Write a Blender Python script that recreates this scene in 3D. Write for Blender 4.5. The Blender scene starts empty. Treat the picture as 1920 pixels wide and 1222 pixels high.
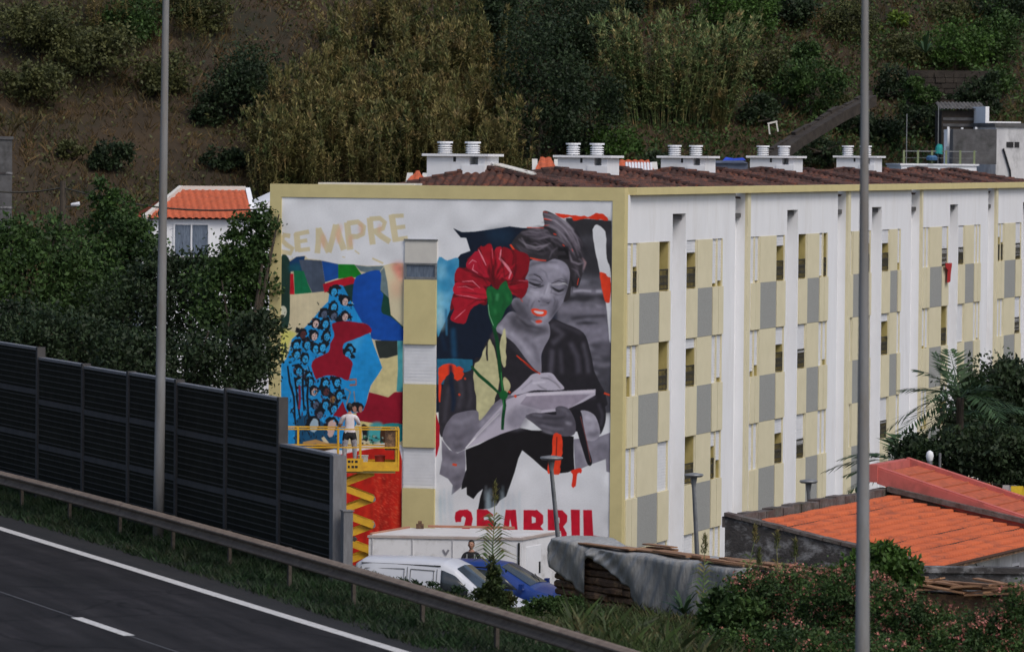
import bpy, bmesh, math, random
import numpy as np
from mathutils import Vector, Matrix
random.seed(7); RNG = np.random.default_rng(7)
SC = bpy.context.scene
COL = SC.collection
R = math.radians

# ------------------------------------------------------------------ camera, light, exposure
FPX = 9000.0                                   # focal length in pixels of the 1920 px wide photograph
PITCH = math.atan(321 / FPX); ROLL = 0.009
EYE = Vector((0, 0, 8.0))
_r0 = Vector((1, 0, 0)); _f = Vector((0, math.cos(PITCH), -math.sin(PITCH))); _u0 = _r0.cross(_f)
_r = _r0 * math.cos(ROLL) + _u0 * math.sin(ROLL)
_u = _u0 * math.cos(ROLL) - _r0 * math.sin(ROLL)
cd = bpy.data.cameras.new('camera'); cam = bpy.data.objects.new('camera', cd); COL.objects.link(cam)
cd.sensor_width = 36; cd.lens = 36 * FPX / 1920; cd.clip_start = 1; cd.clip_end = 3000
cam.matrix_world = Matrix(((_r.x, _u.x, -_f.x, EYE.x), (_r.y, _u.y, -_f.y, EYE.y), (_r.z, _u.z, -_f.z, EYE.z), (0, 0, 0, 1)))
SC.camera = cam
cd.dof.use_dof = True; cd.dof.focus_distance = 132.0; cd.dof.aperture_fstop = 3.2
SUN_EL, SUN_AZ = R(50), R(143)                 # azimuth measured clockwise from +Y: behind the camera, to the right
w = bpy.data.worlds.new('World'); SC.world = w; w.use_nodes = True
wt = w.node_tree; bg = wt.nodes['Background']; bg.inputs['Strength'].default_value = 0.095
sk = wt.nodes.new('ShaderNodeTexSky'); sk.sky_type = 'NISHITA'; sk.sun_disc = False
sk.sun_elevation = SUN_EL; sk.sun_rotation = SUN_AZ; sk.air_density = 1.0; sk.dust_density = 3.0; sk.ozone_density = 1.0
wt.links.new(sk.outputs[0], bg.inputs['Color'])
sl = bpy.data.lights.new('sun', 'SUN'); sl.energy = 1.05; sl.angle = R(24); sl.color = (1.0, .95, .88)
so = bpy.data.objects.new('sun', sl); COL.objects.link(so)
_sd = Vector((math.sin(SUN_AZ) * math.cos(SUN_EL), math.cos(SUN_AZ) * math.cos(SUN_EL), math.sin(SUN_EL)))
so.rotation_euler = _sd.to_track_quat('Z', 'Y').to_euler()
SC.view_settings.view_transform = 'Standard'; SC.view_settings.look = 'None'
SC.view_settings.exposure = 0.56; SC.view_settings.gamma = 1.0; SC.view_settings.use_curve_mapping = False
SC.cycles.max_bounces = 5; SC.cycles.diffuse_bounces = 3; SC.cycles.glossy_bounces = 2
SC.cycles.use_denoising = True
try: SC.cycles.denoiser = 'OPENIMAGEDENOISE'
except Exception: pass

# ------------------------------------------------------------------ measuring helpers
def ray(px, py): return _r * ((px - 960) / FPX) + _u * ((611 - py) / FPX) + _f
def atY(px, py, Y):
    d = ray(px, py); return EYE + d * (Y / d.y)
def atZ(px, py, z):
    d = ray(px, py); return EYE + d * ((z - EYE.z) / d.z)
def sstep(a, b, x):
    t = np.clip((x - a) / (b - a), 0, 1); return t * t * (3 - 2 * t)

# ------------------------------------------------------------------ mesh helpers
def link(name, me, mats=None, parent=None, smooth=False):
    o = bpy.data.objects.new(name, me); COL.objects.link(o)
    if mats is not None:
        for m in (mats if isinstance(mats, (list, tuple)) else [mats]): me.materials.append(m)
    if parent is not None: o.parent = parent
    if smooth: me.polygons.foreach_set('use_smooth', [True] * len(me.polygons))
    return o
def tag(o, label=None, cat=None, group=None, kind=None):
    if label: o['label'] = label
    if cat: o['category'] = cat
    if group: o['group'] = group
    if kind: o['kind'] = kind
    return o
def empty(name, loc, rz=0, label=None, cat=None, group=None):
    o = bpy.data.objects.new(name, None); COL.objects.link(o); o.empty_display_size = .3
    o.location = loc; o.rotation_euler = (0, 0, rz); return tag(o, label, cat, group)
def copy_tree(o, parent=None):
    c = o.copy(); COL.objects.link(c); c.parent = parent
    for ch in [x for x in bpy.data.objects if x.parent == o]: copy_tree(ch, c)
    return c
def npmesh(name, V, F):
    """V (n,3), F (m,k) equal-sided faces"""
    V = np.asarray(V, dtype=np.float32); F = np.asarray(F, dtype=np.int32)
    me = bpy.data.meshes.new(name); k = F.shape[1]
    me.vertices.add(len(V)); me.vertices.foreach_set('co', V.ravel())
    me.loops.add(F.size); me.loops.foreach_set('vertex_index', F.ravel())
    me.polygons.add(len(F)); me.polygons.foreach_set('loop_start', np.arange(0, F.size, k, dtype=np.int32))
    me.polygons.foreach_set('loop_total', np.full(len(F), k, dtype=np.int32))
    me.update(calc_edges=True); return me
class MB:
    def __init__(s): s.v = []; s.f = []; s.m = []
    def add(s, vs, fs, mi=0):
        b = len(s.v); s.v += [tuple(v) for v in vs]; s.f += [tuple(b + i for i in f) for f in fs]; s.m += [mi] * len(fs); return s
    def box(s, x0, x1, y0, y1, z0, z1, mi=0, M=None):
        vs = [Vector((x, y, z)) for z in (z0, z1) for y in (y0, y1) for x in (x0, x1)]
        if M is not None: vs = [M @ v for v in vs]
        return s.add(vs, [(0, 2, 3, 1), (4, 5, 7, 6), (0, 1, 5, 4), (2, 6, 7, 3), (0, 4, 6, 2), (1, 3, 7, 5)], mi)
    def bar(s, a, b, w, h=None, mi=0):
        a = Vector(a); b = Vector(b); d = (b - a); L = d.length
        M = Matrix.Translation(a) @ d.to_track_quat('X', 'Z').to_matrix().to_4x4(); h = h or w
        return s.box(0, L, -w / 2, w / 2, -h / 2, h / 2, mi, M)
    def tube(s, pts, rad, n=8, mi=0, caps=True):
        pts = [Vector(p) for p in pts]; k = len(pts)
        if not hasattr(rad, '__len__'): rad = [rad] * k
        vs = []
        for i, p in enumerate(pts):
            d = (pts[min(i + 1, k - 1)] - pts[max(i - 1, 0)]).normalized(); q = d.to_track_quat('Z', 'Y')
            for j in range(n):
                a = 2 * math.pi * j / n; vs.append(p + q @ Vector((math.cos(a) * rad[i], math.sin(a) * rad[i], 0)))
        fs = [(i * n + j, i * n + (j + 1) % n, (i + 1) * n + (j + 1) % n, (i + 1) * n + j) for i in range(k - 1) for j in range(n)]
        if caps: fs += [tuple(range(n - 1, -1, -1)), tuple((k - 1) * n + j for j in range(n))]
        return s.add(vs, fs, mi)
    def prism(s, poly, d, mi=0, M=None):
        """poly: list of 3D points (planar), d: extrusion vector"""
        n = len(poly); vs = [Vector(p) for p in poly] + [Vector(p) + Vector(d) for p in poly]
        if M is not None: vs = [M @ v for v in vs]
        return s.add(vs, [tuple(range(n - 1, -1, -1)), tuple(range(n, 2 * n))] + [(i, (i + 1) % n, n + (i + 1) % n, n + i) for i in range(n)], mi)
    def build(s, name, mats, parent=None, smooth=False, bevel=0):
        me = bpy.data.meshes.new(name); me.from_pydata(s.v, [], s.f); me.update()
        if bevel or True:
            bm = bmesh.new(); bm.from_mesh(me); bmesh.ops.recalc_face_normals(bm, faces=bm.faces)
            if bevel: bmesh.ops.bevel(bm, geom=[e for e in bm.edges if len(e.link_faces) == 2 and e.calc_face_angle(0) > .6], offset=bevel, segments=1, affect='EDGES')
            if not bevel: pass
            bm.to_mesh(me); bm.free()
        if not bevel: me.polygons.foreach_set('material_index', s.m)
        o = link(name, me, mats, parent)
        if smooth:
            me.polygons.foreach_set('use_smooth', [True] * len(me.polygons))
        return o

# ------------------------------------------------------------------ materials
def lin(h):
    h = h.lstrip('#'); c = [int(h[i:i + 2], 16) / 255 for i in (0, 2, 4)]
    return tuple(x / 12.92 if x <= .04045 else ((x + .055) / 1.055) ** 2.4 for x in c)
KPAINT = 0.70                                   # what a white wall keeps of its reflectance in this light
def alb(h): return (.75, .76, .79) if h == '#bcbec9' else tuple(min(.85, x / KPAINT) for x in lin(h))
def pm(name, c1, c2=None, scale=4, rough=.8, bump=0, bscale=40, metal=0, c3=None, s3=.7, stretch=None, island=0, spec=.4, trans=0, coords='Object'):
    m = bpy.data.materials.new(name); m.use_nodes = True; nt = m.node_tree; b = nt.nodes['Principled BSDF']
    b.inputs['Roughness'].default_value = rough; b.inputs['Metallic'].default_value = metal
    b.inputs['Specular IOR Level'].default_value = spec
    c2 = c2 or tuple(x * .82 for x in c1)
    tc = nt.nodes.new('ShaderNodeTexCoord'); mp = nt.nodes.new('ShaderNodeMapping')
    nt.links.new(tc.outputs[coords], mp.inputs['Vector'])
    if stretch: mp.inputs['Scale'].default_value = stretch
    n = nt.nodes.new('ShaderNodeTexNoise'); n.inputs['Scale'].default_value = scale; n.inputs['Detail'].default_value = 6; n.inputs['Roughness'].default_value = .65
    nt.links.new(mp.outputs[0], n.inputs['Vector'])
    cr = nt.nodes.new('ShaderNodeValToRGB'); cr.color_ramp.elements[0].position = .36; cr.color_ramp.elements[1].position = .64
    cr.color_ramp.elements[0].color = (*c2, 1); cr.color_ramp.elements[1].color = (*c1, 1)
    nt.links.new(n.outputs['Fac'], cr.inputs[0]); out = cr.outputs[0]
    if c3:
        n2 = nt.nodes.new('ShaderNodeTexNoise'); n2.inputs['Scale'].default_value = scale * s3; n2.inputs['Detail'].default_value = 8; n2.inputs['Roughness'].default_value = .7
        nt.links.new(mp.outputs[0], n2.inputs['Vector'])
        r2 = nt.nodes.new('ShaderNodeValToRGB'); r2.color_ramp.elements[0].position = .5; r2.color_ramp.elements[1].position = .68
        nt.links.new(n2.outputs['Fac'], r2.inputs[0])
        mx = nt.nodes.new('ShaderNodeMix'); mx.data_type = 'RGBA'; nt.links.new(r2.outputs[0], mx.inputs[0])
        nt.links.new(out, mx.inputs[6]); mx.inputs[7].default_value = (*c3, 1); out = mx.outputs[2]
    if island:
        g = nt.nodes.new('ShaderNodeNewGeometry'); mr = nt.nodes.new('ShaderNodeMapRange')
        mr.inputs[3].default_value = 1 - island; mr.inputs[4].default_value = 1 + island
        nt.links.new(g.outputs['Random Per Island'], mr.inputs[0])
        mx = nt.nodes.new('ShaderNodeMix'); mx.data_type = 'RGBA'; mx.blend_type = 'MULTIPLY'; mx.inputs[0].default_value = 1
        nt.links.new(out, mx.inputs[6]); nt.links.new(mr.outputs[0], mx.inputs[7]); out = mx.outputs[2]
    nt.links.new(out, b.inputs['Base Color'])
    if bump:
        nb = nt.nodes.new('ShaderNodeTexNoise'); nb.inputs['Scale'].default_value = bscale; nb.inputs['Detail'].default_value = 4
        nt.links.new(mp.outputs[0], nb.inputs['Vector']); bp = nt.nodes.new('ShaderNodeBump'); bp.inputs['Strength'].default_value = bump; bp.inputs['Distance'].default_value = .02
        nt.links.new(nb.outputs['Fac'], bp.inputs['Height']); nt.links.new(bp.outputs[0], b.inputs['Normal'])
    if trans:
        tr = nt.nodes.new('ShaderNodeBsdfTranslucent'); nt.links.new(out, tr.inputs['Color'])
        ms = nt.nodes.new('ShaderNodeMixShader'); ms.inputs[0].default_value = trans
        nt.links.new(b.outputs[0], ms.inputs[1]); nt.links.new(tr.outputs[0], ms.inputs[2]); nt.links.new(ms.outputs[0], nt.nodes['Material Output'].inputs['Surface'])
    return m
M = {}
M['white'] = pm('white_render', (.77, .78, .81), (.72, .73, .76), 1.2, .85, .15, 60, c3=(.68, .68, .69), s3=.8, stretch=(1.2, 1.2, .3))
M['whitedirty'] = pm('white_weathered', (.62, .62, .63), (.46, .46, .48), 1.6, .9, .3, 30, c3=(.30, .30, .31), s3=.9, stretch=(1, 1, .45))
M['shutter'] = pm('shutter_white', (.72, .73, .76), (.66, .67, .70), 3, .6)
M['yellow'] = pm('yellow_render', (.60, .52, .26), (.545, .47, .235), 1.5, .85, .15, 60)
M['yellowf'] = pm('yellow_facade', (.66, .605, .43), (.61, .56, .39), 1.2, .85, .15, 60)
M['grey'] = pm('grey_render', (.315, .325, .315), (.27, .275, .265), 22, .9, .5, 70)
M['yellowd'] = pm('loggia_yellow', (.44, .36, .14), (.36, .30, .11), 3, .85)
M['dark'] = pm('dark_void', (.015, .015, .018), (.01, .01, .012), 3, .5)
M['iron'] = pm('wrought_iron', (.05, .045, .03), (.03, .03, .025), 8, .5)
M['glass'] = pm('window_glass', (.04, .05, .06), (.02, .025, .03), 2, .12, spec=.4)
M['curtain'] = pm('curtain_glass', (.16, .20, .26), (.08, .10, .14), 12, .25, spec=.5, stretch=(3, 3, .3))
M['asphalt'] = pm('asphalt', (.0235, .0215, .0235), (.0165, .0155, .0165), 1.1, .95, .5, 60, spec=.15, c3=(.013, .0125, .013), s3=.25)
M['asphalt2'] = pm('asphalt_shoulder', (.0150, .0135, .0130), (.0115, .0105, .0102), 2.0, .9, .5, 60)
M['linepaint'] = pm('road_paint', (.56, .55, .54), (.47, .46, .45), 6, .8, .2, 60, c3=(.30, .29, .29), s3=1.6)
M['ground'] = pm('soil_grass', (.045, .050, .020), (.060, .042, .025), .8, .95, .6, 12, c3=(.03, .045, .015))
M['lot'] = pm('lot_gravel', (.16, .15, .13), (.11, .10, .09), 1.5, .95, .5, 30)
M['hill'] = pm('hill_soil', (.042, .027, .0135), (.024, .0165, .0085), .35, .95, .8, 6, c3=(.014, .016, .008), s3=.6)
M['steelrail'] = pm('galvanised_dull', (.20, .155, .120), (.15, .112, .085), 2.2, .8, .1, 30, metal=.0, c3=(.10, .065, .05), s3=2.5)
M['galv'] = pm('galvanised', (.20, .20, .215), (.145, .145, .155), 6, .5, .1, 40, metal=.3, stretch=(3, 3, .5))
M['polebase'] = pm('galvanised_pole', (.22, .225, .235), (.165, .16, .155), 2.5, .6, .1, 40, metal=0, stretch=(2, 2, .4), c3=(.14, .115, .09), s3=.5)
M['barrier'] = pm('barrier_panel', (.0275, .0270, .0215), (.0205, .0200, .0165), 3, .95, spec=.02)
M['barrierrib'] = pm('barrier_rib', (.062, .060, .056), (.048, .047, .044), 3, .8, spec=.1)
M['bandgrey'] = pm('barrier_band', (.072, .069, .069), (.056, .054, .055), 3, .8, spec=.1)
M['rooftile'] = pm('old_roof_tile', (.080, .036, .028), (.036, .022, .021), 3.5, .9, .4, 30, c3=(.17, .055, .03), s3=1.2, island=.35)
M['orangetile'] = pm('orange_tile', (.50, .112, .038), (.41, .088, .031), 1.2, .85, .3, 40, c3=(.24, .065, .035), s3=1.4, island=.12)
M['orangetile2'] = pm('orange_tile_house', (.46, .10, .042), (.31, .072, .033), 5, .8, .2, 40, island=.25)
M['tilejoint'] = pm('tile_joint', (.10, .05, .035), (.06, .035, .028), 12, .9)
M['pink'] = pm('pink_trim', (.52, .13, .11), (.42, .10, .085), 1.5, .85, c3=(.33, .09, .075), s3=1.5)
M['yellowpaint'] = pm('lift_yellow', (.66, .38, .02), (.52, .28, .02), 5, .5)
M['lampgrey'] = pm('lamp_grey', (.22, .23, .24), (.15, .155, .16), 6, .5, metal=.2)
M['railpost'] = pm('rail_post_rusty', (.07, .06, .05), (.045, .035, .028), 6, .8)
M['bark'] = pm('bark', (.075, .06, .045), (.045, .036, .028), 6, .95, .6, 20, stretch=(3, 3, .5))
M['concrete'] = pm('old_concrete', (.11, .11, .115), (.075, .073, .075), 2, .95, .4, 20, c3=(.05, .05, .05))
M['darkstone'] = pm('dark_stone', (.060, .055, .055), (.035, .033, .034), 3.5, .95, .8, 14, c3=(.26, .26, .27), s3=.6, stretch=(1, 1, 1.6))
M['tarp'] = pm('tarp_grey', (.33, .325, .31), (.22, .215, .205), 6, .38, 1.0, 9, c3=(.38, .375, .36), s3=2.2, stretch=(1.6, 1, .45))
M['wood'] = pm('old_wood', (.15, .085, .050), (.060, .036, .024), 5, .9, .6, 30, c3=(.34, .20, .10), s3=1.2)
M['plank'] = pm('sawn_plank', (.34, .19, .10), (.20, .105, .06), 5, .85, .3, 30, stretch=(.4, 3, 3), c3=(.12, .07, .045))
M['carblue'] = pm('car_paint_blue', (.010, .036, .19), (.009, .033, .17), 2, .28, spec=.6)
M['carwhite'] = pm('car_paint_white', (.50, .52, .57), (.47, .49, .54), 2, .35, spec=.4)
M['rubber'] = pm('rubber', (.02, .02, .02), (.015, .015, .015), 5, .85)
M['rim'] = pm('wheel_rim', (.35, .35, .37), (.28, .28, .3), 5, .35, metal=.6)
M['lampglass'] = pm('headlight_glass', (.55, .57, .6), (.45, .47, .5), 5, .12)
M['skin'] = pm('skin', (.36, .19, .13), (.32, .165, .11), 8, .6)
M['hair'] = pm('hair', (.014, .011, .01), (.01, .008, .008), 20, .6)
M['blackcloth'] = pm('black_cloth', (.02, .021, .024), (.012, .012, .014), 12, .9)
M['whitecloth'] = pm('white_cloth', (.62, .58, .60), (.52, .47, .49), 9, .9)
M['paleblue'] = pm('pale_trousers', (.40, .40, .45), (.26, .26, .30), 12, .9)
M['greycloth'] = pm('grey_cloth', (.25, .27, .27), (.19, .2, .2), 12, .9)
# foliage
def leafm(n, a, b, c=None, sc=1.1, isl=.45): return pm(n, a, b, sc, .6, c3=c, s3=1.9, island=isl, trans=.22, spec=.25, coords='Object')
M['leafmid'] = leafm('leaf_mid_green', (.056, .105, .024), (.022, .046, .014))
M['leafdark'] = leafm('leaf_dark_green', (.031, .052, .020), (.014, .025, .012))
M['leafbright'] = leafm('leaf_bright_green', (.055, .115, .018), (.035, .07, .015))
M['leafolive'] = leafm('leaf_olive', (.100, .104, .036), (.042, .052, .019))
M['leaflime'] = leafm('leaf_lime', (.12, .17, .02), (.07, .12, .02))
M['cane'] = leafm('cane_leaf', (.195, .165, .060), (.046, .070, .021), (.28, .190, .085), .8, .55)
M['canegreen'] = leafm('cane_leaf_green', (.18, .215, .085), (.075, .135, .048), (.42, .28, .13), 1.2, .5)
M['drygrass'] = leafm('dry_grass', (.125, .078, .030), (.060, .040, .017), (.056, .064, .018), .3, .5)
def road_wear(m):
    nt = m.node_tree; b = nt.nodes['Principled BSDF']; src = b.inputs['Base Color'].links[0].from_socket
    tc = nt.nodes.new('ShaderNodeTexCoord'); mp = nt.nodes.new('ShaderNodeMapping'); mp.inputs['Rotation'].default_value = (0, 0, R(-18.7)); nt.links.new(tc.outputs['Object'], mp.inputs[0])
    wv = nt.nodes.new('ShaderNodeTexWave'); wv.bands_direction = 'X'; wv.inputs['Scale'].default_value = .28; wv.inputs['Distortion'].default_value = 1.2; wv.inputs['Detail'].default_value = 3; wv.inputs['Detail Scale'].default_value = .6
    nt.links.new(mp.outputs[0], wv.inputs[0]); st = nt.nodes.new('ShaderNodeMapping'); st.inputs['Scale'].default_value = (3.0, .25, 1); nt.links.new(mp.outputs[0], st.inputs[0])
    nz = nt.nodes.new('ShaderNodeTexNoise'); nz.inputs['Scale'].default_value = 1.5; nz.inputs['Detail'].default_value = 8; nt.links.new(st.outputs[0], nz.inputs[0])
    a = nt.nodes.new('ShaderNodeMapRange'); a.inputs[3].default_value = .80; a.inputs[4].default_value = 1.12; nt.links.new(wv.outputs['Fac'], a.inputs[0])
    c = nt.nodes.new('ShaderNodeMapRange'); c.inputs[1].default_value = .3; c.inputs[2].default_value = .7; c.inputs[3].default_value = .72; c.inputs[4].default_value = 1.3; nt.links.new(nz.outputs['Fac'], c.inputs[0])
    vo = nt.nodes.new('ShaderNodeTexVoronoi'); vo.feature = 'DISTANCE_TO_EDGE'; vo.inputs['Scale'].default_value = .33
    n3 = nt.nodes.new('ShaderNodeTexNoise'); n3.inputs['Scale'].default_value = 1.3; n3.inputs['Detail'].default_value = 6; nt.links.new(tc.outputs['Object'], n3.inputs[0])
    mxv = nt.nodes.new('ShaderNodeMix'); mxv.data_type = 'RGBA'; mxv.inputs[0].default_value = .35; nt.links.new(tc.outputs['Object'], mxv.inputs[6]); nt.links.new(n3.outputs['Color'], mxv.inputs[7]); nt.links.new(mxv.outputs[2], vo.inputs[0])
    ck = nt.nodes.new('ShaderNodeMapRange'); ck.inputs[1].default_value = .004; ck.inputs[2].default_value = .012; ck.inputs[3].default_value = .55; ck.inputs[4].default_value = 1; nt.links.new(vo.outputs['Distance'], ck.inputs[0])
    prev = src
    for s in (a, c, ck):
        mx = nt.nodes.new('ShaderNodeMix'); mx.data_type = 'RGBA'; mx.blend_type = 'MULTIPLY'; mx.inputs[0].default_value = 1; nt.links.new(prev, mx.inputs[6]); nt.links.new(s.outputs[0], mx.inputs[7]); prev = mx.outputs[2]
    nt.links.new(prev, b.inputs['Base Color'])
road_wear(M['asphalt']); road_wear(M['asphalt2'])
M['grass'] = leafm('bank_grass', (.045, .075, .020), (.024, .036, .014), (.11, .080, .036), .8, .5)
M['grassdark'] = leafm('verge_grass', (.016, .040, .012), (.009, .022, .008), (.028, .030, .013), .6, .5)
M['palm'] = leafm('palm_leaf', (.045, .085, .035), (.025, .052, .022))
M['petal'] = leafm('pink_petal', (.50, .17, .15), (.40, .19, .12), (.55, .24, .24), 3, .35)
# ------------------------------------------------------------------ terrain
RAILN = np.array([.947, .321])
def dist_rail(X, Y): return RAILN[0] * (X - 1.87) + RAILN[1] * (Y - 70)
def wav(X, Y, s, ph=0):
    return (np.sin(X * s + ph) * np.cos(Y * s * 1.3 + ph * 2) + .5 * np.sin(X * s * 2.3 + Y * s * 1.7 + ph) + .25 * np.sin(X * s * 5.1 - Y * s * 4.3 + 2 * ph)) / 1.75
def hz(X, Y):
    X = np.asarray(X, float); Y = np.asarray(Y, float)
    d = dist_rail(X, Y)
    L = np.interp(Y, [40, 60, 90, 105, 117, 130], [-1.0, -1.2, -1.4, -1.9, -3.7, -4.4])
    z = L * sstep(1.7, 8, d) + .06 * wav(X, Y, 1.1) * sstep(2, 6, d)
    z = np.where(d < 1.5, -.02, z)
    yb = 174 + np.clip(.5 * (X + 12), -14, 20)
    h = .46 * np.clip(Y - yb, 0, 75) + .30 * np.clip(Y - yb - 75, 0, 150)
    k = sstep(0, 25, h)
    h = h + k * (1.0 * wav(X, Y, .16, 1.3) + .45 * wav(X, Y, .45, .4) + .15 * wav(X, Y, 1.2, 2.))
    far = np.where(d < 0, sstep(135, 160, Y), 1.0)
    return z + h * far
def hill_at(px, py, y0=150, y1=330):
    d = ray(px, py); Ys = np.arange(y0, y1, .25)
    X = d.x / d.y * Ys; Z = EYE.z + d.z / d.y * Ys
    k = np.nonzero(hz(X, Ys) >= Z)[0]
    Y = Ys[k[0]] if len(k) else y1
    return Vector((d.x / d.y * Y, Y, float(hz(d.x / d.y * Y, Y))))
def grid(name, xs, ys, mat, zf, keep=None, label=None):
    XX, YY = np.meshgrid(xs, ys); V = np.stack([XX, YY, zf(XX, YY)], -1).reshape(-1, 3)
    nx, ny = len(xs), len(ys); i = np.arange(nx * ny).reshape(ny, nx)
    F = np.stack([i[:-1, :-1], i[:-1, 1:], i[1:, 1:], i[1:, :-1]], -1).reshape(-1, 4)
    if keep is not None:
        c = V[F].mean(1); F = F[keep(c[:, 0], c[:, 1])]
    o = link(name, npmesh(name, V, F), mat, smooth=True); return tag(o, kind='structure')
xs = np.unique(np.concatenate([np.linspace(-900, -40, 14), np.arange(-40, 45, .7), np.linspace(45, 900, 14)]))
ysn = np.unique(np.concatenate([np.linspace(-60, 50, 8), np.arange(50, 150, .7)]))
ysf = np.unique(np.concatenate([np.arange(149.8, 262, .8), np.linspace(262, 1500, 12)]))
grid('ground', xs, ysn, M['ground'], hz)
grid('hillside', xs, ysf, M['hill'], hz)
# parking lot surface beside the painted wall
def lotkeep(x, y): return (dist_rail(x, y) > 8.2) & (x < 4.5 + (y - 112) * .33) & (y > 111.5) & (y < 150) & (x > -16)
grid('parking_lot', np.arange(-16, 12, .7), np.arange(110, 150, .7), M['lot'], lambda X, Y: hz(X, Y) + .03, lotkeep)

# ------------------------------------------------------------------ road
def line_pts(pxs, z=0): return [atZ(x, y, z) for x, y in pxs]
def ext(pts, a, b):
    p0, p1, q0, q1 = pts[0], pts[1], pts[-2], pts[-1]
    return [p0 + (p0 - p1).normalized() * a] + pts + [q1 + (q1 - q0).normalized() * b]
def offs(pts, d):
    out = []
    for i, p in enumerate(pts):
        t = (pts[min(i + 1, len(pts) - 1)] - pts[max(i - 1, 0)]); t.z = 0; t.normalize(); out.append(p + Vector((t.y, -t.x, 0)) * d)
    return out
edge_line = ext(line_pts([(0, 991), (224, 1059.5), (448, 1129), (752, 1222)]), 150, 90)
lane_line = offs(edge_line, 3.35)
tarmac_edge = ext(line_pts([(76, 960), (224, 1009), (448, 1074), (672, 1135), (860, 1188)]), 150, 90)
def ribbon(name, A, B, z, mat, parent=None):
    n = 60; V = []
    def rs(P, t):
        L = [0]
        for i in range(1, len(P)): L.append(L[-1] + (P[i] - P[i - 1]).length)
        s = t * L[-1]; i = max(j for j in range(len(L) - 1) if L[j] <= s + 1e-9); return P[i].lerp(P[i + 1], (s - L[i]) / (L[i + 1] - L[i]))
    for k in range(n + 1):
        a = rs(A, k / n); b = rs(B, k / n); V += [(a.x, a.y, z), (b.x, b.y, z)]
    F = [(2 * k, 2 * k + 1, 2 * k + 3, 2 * k + 2) for k in range(n)]
    me = bpy.data.meshes.new(name); me.from_pydata(V, [], F); me.update()
    bm = bmesh.new(); bm.from_mesh(me)
    bmesh.ops.recalc_face_normals(bm, faces=bm.faces)
    if sum(f.normal.z for f in bm.faces) < 0: bmesh.ops.reverse_faces(bm, faces=bm.faces)
    bm.to_mesh(me); bm.free()
    return link(name, me, mat, parent)
road_far = offs(edge_line, 14)
tag(ribbon('road', edge_line, road_far, .004, M['asphalt']), kind='structure')
tag(ribbon('road_shoulder', tarmac_edge, edge_line, .006, M['asphalt2']), kind='structure')
tag(ribbon('edge_marking', offs(edge_line, -.12), offs(edge_line, .12), .012, M['linepaint']), kind='structure')
# the one lane dash that lies in view, and its neighbours up and down the road
da, db = atZ(143, 1158, 0), atZ(243, 1192, 0); dd = (db - da); dn = Vector((dd.y, -dd.x, 0)).normalized() * .10
for k in (-3, -2, -1, 0, 1, 2):
    o = dd.normalized() * (k * 11.0)
    ribbon_pts = [da + o, db + o]
    tag(ribbon('lane_marking', [p - dn for p in ribbon_pts], [p + dn for p in ribbon_pts], .012, M['linepaint']), kind='structure')
seam0 = [da - dd.normalized() * 60, db + dd.normalized() * 40]
tag(ribbon('road_seam', [p - dn * .22 for p in seam0], [p + dn * .22 for p in seam0], .008, pm('seam_bitumen', (.075, .072, .075), (.05, .048, .05), 6, .7)), kind='structure')

# ------------------------------------------------------------------ crash barrier (W-beam)
rail_px = [(0, 881.6), (150, 921), (301, 961), (452, 1001), (556, 1031), (660, 1062), (767, 1089), (855, 1114), (942, 1143), (1074, 1182), (1200, 1222)]
rail = [atZ(x, y, .74) for x, y in rail_px]
# smooth the measured line with a quadratic
_Y = np.array([p.y for p in rail]); _X = np.array([p.x for p in rail]); _c = np.polyfit(_Y, _X, 2)
def rail_x(y):
    if y > 112: return np.polyval(_c, 112) + np.polyval(np.polyder(_c), 112) * (y - 112)
    if y < 68: return np.polyval(_c, 68) + np.polyval(np.polyder(_c), 68) * (y - 68)
    return np.polyval(_c, y)
gr = empty('guardrail', (rail_x(90), 90, 0), 0, 'dull steel crash barrier with a corrugated beam running along the road verge', 'guardrail')
prof = [(0, .31), (-.05, .30), (-.12, .262), (-.12, .235), (-.03, .195), (0, .155), (-.03, .115), (-.115, .075), (-.115, .048), (-.05, .01), (0, 0)]
post_me = None; base = Vector((rail_x(90), 90, 0))
def rail_frame(y):
    p = Vector((rail_x(y), y, 0)); t = Vector((rail_x(y + .5) - rail_x(y - .5), 1, 0)).normalized(); return p, t, Vector((t.y, -t.x, 0))   # n points away from the road
y = 58.0; k = 0
while y < 150:
    L = 4.0; a, ta, na = rail_frame(y); y2 = y + L * ta.y; b, tb, nb = rail_frame(y2)
    m = MB(); vs = []
    for p, n in ((a, na), (b, nb)):
        off = .006 if k % 2 else 0
        for (q, z) in prof: vs.append(p - base + n * (q - off) + Vector((0, 0, .43 + z)))
        for (q, z) in reversed(prof): vs.append(p - base + n * (q + .012 - off) + Vector((0, 0, .43 + z)))
    n_ = len(prof) * 2
    m.add(vs, [(i, (i + 1) % n_, n_ + (i + 1) % n_, n_ + i) for i in range(n_)] + [tuple(range(n_)), tuple(range(2 * n_ - 1, n_ - 1, -1))])
    m.build('beam', M['steelrail'], gr)
    for q in (0,):
        pp = a - base + na * .11
        pb = MB().box(-.05, .05, -.03, .03, -.9, .72).box(-.04, .04, -.12, -.03, .5, .66)
        po = pb.build('post', M['railpost'], gr) if post_me is None else link('post', post_me, None, gr)
        post_me = po.data; po.location = pp; po.rotation_euler = (0, 0, math.atan2(-na.x, na.y) + math.pi)
    y = y2; k += 1

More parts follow.
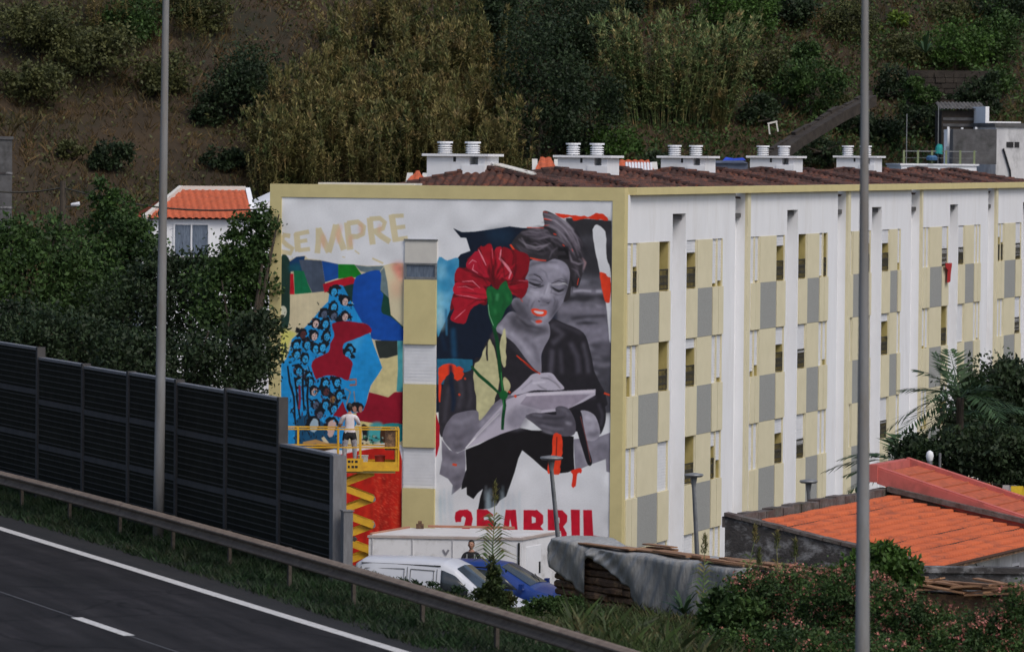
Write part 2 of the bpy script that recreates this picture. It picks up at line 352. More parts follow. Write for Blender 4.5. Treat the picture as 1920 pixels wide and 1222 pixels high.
# ------------------------------------------------------------------ noise barrier
nb_x = [-98, -10, 75, 160, 245, 335, 428, 528, 632]          # post positions, measured
nb_top = [625, 640, 657, 688, 705, 718, 738, 752, 858]       # y of the top edge at the right end of each bay
NBOFF = 1.25
def nb_point(px):
    lo, hi = 60.0, 190.0
    for _ in range(50):
        ym = (lo + hi) / 2; p, t, n = rail_frame(ym); q = p + n * NBOFF
        x = (q - EYE).dot(_r) / (q - EYE).dot(_f) * FPX + 960
        if x > px: lo = ym
        else: hi = ym
    return q, t, n
def topz(px, py, q):
    d = ray(px, py); return EYE.z + d.z * (q.y / d.y)
P = [nb_point(x) for x in nb_x]
q0 = P[4][0]
nbt = empty('noise_barrier', q0, 0, 'tall dark noise barrier of stacked ribbed panels between grey posts, stepping down along the road', 'noise barrier')
pxr = nb_x[1:]; bays = []
for i in range(8):
    a, b = P[i][0] - q0, P[i + 1][0] - q0
    zt = topz(nb_x[i + 1], nb_top[i + 1], P[i + 1][0]); bays.append((a, b, zt, P[i][1], P[i][2]))
# further bays up the road, outside the frame
for j in range(4):
    a, b, zt, t, n = bays[0]; dlt = (a - b); bays.insert(0, (a + dlt, b + dlt, zt + .05, t, n))
bays = [(a, b, zt, t, n) for (a, b, zt, t, n) in bays]
for i, (a, b, zt, t, n) in enumerate(bays):
    L = (b - a).length; D = (b - a).normalized(); N = Vector((D.y, -D.x, 0))
    if N.x < 0: N = -N
    Mx = Matrix((( D.x, N.x, 0, a.x), (D.y, N.y, 0, a.y), (0, 0, 1, 0), (0, 0, 0, 1)))
    top = zt; nsec = 0; last = (i == len(bays) - 1)
    while top > -.1:
        h = 1.02 if not (last and nsec == 0) else 1.02
        z1 = top; z0 = top - h + .12
        bf = 0
        mb = MB().box(.07, L - .07, -.05, .06, z0, z1, 0, Mx)
        for r_ in range(7):
            zz = z0 + (r_ + .5) * (z1 - z0) / 7
            mb.box(.075, L - .075, -.068, -.052, zz - .009, zz + .011, 1, Mx)
        mb.build('panel', [M['barrier'], M['barrierrib']], nbt)
        if z0 - .12 > -.3:
            MB().box(.07, L - .07, -.075, .06, z0 - .12, z0 - .003, 0, Mx).build('band', M['bandgrey'], nbt)
        else: pass
        if nsec == 0: MB().box(.07, L - .07, -.08, .08, z1 + .002, z1 + .06, 0, Mx).build('cap', M['galv'], nbt)
        top = z0 - .12; nsec += 1
    zp = max(zt, bays[i - 1][2] if i else zt) + .08
    MB().box(-.07, .07, -.10, .09, -.5, zp, 0, Mx).build('post', M['bandgrey'] if 0 else M['galv'] if 0 else M['bandgrey'], nbt)
    if last:
        MB().box(L - .06, L + .16, -.14, .12, -.8, zt + .05, 0, Mx).build('end_post', M['galv'], nbt)
        a2 = b
nbD, nbN = D, N
# short steel end profile beside the last post
pq = P[8][0] + nbD * .42 + nbN * .05
eo = MB().box(-.09, .09, -.09, .09, -1.2, 1.35).box(-.11, .11, -.11, .11, 1.35, 1.37).build('steel_post', M['galv']); eo.location = pq; eo.rotation_euler = (0, 0, math.atan2(nbD.y, nbD.x))
tag(eo, 'short grey steel post standing right after the last tall post of the noise barrier', 'post')

# ------------------------------------------------------------------ tall road lamps (only the shafts are in view)
def road_lamp(x, y, z, lean, r0, r1, H, label, arm_dir):
    e = empty('street_lamp', (x, y, z), 0, label, 'street lamp', 'tall lamp columns along the road')
    n = 9; pts = [(lean[0] * i / n * H, lean[1] * i / n * H, H * i / n) for i in range(n + 1)]
    MB().tube(pts, [r0 + (r1 - r0) * i / n for i in range(n + 1)], 20).build('pole', M['polebase'], e, smooth=True)
    MB().tube([(0, 0, -.6), (0, 0, .05)], r0 * 1.6, 12).box(-.2, .2, -.2, .2, -.6, .02).build('base', M['polebase'], e)
    tp = Vector(pts[-1]); ad = Vector(arm_dir)
    MB().tube([tp, tp + ad * .8 + Vector((0, 0, .25)), tp + ad * 2.2 + Vector((0, 0, .35))], [r1, r1 * .8, r1 * .7], 10).build('arm', M['galv'], e, smooth=True)
    h = MB(); c = tp + ad * 2.7 + Vector((0, 0, .33))
    h.tube([c - ad * .5, c - ad * .3, c + ad * .2, c + ad * .45], [.05, .13, .13, .04], 10); h.build('lamp_head', M['lampgrey'], e, smooth=True)
pl = atY(297.5, 955, 99.0); zl = float(hz(pl.x, pl.y)); 
d_ = (atY(311, 0, 99.0) - atY(297.5, 955, 99.0)); lean = (d_.x / d_.z, 0)
b0 = pl + Vector((lean[0], 0, 1)) * (zl - pl.z)
road_lamp(b0.x, b0.y, zl, lean, .116, .062, 12.5, 'slim grey tapered lamp column standing in front of the noise barrier', (-.94, -.32, 0))
pr = atY(1617, 1222, 64.0); d_ = atY(1622, 0, 64.0) - pr; lean = (d_.x / d_.z, 0); zr = float(hz(pr.x, pr.y)) 
b1 = pr + Vector((lean[0], 0, 1)) * (zr - pr.z)
road_lamp(b1.x, b1.y, zr, lean, .106, .032, 12.5, 'thick grey lamp column crossing the whole view in front of the long facade', (-.94, -.32, 0))
# ------------------------------------------------------------------ apartment block
BA = math.atan2(.954, .3007); BO = Vector((3.03, 130.0, 0))
BX = Vector((math.cos(BA), math.sin(BA), 0)); BY = Vector((-math.sin(BA), math.cos(BA), 0))   # x along the facade, y inward along the gable
GZ = -4.6; WID = 10.2; LEN = 66.0
block = empty('apartment_block', BO, BA, 'long white and yellow apartment block with a painted end wall and a checkered facade', 'apartment building')
def fac(px, py=352):
    """point of the facade plane (local y = 0): returns s, z"""
    d = ray(px, py); n = BY; t = (BO - EYE).dot(n) / d.dot(n); p = EYE + d * t; return (p - BO).dot(BX), p.z
def gab(px, py):
    d = ray(px, py); n = BX; t = (BO - EYE).dot(n) / d.dot(n); p = EYE + d * t; return (p - BO).dot(BY), p.z
ZT = fac(1173, 352)[1]                  # parapet top
ZB = ZT - .20                           # underside of the yellow band
# --- segments
segb = [fac(x)[0] for x in (1170, 1403, 1591, 1727, 1868)] ; segb.append(segb[-1] + 13.4)
P1 = lambda u: fac(1160 + u / 3.393, 500)[0]
S0 = segb[0]; W1 = segb[1] - segb[0]
pat = dict(c1=(P1(55), P1(90)), c2=(P1(92), P1(126)), c3=(P1(127), P1(256)), c4=(P1(257), P1(326)), notch=(P1(341), P1(425)),
           c5=(P1(432), P1(498)), c6=(P1(499), P1(594)), c7=(P1(596), P1(629)), c8=(P1(631), P1(662)), rec=(P1(738), P1(800)))
pat = {k: ((a - S0) / W1, (b - S0) / W1) for k, (a, b) in pat.items()}
# third stretch is shorter
q = lambda u: (fac(1580 + u / 3.394, 500)[0] - segb[2]) / (segb[3] - segb[2])
pat3 = dict(c1=(q(44), q(62)), c3=(q(64), q(140)), c4=(q(142), q(178)), notch=(q(183), q(245)), c5=(q(249), q(298)), c6=(q(299), q(346)), c8=(q(348), q(368)), rec=(q(432), q(485)))
FT = fac(1212, 456)[1]; FP = 2.79; FW = 1.37
DEPTH = .75
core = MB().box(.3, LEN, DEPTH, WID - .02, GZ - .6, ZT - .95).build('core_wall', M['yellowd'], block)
wall = MB(); 
zw = [(FT - FP * k, FT - FP * k - FW) for k in range(4)]
parts = {'panel': []}
def P_(name, x0, x1, y0, y1, z0, z1, mat): return MB().box(x0, x1, y0, y1, z0, z1).build(name, mat, block)
rr = random.Random(3)
# shutter state from the photograph: fraction of the opening that the white shutter covers; None = keep random
state = {(0, 0): dict(c1=.98, c2=.46, c4=.0, c5=.25, c7=.93, c8=.88), (0, 1): dict(c1=.60, c2=1, c4=0, c5=.20, c7=1, c8=.90),
         (0, 2): dict(c1=1, c2=1, c4=1, c5=0, c7=.30, c8=.62), (0, 3): dict(c1=1, c2=1, c4=.4, c5=.6, c7=1, c8=1),
         (1, 0): dict(c1=1, c2=.95, c4=.22, c5=0, c7=.97, c8=0), (1, 1): dict(c1=.88, c2=.76, c4=.38, c5=.64, c7=1, c8=.87),
         (1, 2): dict(c1=1, c2=1, c4=.32, c5=.72, c7=1, c8=1), (1, 3): dict(c1=1, c2=1, c4=.5, c5=1, c7=1, c8=1),
         (2, 0): dict(c1=1, c4=.3, c5=.32, c8=.82), (2, 1): dict(c1=1, c4=.3, c5=.18, c8=1), (2, 2): dict(c1=1, c4=.3, c5=.62, c8=1),
         (3, 0): dict(c1=1, c2=1, c4=.95, c5=.72, c7=1, c8=1), (3, 1): dict(c1=.93, c2=.98, c4=0, c5=.98, c7=1, c8=.95),
         (4, 0): dict(c1=.35, c2=.5, c4=.9, c5=.5, c7=1, c8=1), (4, 1): dict(c1=1, c2=1, c4=.9, c5=.8, c7=1, c8=1)}
def railing(x0, x1, z0, h=.62):
    m = MB(); m.box(x0 + .01, x1 - .01, .02, .045, z0 + h - .04, z0 + h)
    m.box(x0 + .01, x1 - .01, .02, .045, z0 + .05, z0 + .08)
    n = max(2, int((x1 - x0) / .13))
    for i in range(n + 1):
        x = x0 + .02 + (x1 - x0 - .04) * i / n; m.box(x - .01, x + .01, .024, .04, z0 + .08, z0 + h - .04)
    for i in range(n):
        x = x0 + .02 + (x1 - x0 - .04) * (i + .5) / n
        pts = [(x + .045 * math.cos(a), .032, z0 + h * .5 + .13 * math.sin(a)) for a in np.linspace(0, 6.28, 9)]
        m.tube(pts, .009, 4, caps=False)
    m.build('railing', M['iron'], block)
for si in range(5):
    a, b = segb[si], segb[si + 1]; Wd = b - a; pt = pat3 if si == 2 else pat
    C = {k: (a + u * Wd, a + v * Wd) for k, (u, v) in pt.items()}
    nx0, nx1 = C['notch']; rx0, rx1 = C['rec']
    order = sorted([k for k in C if k[0] == 'c'], key=lambda k: C[k][0])
    left = [k for k in order if C[k][0] < nx0]; right = [k for k in order if C[k][0] > nx0]
    la, lb = C[left[0]][0], C[left[-1]][1]; ra, rb = C[right[0]][0], C[right[-1]][1]
    NT = FT + .78                                           # top of the recessed channel
    # white wall pieces, butted end to end
    a = a if si else .297
    wall.box(a, nx0, 0, DEPTH, FT + .02, ZB); wall.box(nx0, nx1, 0, DEPTH, NT, ZB); wall.box(nx1, rx0, 0, DEPTH, FT + .02, ZB)
    wall.box(nx0, nx1, .50, DEPTH, GZ - .6, NT)
    wall.box(rx0, rx1, .27, DEPTH, GZ - .6, ZB)
    wall.box(a, la, 0, DEPTH, GZ - .6, FT + .02); wall.box(lb, nx0, 0, DEPTH, GZ - .6, FT + .02)
    wall.box(nx1, ra, 0, DEPTH, GZ - .6, FT + .02); wall.box(rb, rx0, 0, DEPTH, GZ - .6, FT + .02)
    # yellow fin and parapet band
    if si < 5:
        P_('fin', rx1, b, 0, DEPTH, GZ - .6, ZB - .001, M['white'])
        P_('fin_trim', rx1 + .01, b + .02, -.085, -.001, GZ - .6, ZB - .002, M['yellowf'])
    P_('parapet', a + (.003 if si else .17), b, -.19, .12, ZB, ZT, M['yellow'])
    # downpipe in the recess
    dp = MB().tube([(rx0 + .42, .19, GZ), (rx0 + .42, .19, ZB)], .055, 8)
    for zz in np.arange(GZ + .6, ZB, 1.38): dp.box(rx0 + .33, rx0 + .51, .13, .26, zz, zz + .05)
    dp.build('downpipe', M['white'], block)
    for k in order:
        x0, x1 = C[k]
        for fl, (zt, zb) in enumerate(zw):
            # spandrel panels
            zn = zt - FP + .03 if fl < 3 else GZ - .4
            grey = k in ('c3', 'c6')
            pr_ = .016 if grey else .035
            P_('spandrel_panel', x0 + .004, x1 - .004, -pr_, DEPTH, zn, zb - .0, M['grey'] if grey else M['yellowf'])
            if grey:
                P_('wall_panel', x0 + .004, x1 - .004, -.012, DEPTH, zb + .003, zt + .02, M['yellowf'])
                continue
            st = state.get((si, fl), {}).get(k)
            if st is None: st = rr.choice([1, 1, .9, .7, .4, 0])
            zc = zt - (zt - zb) * st
            if st > 0:
                m = MB().box(x0 + .03, x1 - .09, .045, .075, zc, zt)
                n = int((zt - zc) / .085)
                for i in range(n): m.box(x0 + .03, x1 - .09, .036, .045, zc + .085 * i + .012, zc + .085 * i + .075)
                m.build('shutter', M['shutter'], block)
            P_('jamb', x1 - .085, x1 - .004, .0, DEPTH, zb + .003, zt + .02, M['yellowf'])
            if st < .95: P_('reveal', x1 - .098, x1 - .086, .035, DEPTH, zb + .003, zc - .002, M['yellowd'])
            if st < .98:
                g = P_('window', x0 + .06, x1 - .10, .60, .64, zb + .25, zt - .1, M['glass'])
                if (k in ('c4', 'c5')) or st < .6: railing(x0 + .01, x1 - .09, zb)
wall.build('facade_wall', M['white'], block)
# red cloth hung from one opening in the fourth stretch
x0 = segb[3] + pat['c4'][0] * (segb[4] - segb[3]); zb = zw[0][1]
# --- gable end
def gbox(t0, t1, z0, z1, x0, x1): return (x0, x1, t0, t1, z0, z1)
t_l, z_l = gab(507, 352); 
WID = t_l
zin = gab(840, 373)[1]; tiR = gab(1147, 600)[0]; tiL = gab(527, 600)[0]
MB().box(-.03, .295, 0, tiR, GZ - .6, ZT).build('border_pillar', M['yellow'], block)
MB().box(-.03, .295, tiL, t_l, GZ - .6, ZT).build('border_pillar', M['yellow'], block)
MB().box(-.03, .295, tiR, tiL, zin, ZT).build('border_beam', M['yellow'], block)
MB().box(.01, .295, tiR, tiL, GZ - .6, zin).build('gable_wall', M['white'], block)
MB().box(.3, LEN, t_l - .3, t_l, GZ - .6, ZT - .5).build('rear_wall', M['white'], block)
MB().box(LEN - .02, LEN + .3, 0, t_l, GZ - .6, ZT).build('end_wall', M['white'], block)
# --- column of stair windows and coloured panels on the gable
tL = gab(758, 700)[0]; tR = gab(818, 700)[0]
zz = [gab(788, y)[1] for y in (451, 493, 524, 645, 720, 838, 915, 992)] + [GZ - .5]
kinds = ['blind_white', 'window', 'yellow', 'white', 'yellow', 'slat', 'yellow', 'slat']
M['cream_pan'] = pm('blind_cream', (.60, .58, .53), (.55, .53, .49), 3, .7)
for i, kd in enumerate(kinds):
    z1, z0 = zz[i], zz[i + 1]
    if kd == 'yellow': P_('stair_panel', -.10, -.001, tR, tL, z0, z1 - .004, M['yellow'])
    elif kd == 'blind_white': P_('stair_panel', -.045, -.001, tR, tL, z0, z1, M['cream_pan']); P_('drip_edge', -.075, -.001, tR - .02, tL + .02, z1 + .002, z1 + .04, M['lampgrey'])
    elif kd in ('white', 'slat'):
        m = MB().box(-.03, -.001, tR, tL, z0, z1 - .004)
        n = int((z1 - z0) / .09)
        for j in range(n): m.box(-.035, -.03, tR + .01, tL - .01, z0 + j * .09 + .012, z0 + j * .09 + .08)
        m.build('blind', M['shutter'], block)
    else:
        fr = MB().box(-.06, -.001, tR, tR + .05, z0, z1 - .004).box(-.06, -.001, tL - .05, tL, z0, z1 - .004).box(-.09, -.001, tR + .05, tL - .05, z0, z0 + .07).box(-.06, -.001, tR + .05, tL - .05, z1 - .05, z1 - .004)
        fr.build('window_frame', M['lampgrey'], block)
        P_('window', -.022, -.001, tR + .05, tL - .05, z0 + .07, z1 - .05, M['curtain'])
# --- roof: a row of low tiled hips
apex = [3.3, 10.2, 16.6, 23.0, 28.3, 34.3, 40.2, 46.4, 51.8, 58.6, 64.5]
edges = [1.2] + [(apex[i] + apex[i + 1]) / 2 for i in range(len(apex) - 1)] + [LEN]
rt = random.Random(11)
MB().box(.3, LEN, .125, t_l - .31, ZT - .93, ZT - .80).build('roof_slab', M['concrete'], block)
MB().box(.3, LEN, t_l - .3, t_l, ZT - .499, ZT - .4).build('rear_coping', M['yellow'], block)
ZR = ZT - .10
for i, ax in enumerate(apex):
    x0, x1 = edges[i], edges[i + 1]; apz = ZT + (.44 if i == 0 else .40) + rt.uniform(-.03, .04); ay = t_l / 2
    ap = Vector((ax, ay, apz)); c = [Vector((x0, .14, ZT - .42)), Vector((x1, .14, ZT - .42)), Vector((x1, t_l - .6, ZT - .70)), Vector((x0, t_l - .6, ZT - .70))]

    Vs, Fs, off = [], [], 0
    for j in range(4):
        A, B = c[j], c[(j + 1) % 4]; L = (B - A).length; nc = int(L / .24) * 6; nr = 16
        nrm = (B - A).cross(ap - A).normalized(); e = (B - A).normalized()
        if nrm.z < 0: nrm = -nrm
        foot = (ap - A).dot(e) / L
        u = np.linspace(0, 1, nc + 1); v = np.linspace(0, 1, nr * 2 + 1); v[1::2] = v[2::2] - .002
        UU, VV = np.meshgrid(u, v)
        # columns stay at constant distance along the eave; clip to the triangle
        lo = VV * foot; hi = 1 - VV * (1 - foot); U2 = np.clip(UU, lo, hi)
        prof_h = .075 * np.abs(np.sin(U2 * L / .24 * math.pi)) ** .7
        step = .03 * (1 - (VV * nr) % 1)
        X = np.array(A)[None, None] + (np.array(B) - np.array(A))[None, None] * UU[..., None] * 0
        base = np.array(A) + (np.array(B - A))[None, None] * ((U2 - VV * foot)[..., None]) + (np.array(ap - A))[None, None] * VV[..., None]
        pos = base + np.array(nrm)[None, None] * (prof_h + step)[..., None]
        nx, ny = nc + 1, len(v); idx = np.arange(nx * ny).reshape(ny, nx) + off
        Vs.append(pos.reshape(-1, 3)); Fs.append(np.stack([idx[:-1, :-1], idx[:-1, 1:], idx[1:, 1:], idx[1:, :-1]], -1).reshape(-1, 4)); off += nx * ny
    o = link('roof_tiles', npmesh('roof_tiles', np.concatenate(Vs), np.concatenate(Fs)), M['rooftile'], block); o['kind'] = 'stuff'
    # ridge rolls on the four hips
    m = MB()
    for cc in c:
        n = 14
        for k in range(n):
            p0 = cc.lerp(ap, k / n) + Vector((0, 0, .07)); p1 = cc.lerp(ap, (k + 1.15) / n) + Vector((0, 0, .05)); m.tube([p0, p1], [.10, .075], 7)
    m.build('ridge_tiles', M['rooftile'], block)
# --- chimneys: white boxes with two ringed cowls
ch = [(790, 924, 331, 288, 265), (1036, 1152, 325, 291, 268), (1230, 1334, 322, 292, 272), (1397, 1498, 318, 292, 273), (1560, 1648, 316, 292, 273)]
for i, (xa, xb, yb_, yt, yc) in enumerate(ch):
    # spine of the roof: local y = half width; find s
    d = ray((xa * .42 + xb * .58), 320); n = BY; yy = t_l / 2 + (.7 if i == 0 else -.2)
    t = (BO + BY * yy - EYE).dot(n) / d.dot(n); p = EYE + d * t; s = (p - BO).dot(BX)
    dep = t * _f.dot(ray(960, 611)); k_ = FPX / dep
    ztop = EYE.z - ((yt - (290 + (xa - 960) * .009)) / k_); zc = EYE.z - ((yc - (290 + (xa - 960) * .009)) / k_)
    wpx = (xb - xa) / k_
    lx = 1.25; ly = (wpx - lx * .30) / .954
    x0, x1, y0, y1 = s - lx / 2, s + lx / 2, yy - ly / 2, yy + ly / 2
    hx0 = y0 + ly * .14; hx1 = y0 + ly * .40
    m = MB().box(x0, x1, y0, y1, ZT - .7, ztop - .30)
    m.box(x0, x1, y0, y0 + ly * .12, ztop - .2995, ztop - .07).box(x0, x1, y0 + ly * .27, y1, ztop - .2995, ztop - .07).box(x0 + .5, x1 - .3, y0 + ly * .121, y0 + ly * .269, ztop - .2995, ztop - .07)
    m.box(x0 - .03, x0 - .001, y0, y0 + ly * .40, ZT - .7, ztop - .31)
    cobj = m.build('chimney', M['white'], block)
    MB().box(x0 - .1, x1 + .1, y0 - .12, y1 + .12, ztop - .068, ztop).build('chimney_cap', M['white'], cobj)
    MB().box(x0 - .008, x0 - .002, y0 + ly * .50, y0 + ly * .545, ztop - .22, ztop - .08).build('vent_hole', M['dark'], cobj)
    for q_ in (.33, .81):
        cy = y0 + ly * q_; cm = MB(); H = zc - ztop; r0 = .205
        cm.tube([(s, cy, ztop), (s, cy, zc - .05)], r0 * .72, 14)
        nr = 4
        for k in range(nr):
            zz0 = ztop + H * (.08 + .72 * k / nr); cm.tube([(s, cy, zz0), (s, cy, zz0 + H * .085)], [r0 * 1.05, r0 * .86], 16)
        cm.tube([(s, cy, zc - .05), (s, cy, zc)], r0 * 1.1, 16)
        cm.build('chimney_cowl', M['white'], cobj)
# small row of roof vents beside the first chimney and the pale flashing sheet
m = MB(); s, yy = 3.6, 5.3
for k in range(5): m.box(s - .05, s + .05, yy - .32 + k * .155 - .045, yy - .32 + k * .155 + .03, ZT + .3, ZT + .60)
m.box(s - .09, s + .09, yy - .40, yy + .40, ZT + .601, ZT + .64).build('vent_screen', M['white'], block)
MB().box(0, .9, 0, 1.15, 0, .03, 0, Matrix.Translation((3.6, 3.75, ZT + .30)) @ Matrix.Rotation(.24, 4, 'X') @ Matrix.Rotation(.1, 4, 'Z')).build('roof_sheet', M['cream_pan'], block)
MB().box(.2, .9, 6.1, 8.9, ZT - .04, ZT + .05).build('flashing', M['cream_pan'], block)
# red cloth
x0 = segb[3] + pat['c4'][0] * (segb[4] - segb[3]); x1 = segb[3] + pat['c4'][1] * (segb[4] - segb[3]); zb = zw[0][1]
m = MB(); pz = [(x0 - .05, zb + .12), (x1 - .05, zb + .10), (x1 - .25, zb - .30), (x1 - .3, zb - .55), (x0 + .35, zb - .58), (x0 + .4, zb - .15), (x0 + .05, zb - .05)]
m.prism([(x, -.16, z) for x, z in pz], (0, .03, 0))
oc = m.build('cloth', pm('red_cloth', (.42, .02, .02), (.34, .015, .015), 8, .9)); oc.location = BO; oc.rotation_euler = (0, 0, BA)
tag(oc, 'small red cloth hung out of a top floor opening of the apartment block', 'cloth')

# ------------------------------------------------------------------ wall painting
PPM = 74
CW = int((tiL - tiR) * PPM) + 1; CZ1 = zin; CZ0 = GZ; CH = int((CZ1 - CZ0) * PPM) + 1
img = np.ones((CH, CW, 3), np.float32) * np.array(alb('#bcbec9'), np.float32)
def cv(p):
    t, z = gab(*p); return ((tiL - t) * PPM, (CZ1 - z) * PPM)
Z1 = lambda u, v: (500 + u / 3.394, 340 + v / 3.394)
Z2 = lambda u, v: (500 + u / 3.0545, 680 + v / 3.0545)
Z3 = lambda u, v: (810 + u / 3.819, 380 + v / 3.819)
Z4 = lambda u, v: (810 + u / 3.3946, 680 + v / 3.3946)
Z8 = lambda u, v: (500 + u / 3.818, 560 + v / 3.818)
def blur(m, r):
    r = int(r)
    if r < 1: return m
    for _ in range(2):
        for ax in (0, 1):
            p = np.pad(m, [(r + 1, r) if a == ax else (0, 0) for a in (0, 1)], mode='edge'); c = np.cumsum(p, ax)
            m = (np.take(c, range(2 * r + 1, c.shape[ax]), ax) - np.take(c, range(0, c.shape[ax] - 2 * r - 1), ax)) / (2 * r + 1)
    return m
def smoothpts(pts, n=4):
    k = len(pts); out = []
    for i in range(k):
        p0, p1, p2, p3 = [np.array(pts[(i + j) % k]) for j in (-1, 0, 1, 2)]
        for q in range(n):
            t = q / n; out.append(tuple(.5 * (2 * p1 + (p2 - p0) * t + (2 * p0 - 5 * p1 + 4 * p2 - p3) * t * t + (3 * p1 - p0 - 3 * p2 + p3) * t ** 3)))
    return out
def fill(pts, color, soft=0, a=1.0, sm=True, rag=0, streak=0):
    pts = [cv(p) for p in pts]
    if sm and len(pts) > 3: pts = smoothpts(pts)
    if rag: pts = [(x + RNG.normal() * rag, y + RNG.normal() * rag) for x, y in pts]
    P_x = np.array([p[0] for p in pts]); P_y = np.array([p[1] for p in pts]); pad = int(soft * 3) + 2
    x0, x1 = max(0, int(P_x.min()) - pad), min(CW, int(P_x.max()) + pad + 1); y0, y1 = max(0, int(P_y.min()) - pad), min(CH, int(P_y.max()) + pad + 1)
    if x1 <= x0 or y1 <= y0: return
    xs_ = np.arange(x0, x1) + .5; mask = np.zeros((y1 - y0, x1 - x0), np.float32)
    n = len(pts)
    for sub in (.25, .75):
        for r_ in range(y0, y1):
            y = r_ + sub; xi = []
            for i in range(n):
                ya, yb2 = P_y[i], P_y[(i + 1) % n]
                if (ya > y) != (yb2 > y): xi.append(P_x[i] + (y - ya) / (yb2 - ya) * (P_x[(i + 1) % n] - P_x[i]))
            xi.sort()
            for j in range(0, len(xi) - 1, 2): mask[r_ - y0] += .5 * np.clip(np.minimum(xs_ + .5, xi[j + 1]) - np.maximum(xs_ - .5, xi[j]), 0, 1)
    mask = np.clip(mask, 0, 1)
    if soft: mask = blur(mask, soft)
    c = np.array(alb(color) if isinstance(color, str) else color, np.float32)
    c = c[None, None] * np.ones((y1 - y0, x1 - x0, 1), np.float32)
    if streak:
        nz = blur(RNG.normal(size=(y1 - y0, x1 - x0)).astype(np.float32), 3) * 6 + np.repeat(RNG.normal(size=(1, x1 - x0)), y1 - y0, 0) * .5
        c = c * np.clip(1 + streak * nz, .3, 2)[..., None]
    m = (mask * a)[..., None]; img[y0:y1, x0:x1] = img[y0:y1, x0:x1] * (1 - m) + c * m
def stroke(pts, wd, color, soft=0, a=1.0, taper=0):
    """pts in photo px, wd in photo px"""
    pts = [np.array(p, float) for p in pts]; L, Rr = [], []
    for i, p in enumerate(pts):
        t = pts[min(i + 1, len(pts) - 1)] - pts[max(i - 1, 0)]; t = t / (np.linalg.norm(t) + 1e-6); n = np.array([-t[1], t[0]])
        k = wd / 2 * (1 - taper * abs(2 * i / (len(pts) - 1) - 1) ** 1.5)
        L.append(tuple(p + n * k)); Rr.append(tuple(p - n * k))
    fill(L + Rr[::-1], color, soft, a, sm=False)
def zz_(Z, flat): return [Z(flat[i], flat[i + 1]) for i in range(0, len(flat), 2)]
def ell(c, rx, ry, n=10, rot=0): return [(c[0] + rx * math.cos(t) * math.cos(rot) - ry * math.sin(t) * math.sin(rot), c[1] + rx * math.cos(t) * math.sin(rot) + ry * math.sin(t) * math.cos(rot)) for t in np.linspace(0, 2 * math.pi, n, endpoint=False)]
F = lambda Z, flat, col, **k: fill(zz_(Z, flat), col, **k)
S = lambda Z, flat, wd, col, **k: stroke(zz_(Z, flat), wd / {id(Z1): 3.394, id(Z2): 3.05, id(Z3): 3.82, id(Z4): 3.39, id(Z8): 3.82}[id(Z)], col, **k)
# left half
F(Z1, [90,490,130,505,160,495,190,480,245,472,262,492,340,500,390,512,450,527,560,530,640,538,745,535,800,520,870,520,870,2400,85,2400], '#b6ab8d', sm=False, streak=.03)
F(Z1, [90,490,150,515,148,700,145,880,118,955,90,925], '#17302a')
fill(ell(Z1(104, 828), 7, 11), '#b7b8a6')
F(Z1, [145,512,190,480,245,475,225,570,150,572], '#0e3158', sm=False)
F(Z1, [140,540,200,520,225,570,150,575], '#0c4a52', soft=3, a=.7)
F(Z1, [205,500,255,498,350,505,372,640,365,700,290,708,262,650,225,570], '#3c4656', sm=False, streak=.05)
F(Z1, [350,505,456,527,458,615,372,642], '#0e4084', sm=False)
F(Z1, [455,528,560,530,602,590,600,612,520,612,455,620], '#0c6a1b', sm=False)
F(Z1, [172,568,235,570,262,650,288,708,178,718], '#075c3a', sm=False, streak=.05)
F(Z1, [150,588,170,588,177,718,148,718], '#a10f20', sm=False)
F(Z1, [560,532,640,542,748,538,722,572,640,582,598,572], '#58686e', sm=False)
F(Z1, [372,702,555,640,562,700,550,765,440,800,405,790,405,712], '#11302c', sm=False)
F(Z1, [356,655,440,630,540,603,562,622,556,650,460,675,368,708], '#9a0e22', sm=False, rag=.4)
F(Z1, [745,545,870,520,870,935,800,885,780,745,740,650], '#b7ad90', sm=False)
F(Z1, [795,530,868,522,868,622,852,640,818,590], '#c26a60', soft=5, a=.8)
F(Z1, [790,640,850,620,866,720,800,735], '#bf9a80', soft=8, a=.7)
F(Z1, [725,572,748,545,768,640,778,742,722,690], '#5c6c6e', sm=False, streak=.08)
F(Z1, [722,690,778,742,790,850,870,925,870,950,770,900,720,860], '#0f3a2e', sm=False)
F(Z1, [548,700,562,622,600,592,720,568,724,690,742,722,730,830,790,862,868,938,868,1012,680,1005,660,960,640,912,600,890,550,790], '#0b3f8d', streak=.03)
F(Z8, [105,240,150,225,215,250,170,300,140,390,105,460], '#b4b263', soft=2)
F(Z8, [103,465,140,430,165,360,180,290,300,180,400,60,440,20,450,-60,500,-100,545,-95,590,-10,640,90,690,180,740,250,770,340,830,490,800,540,745,620,722,700,705,800,640,900,560,1050,500,1140,103,1140], '#177bb6', sm=False, streak=.04)
F(Z8, [560,330,640,270,700,260,600,420], '#3f97c4', soft=6, a=.6)
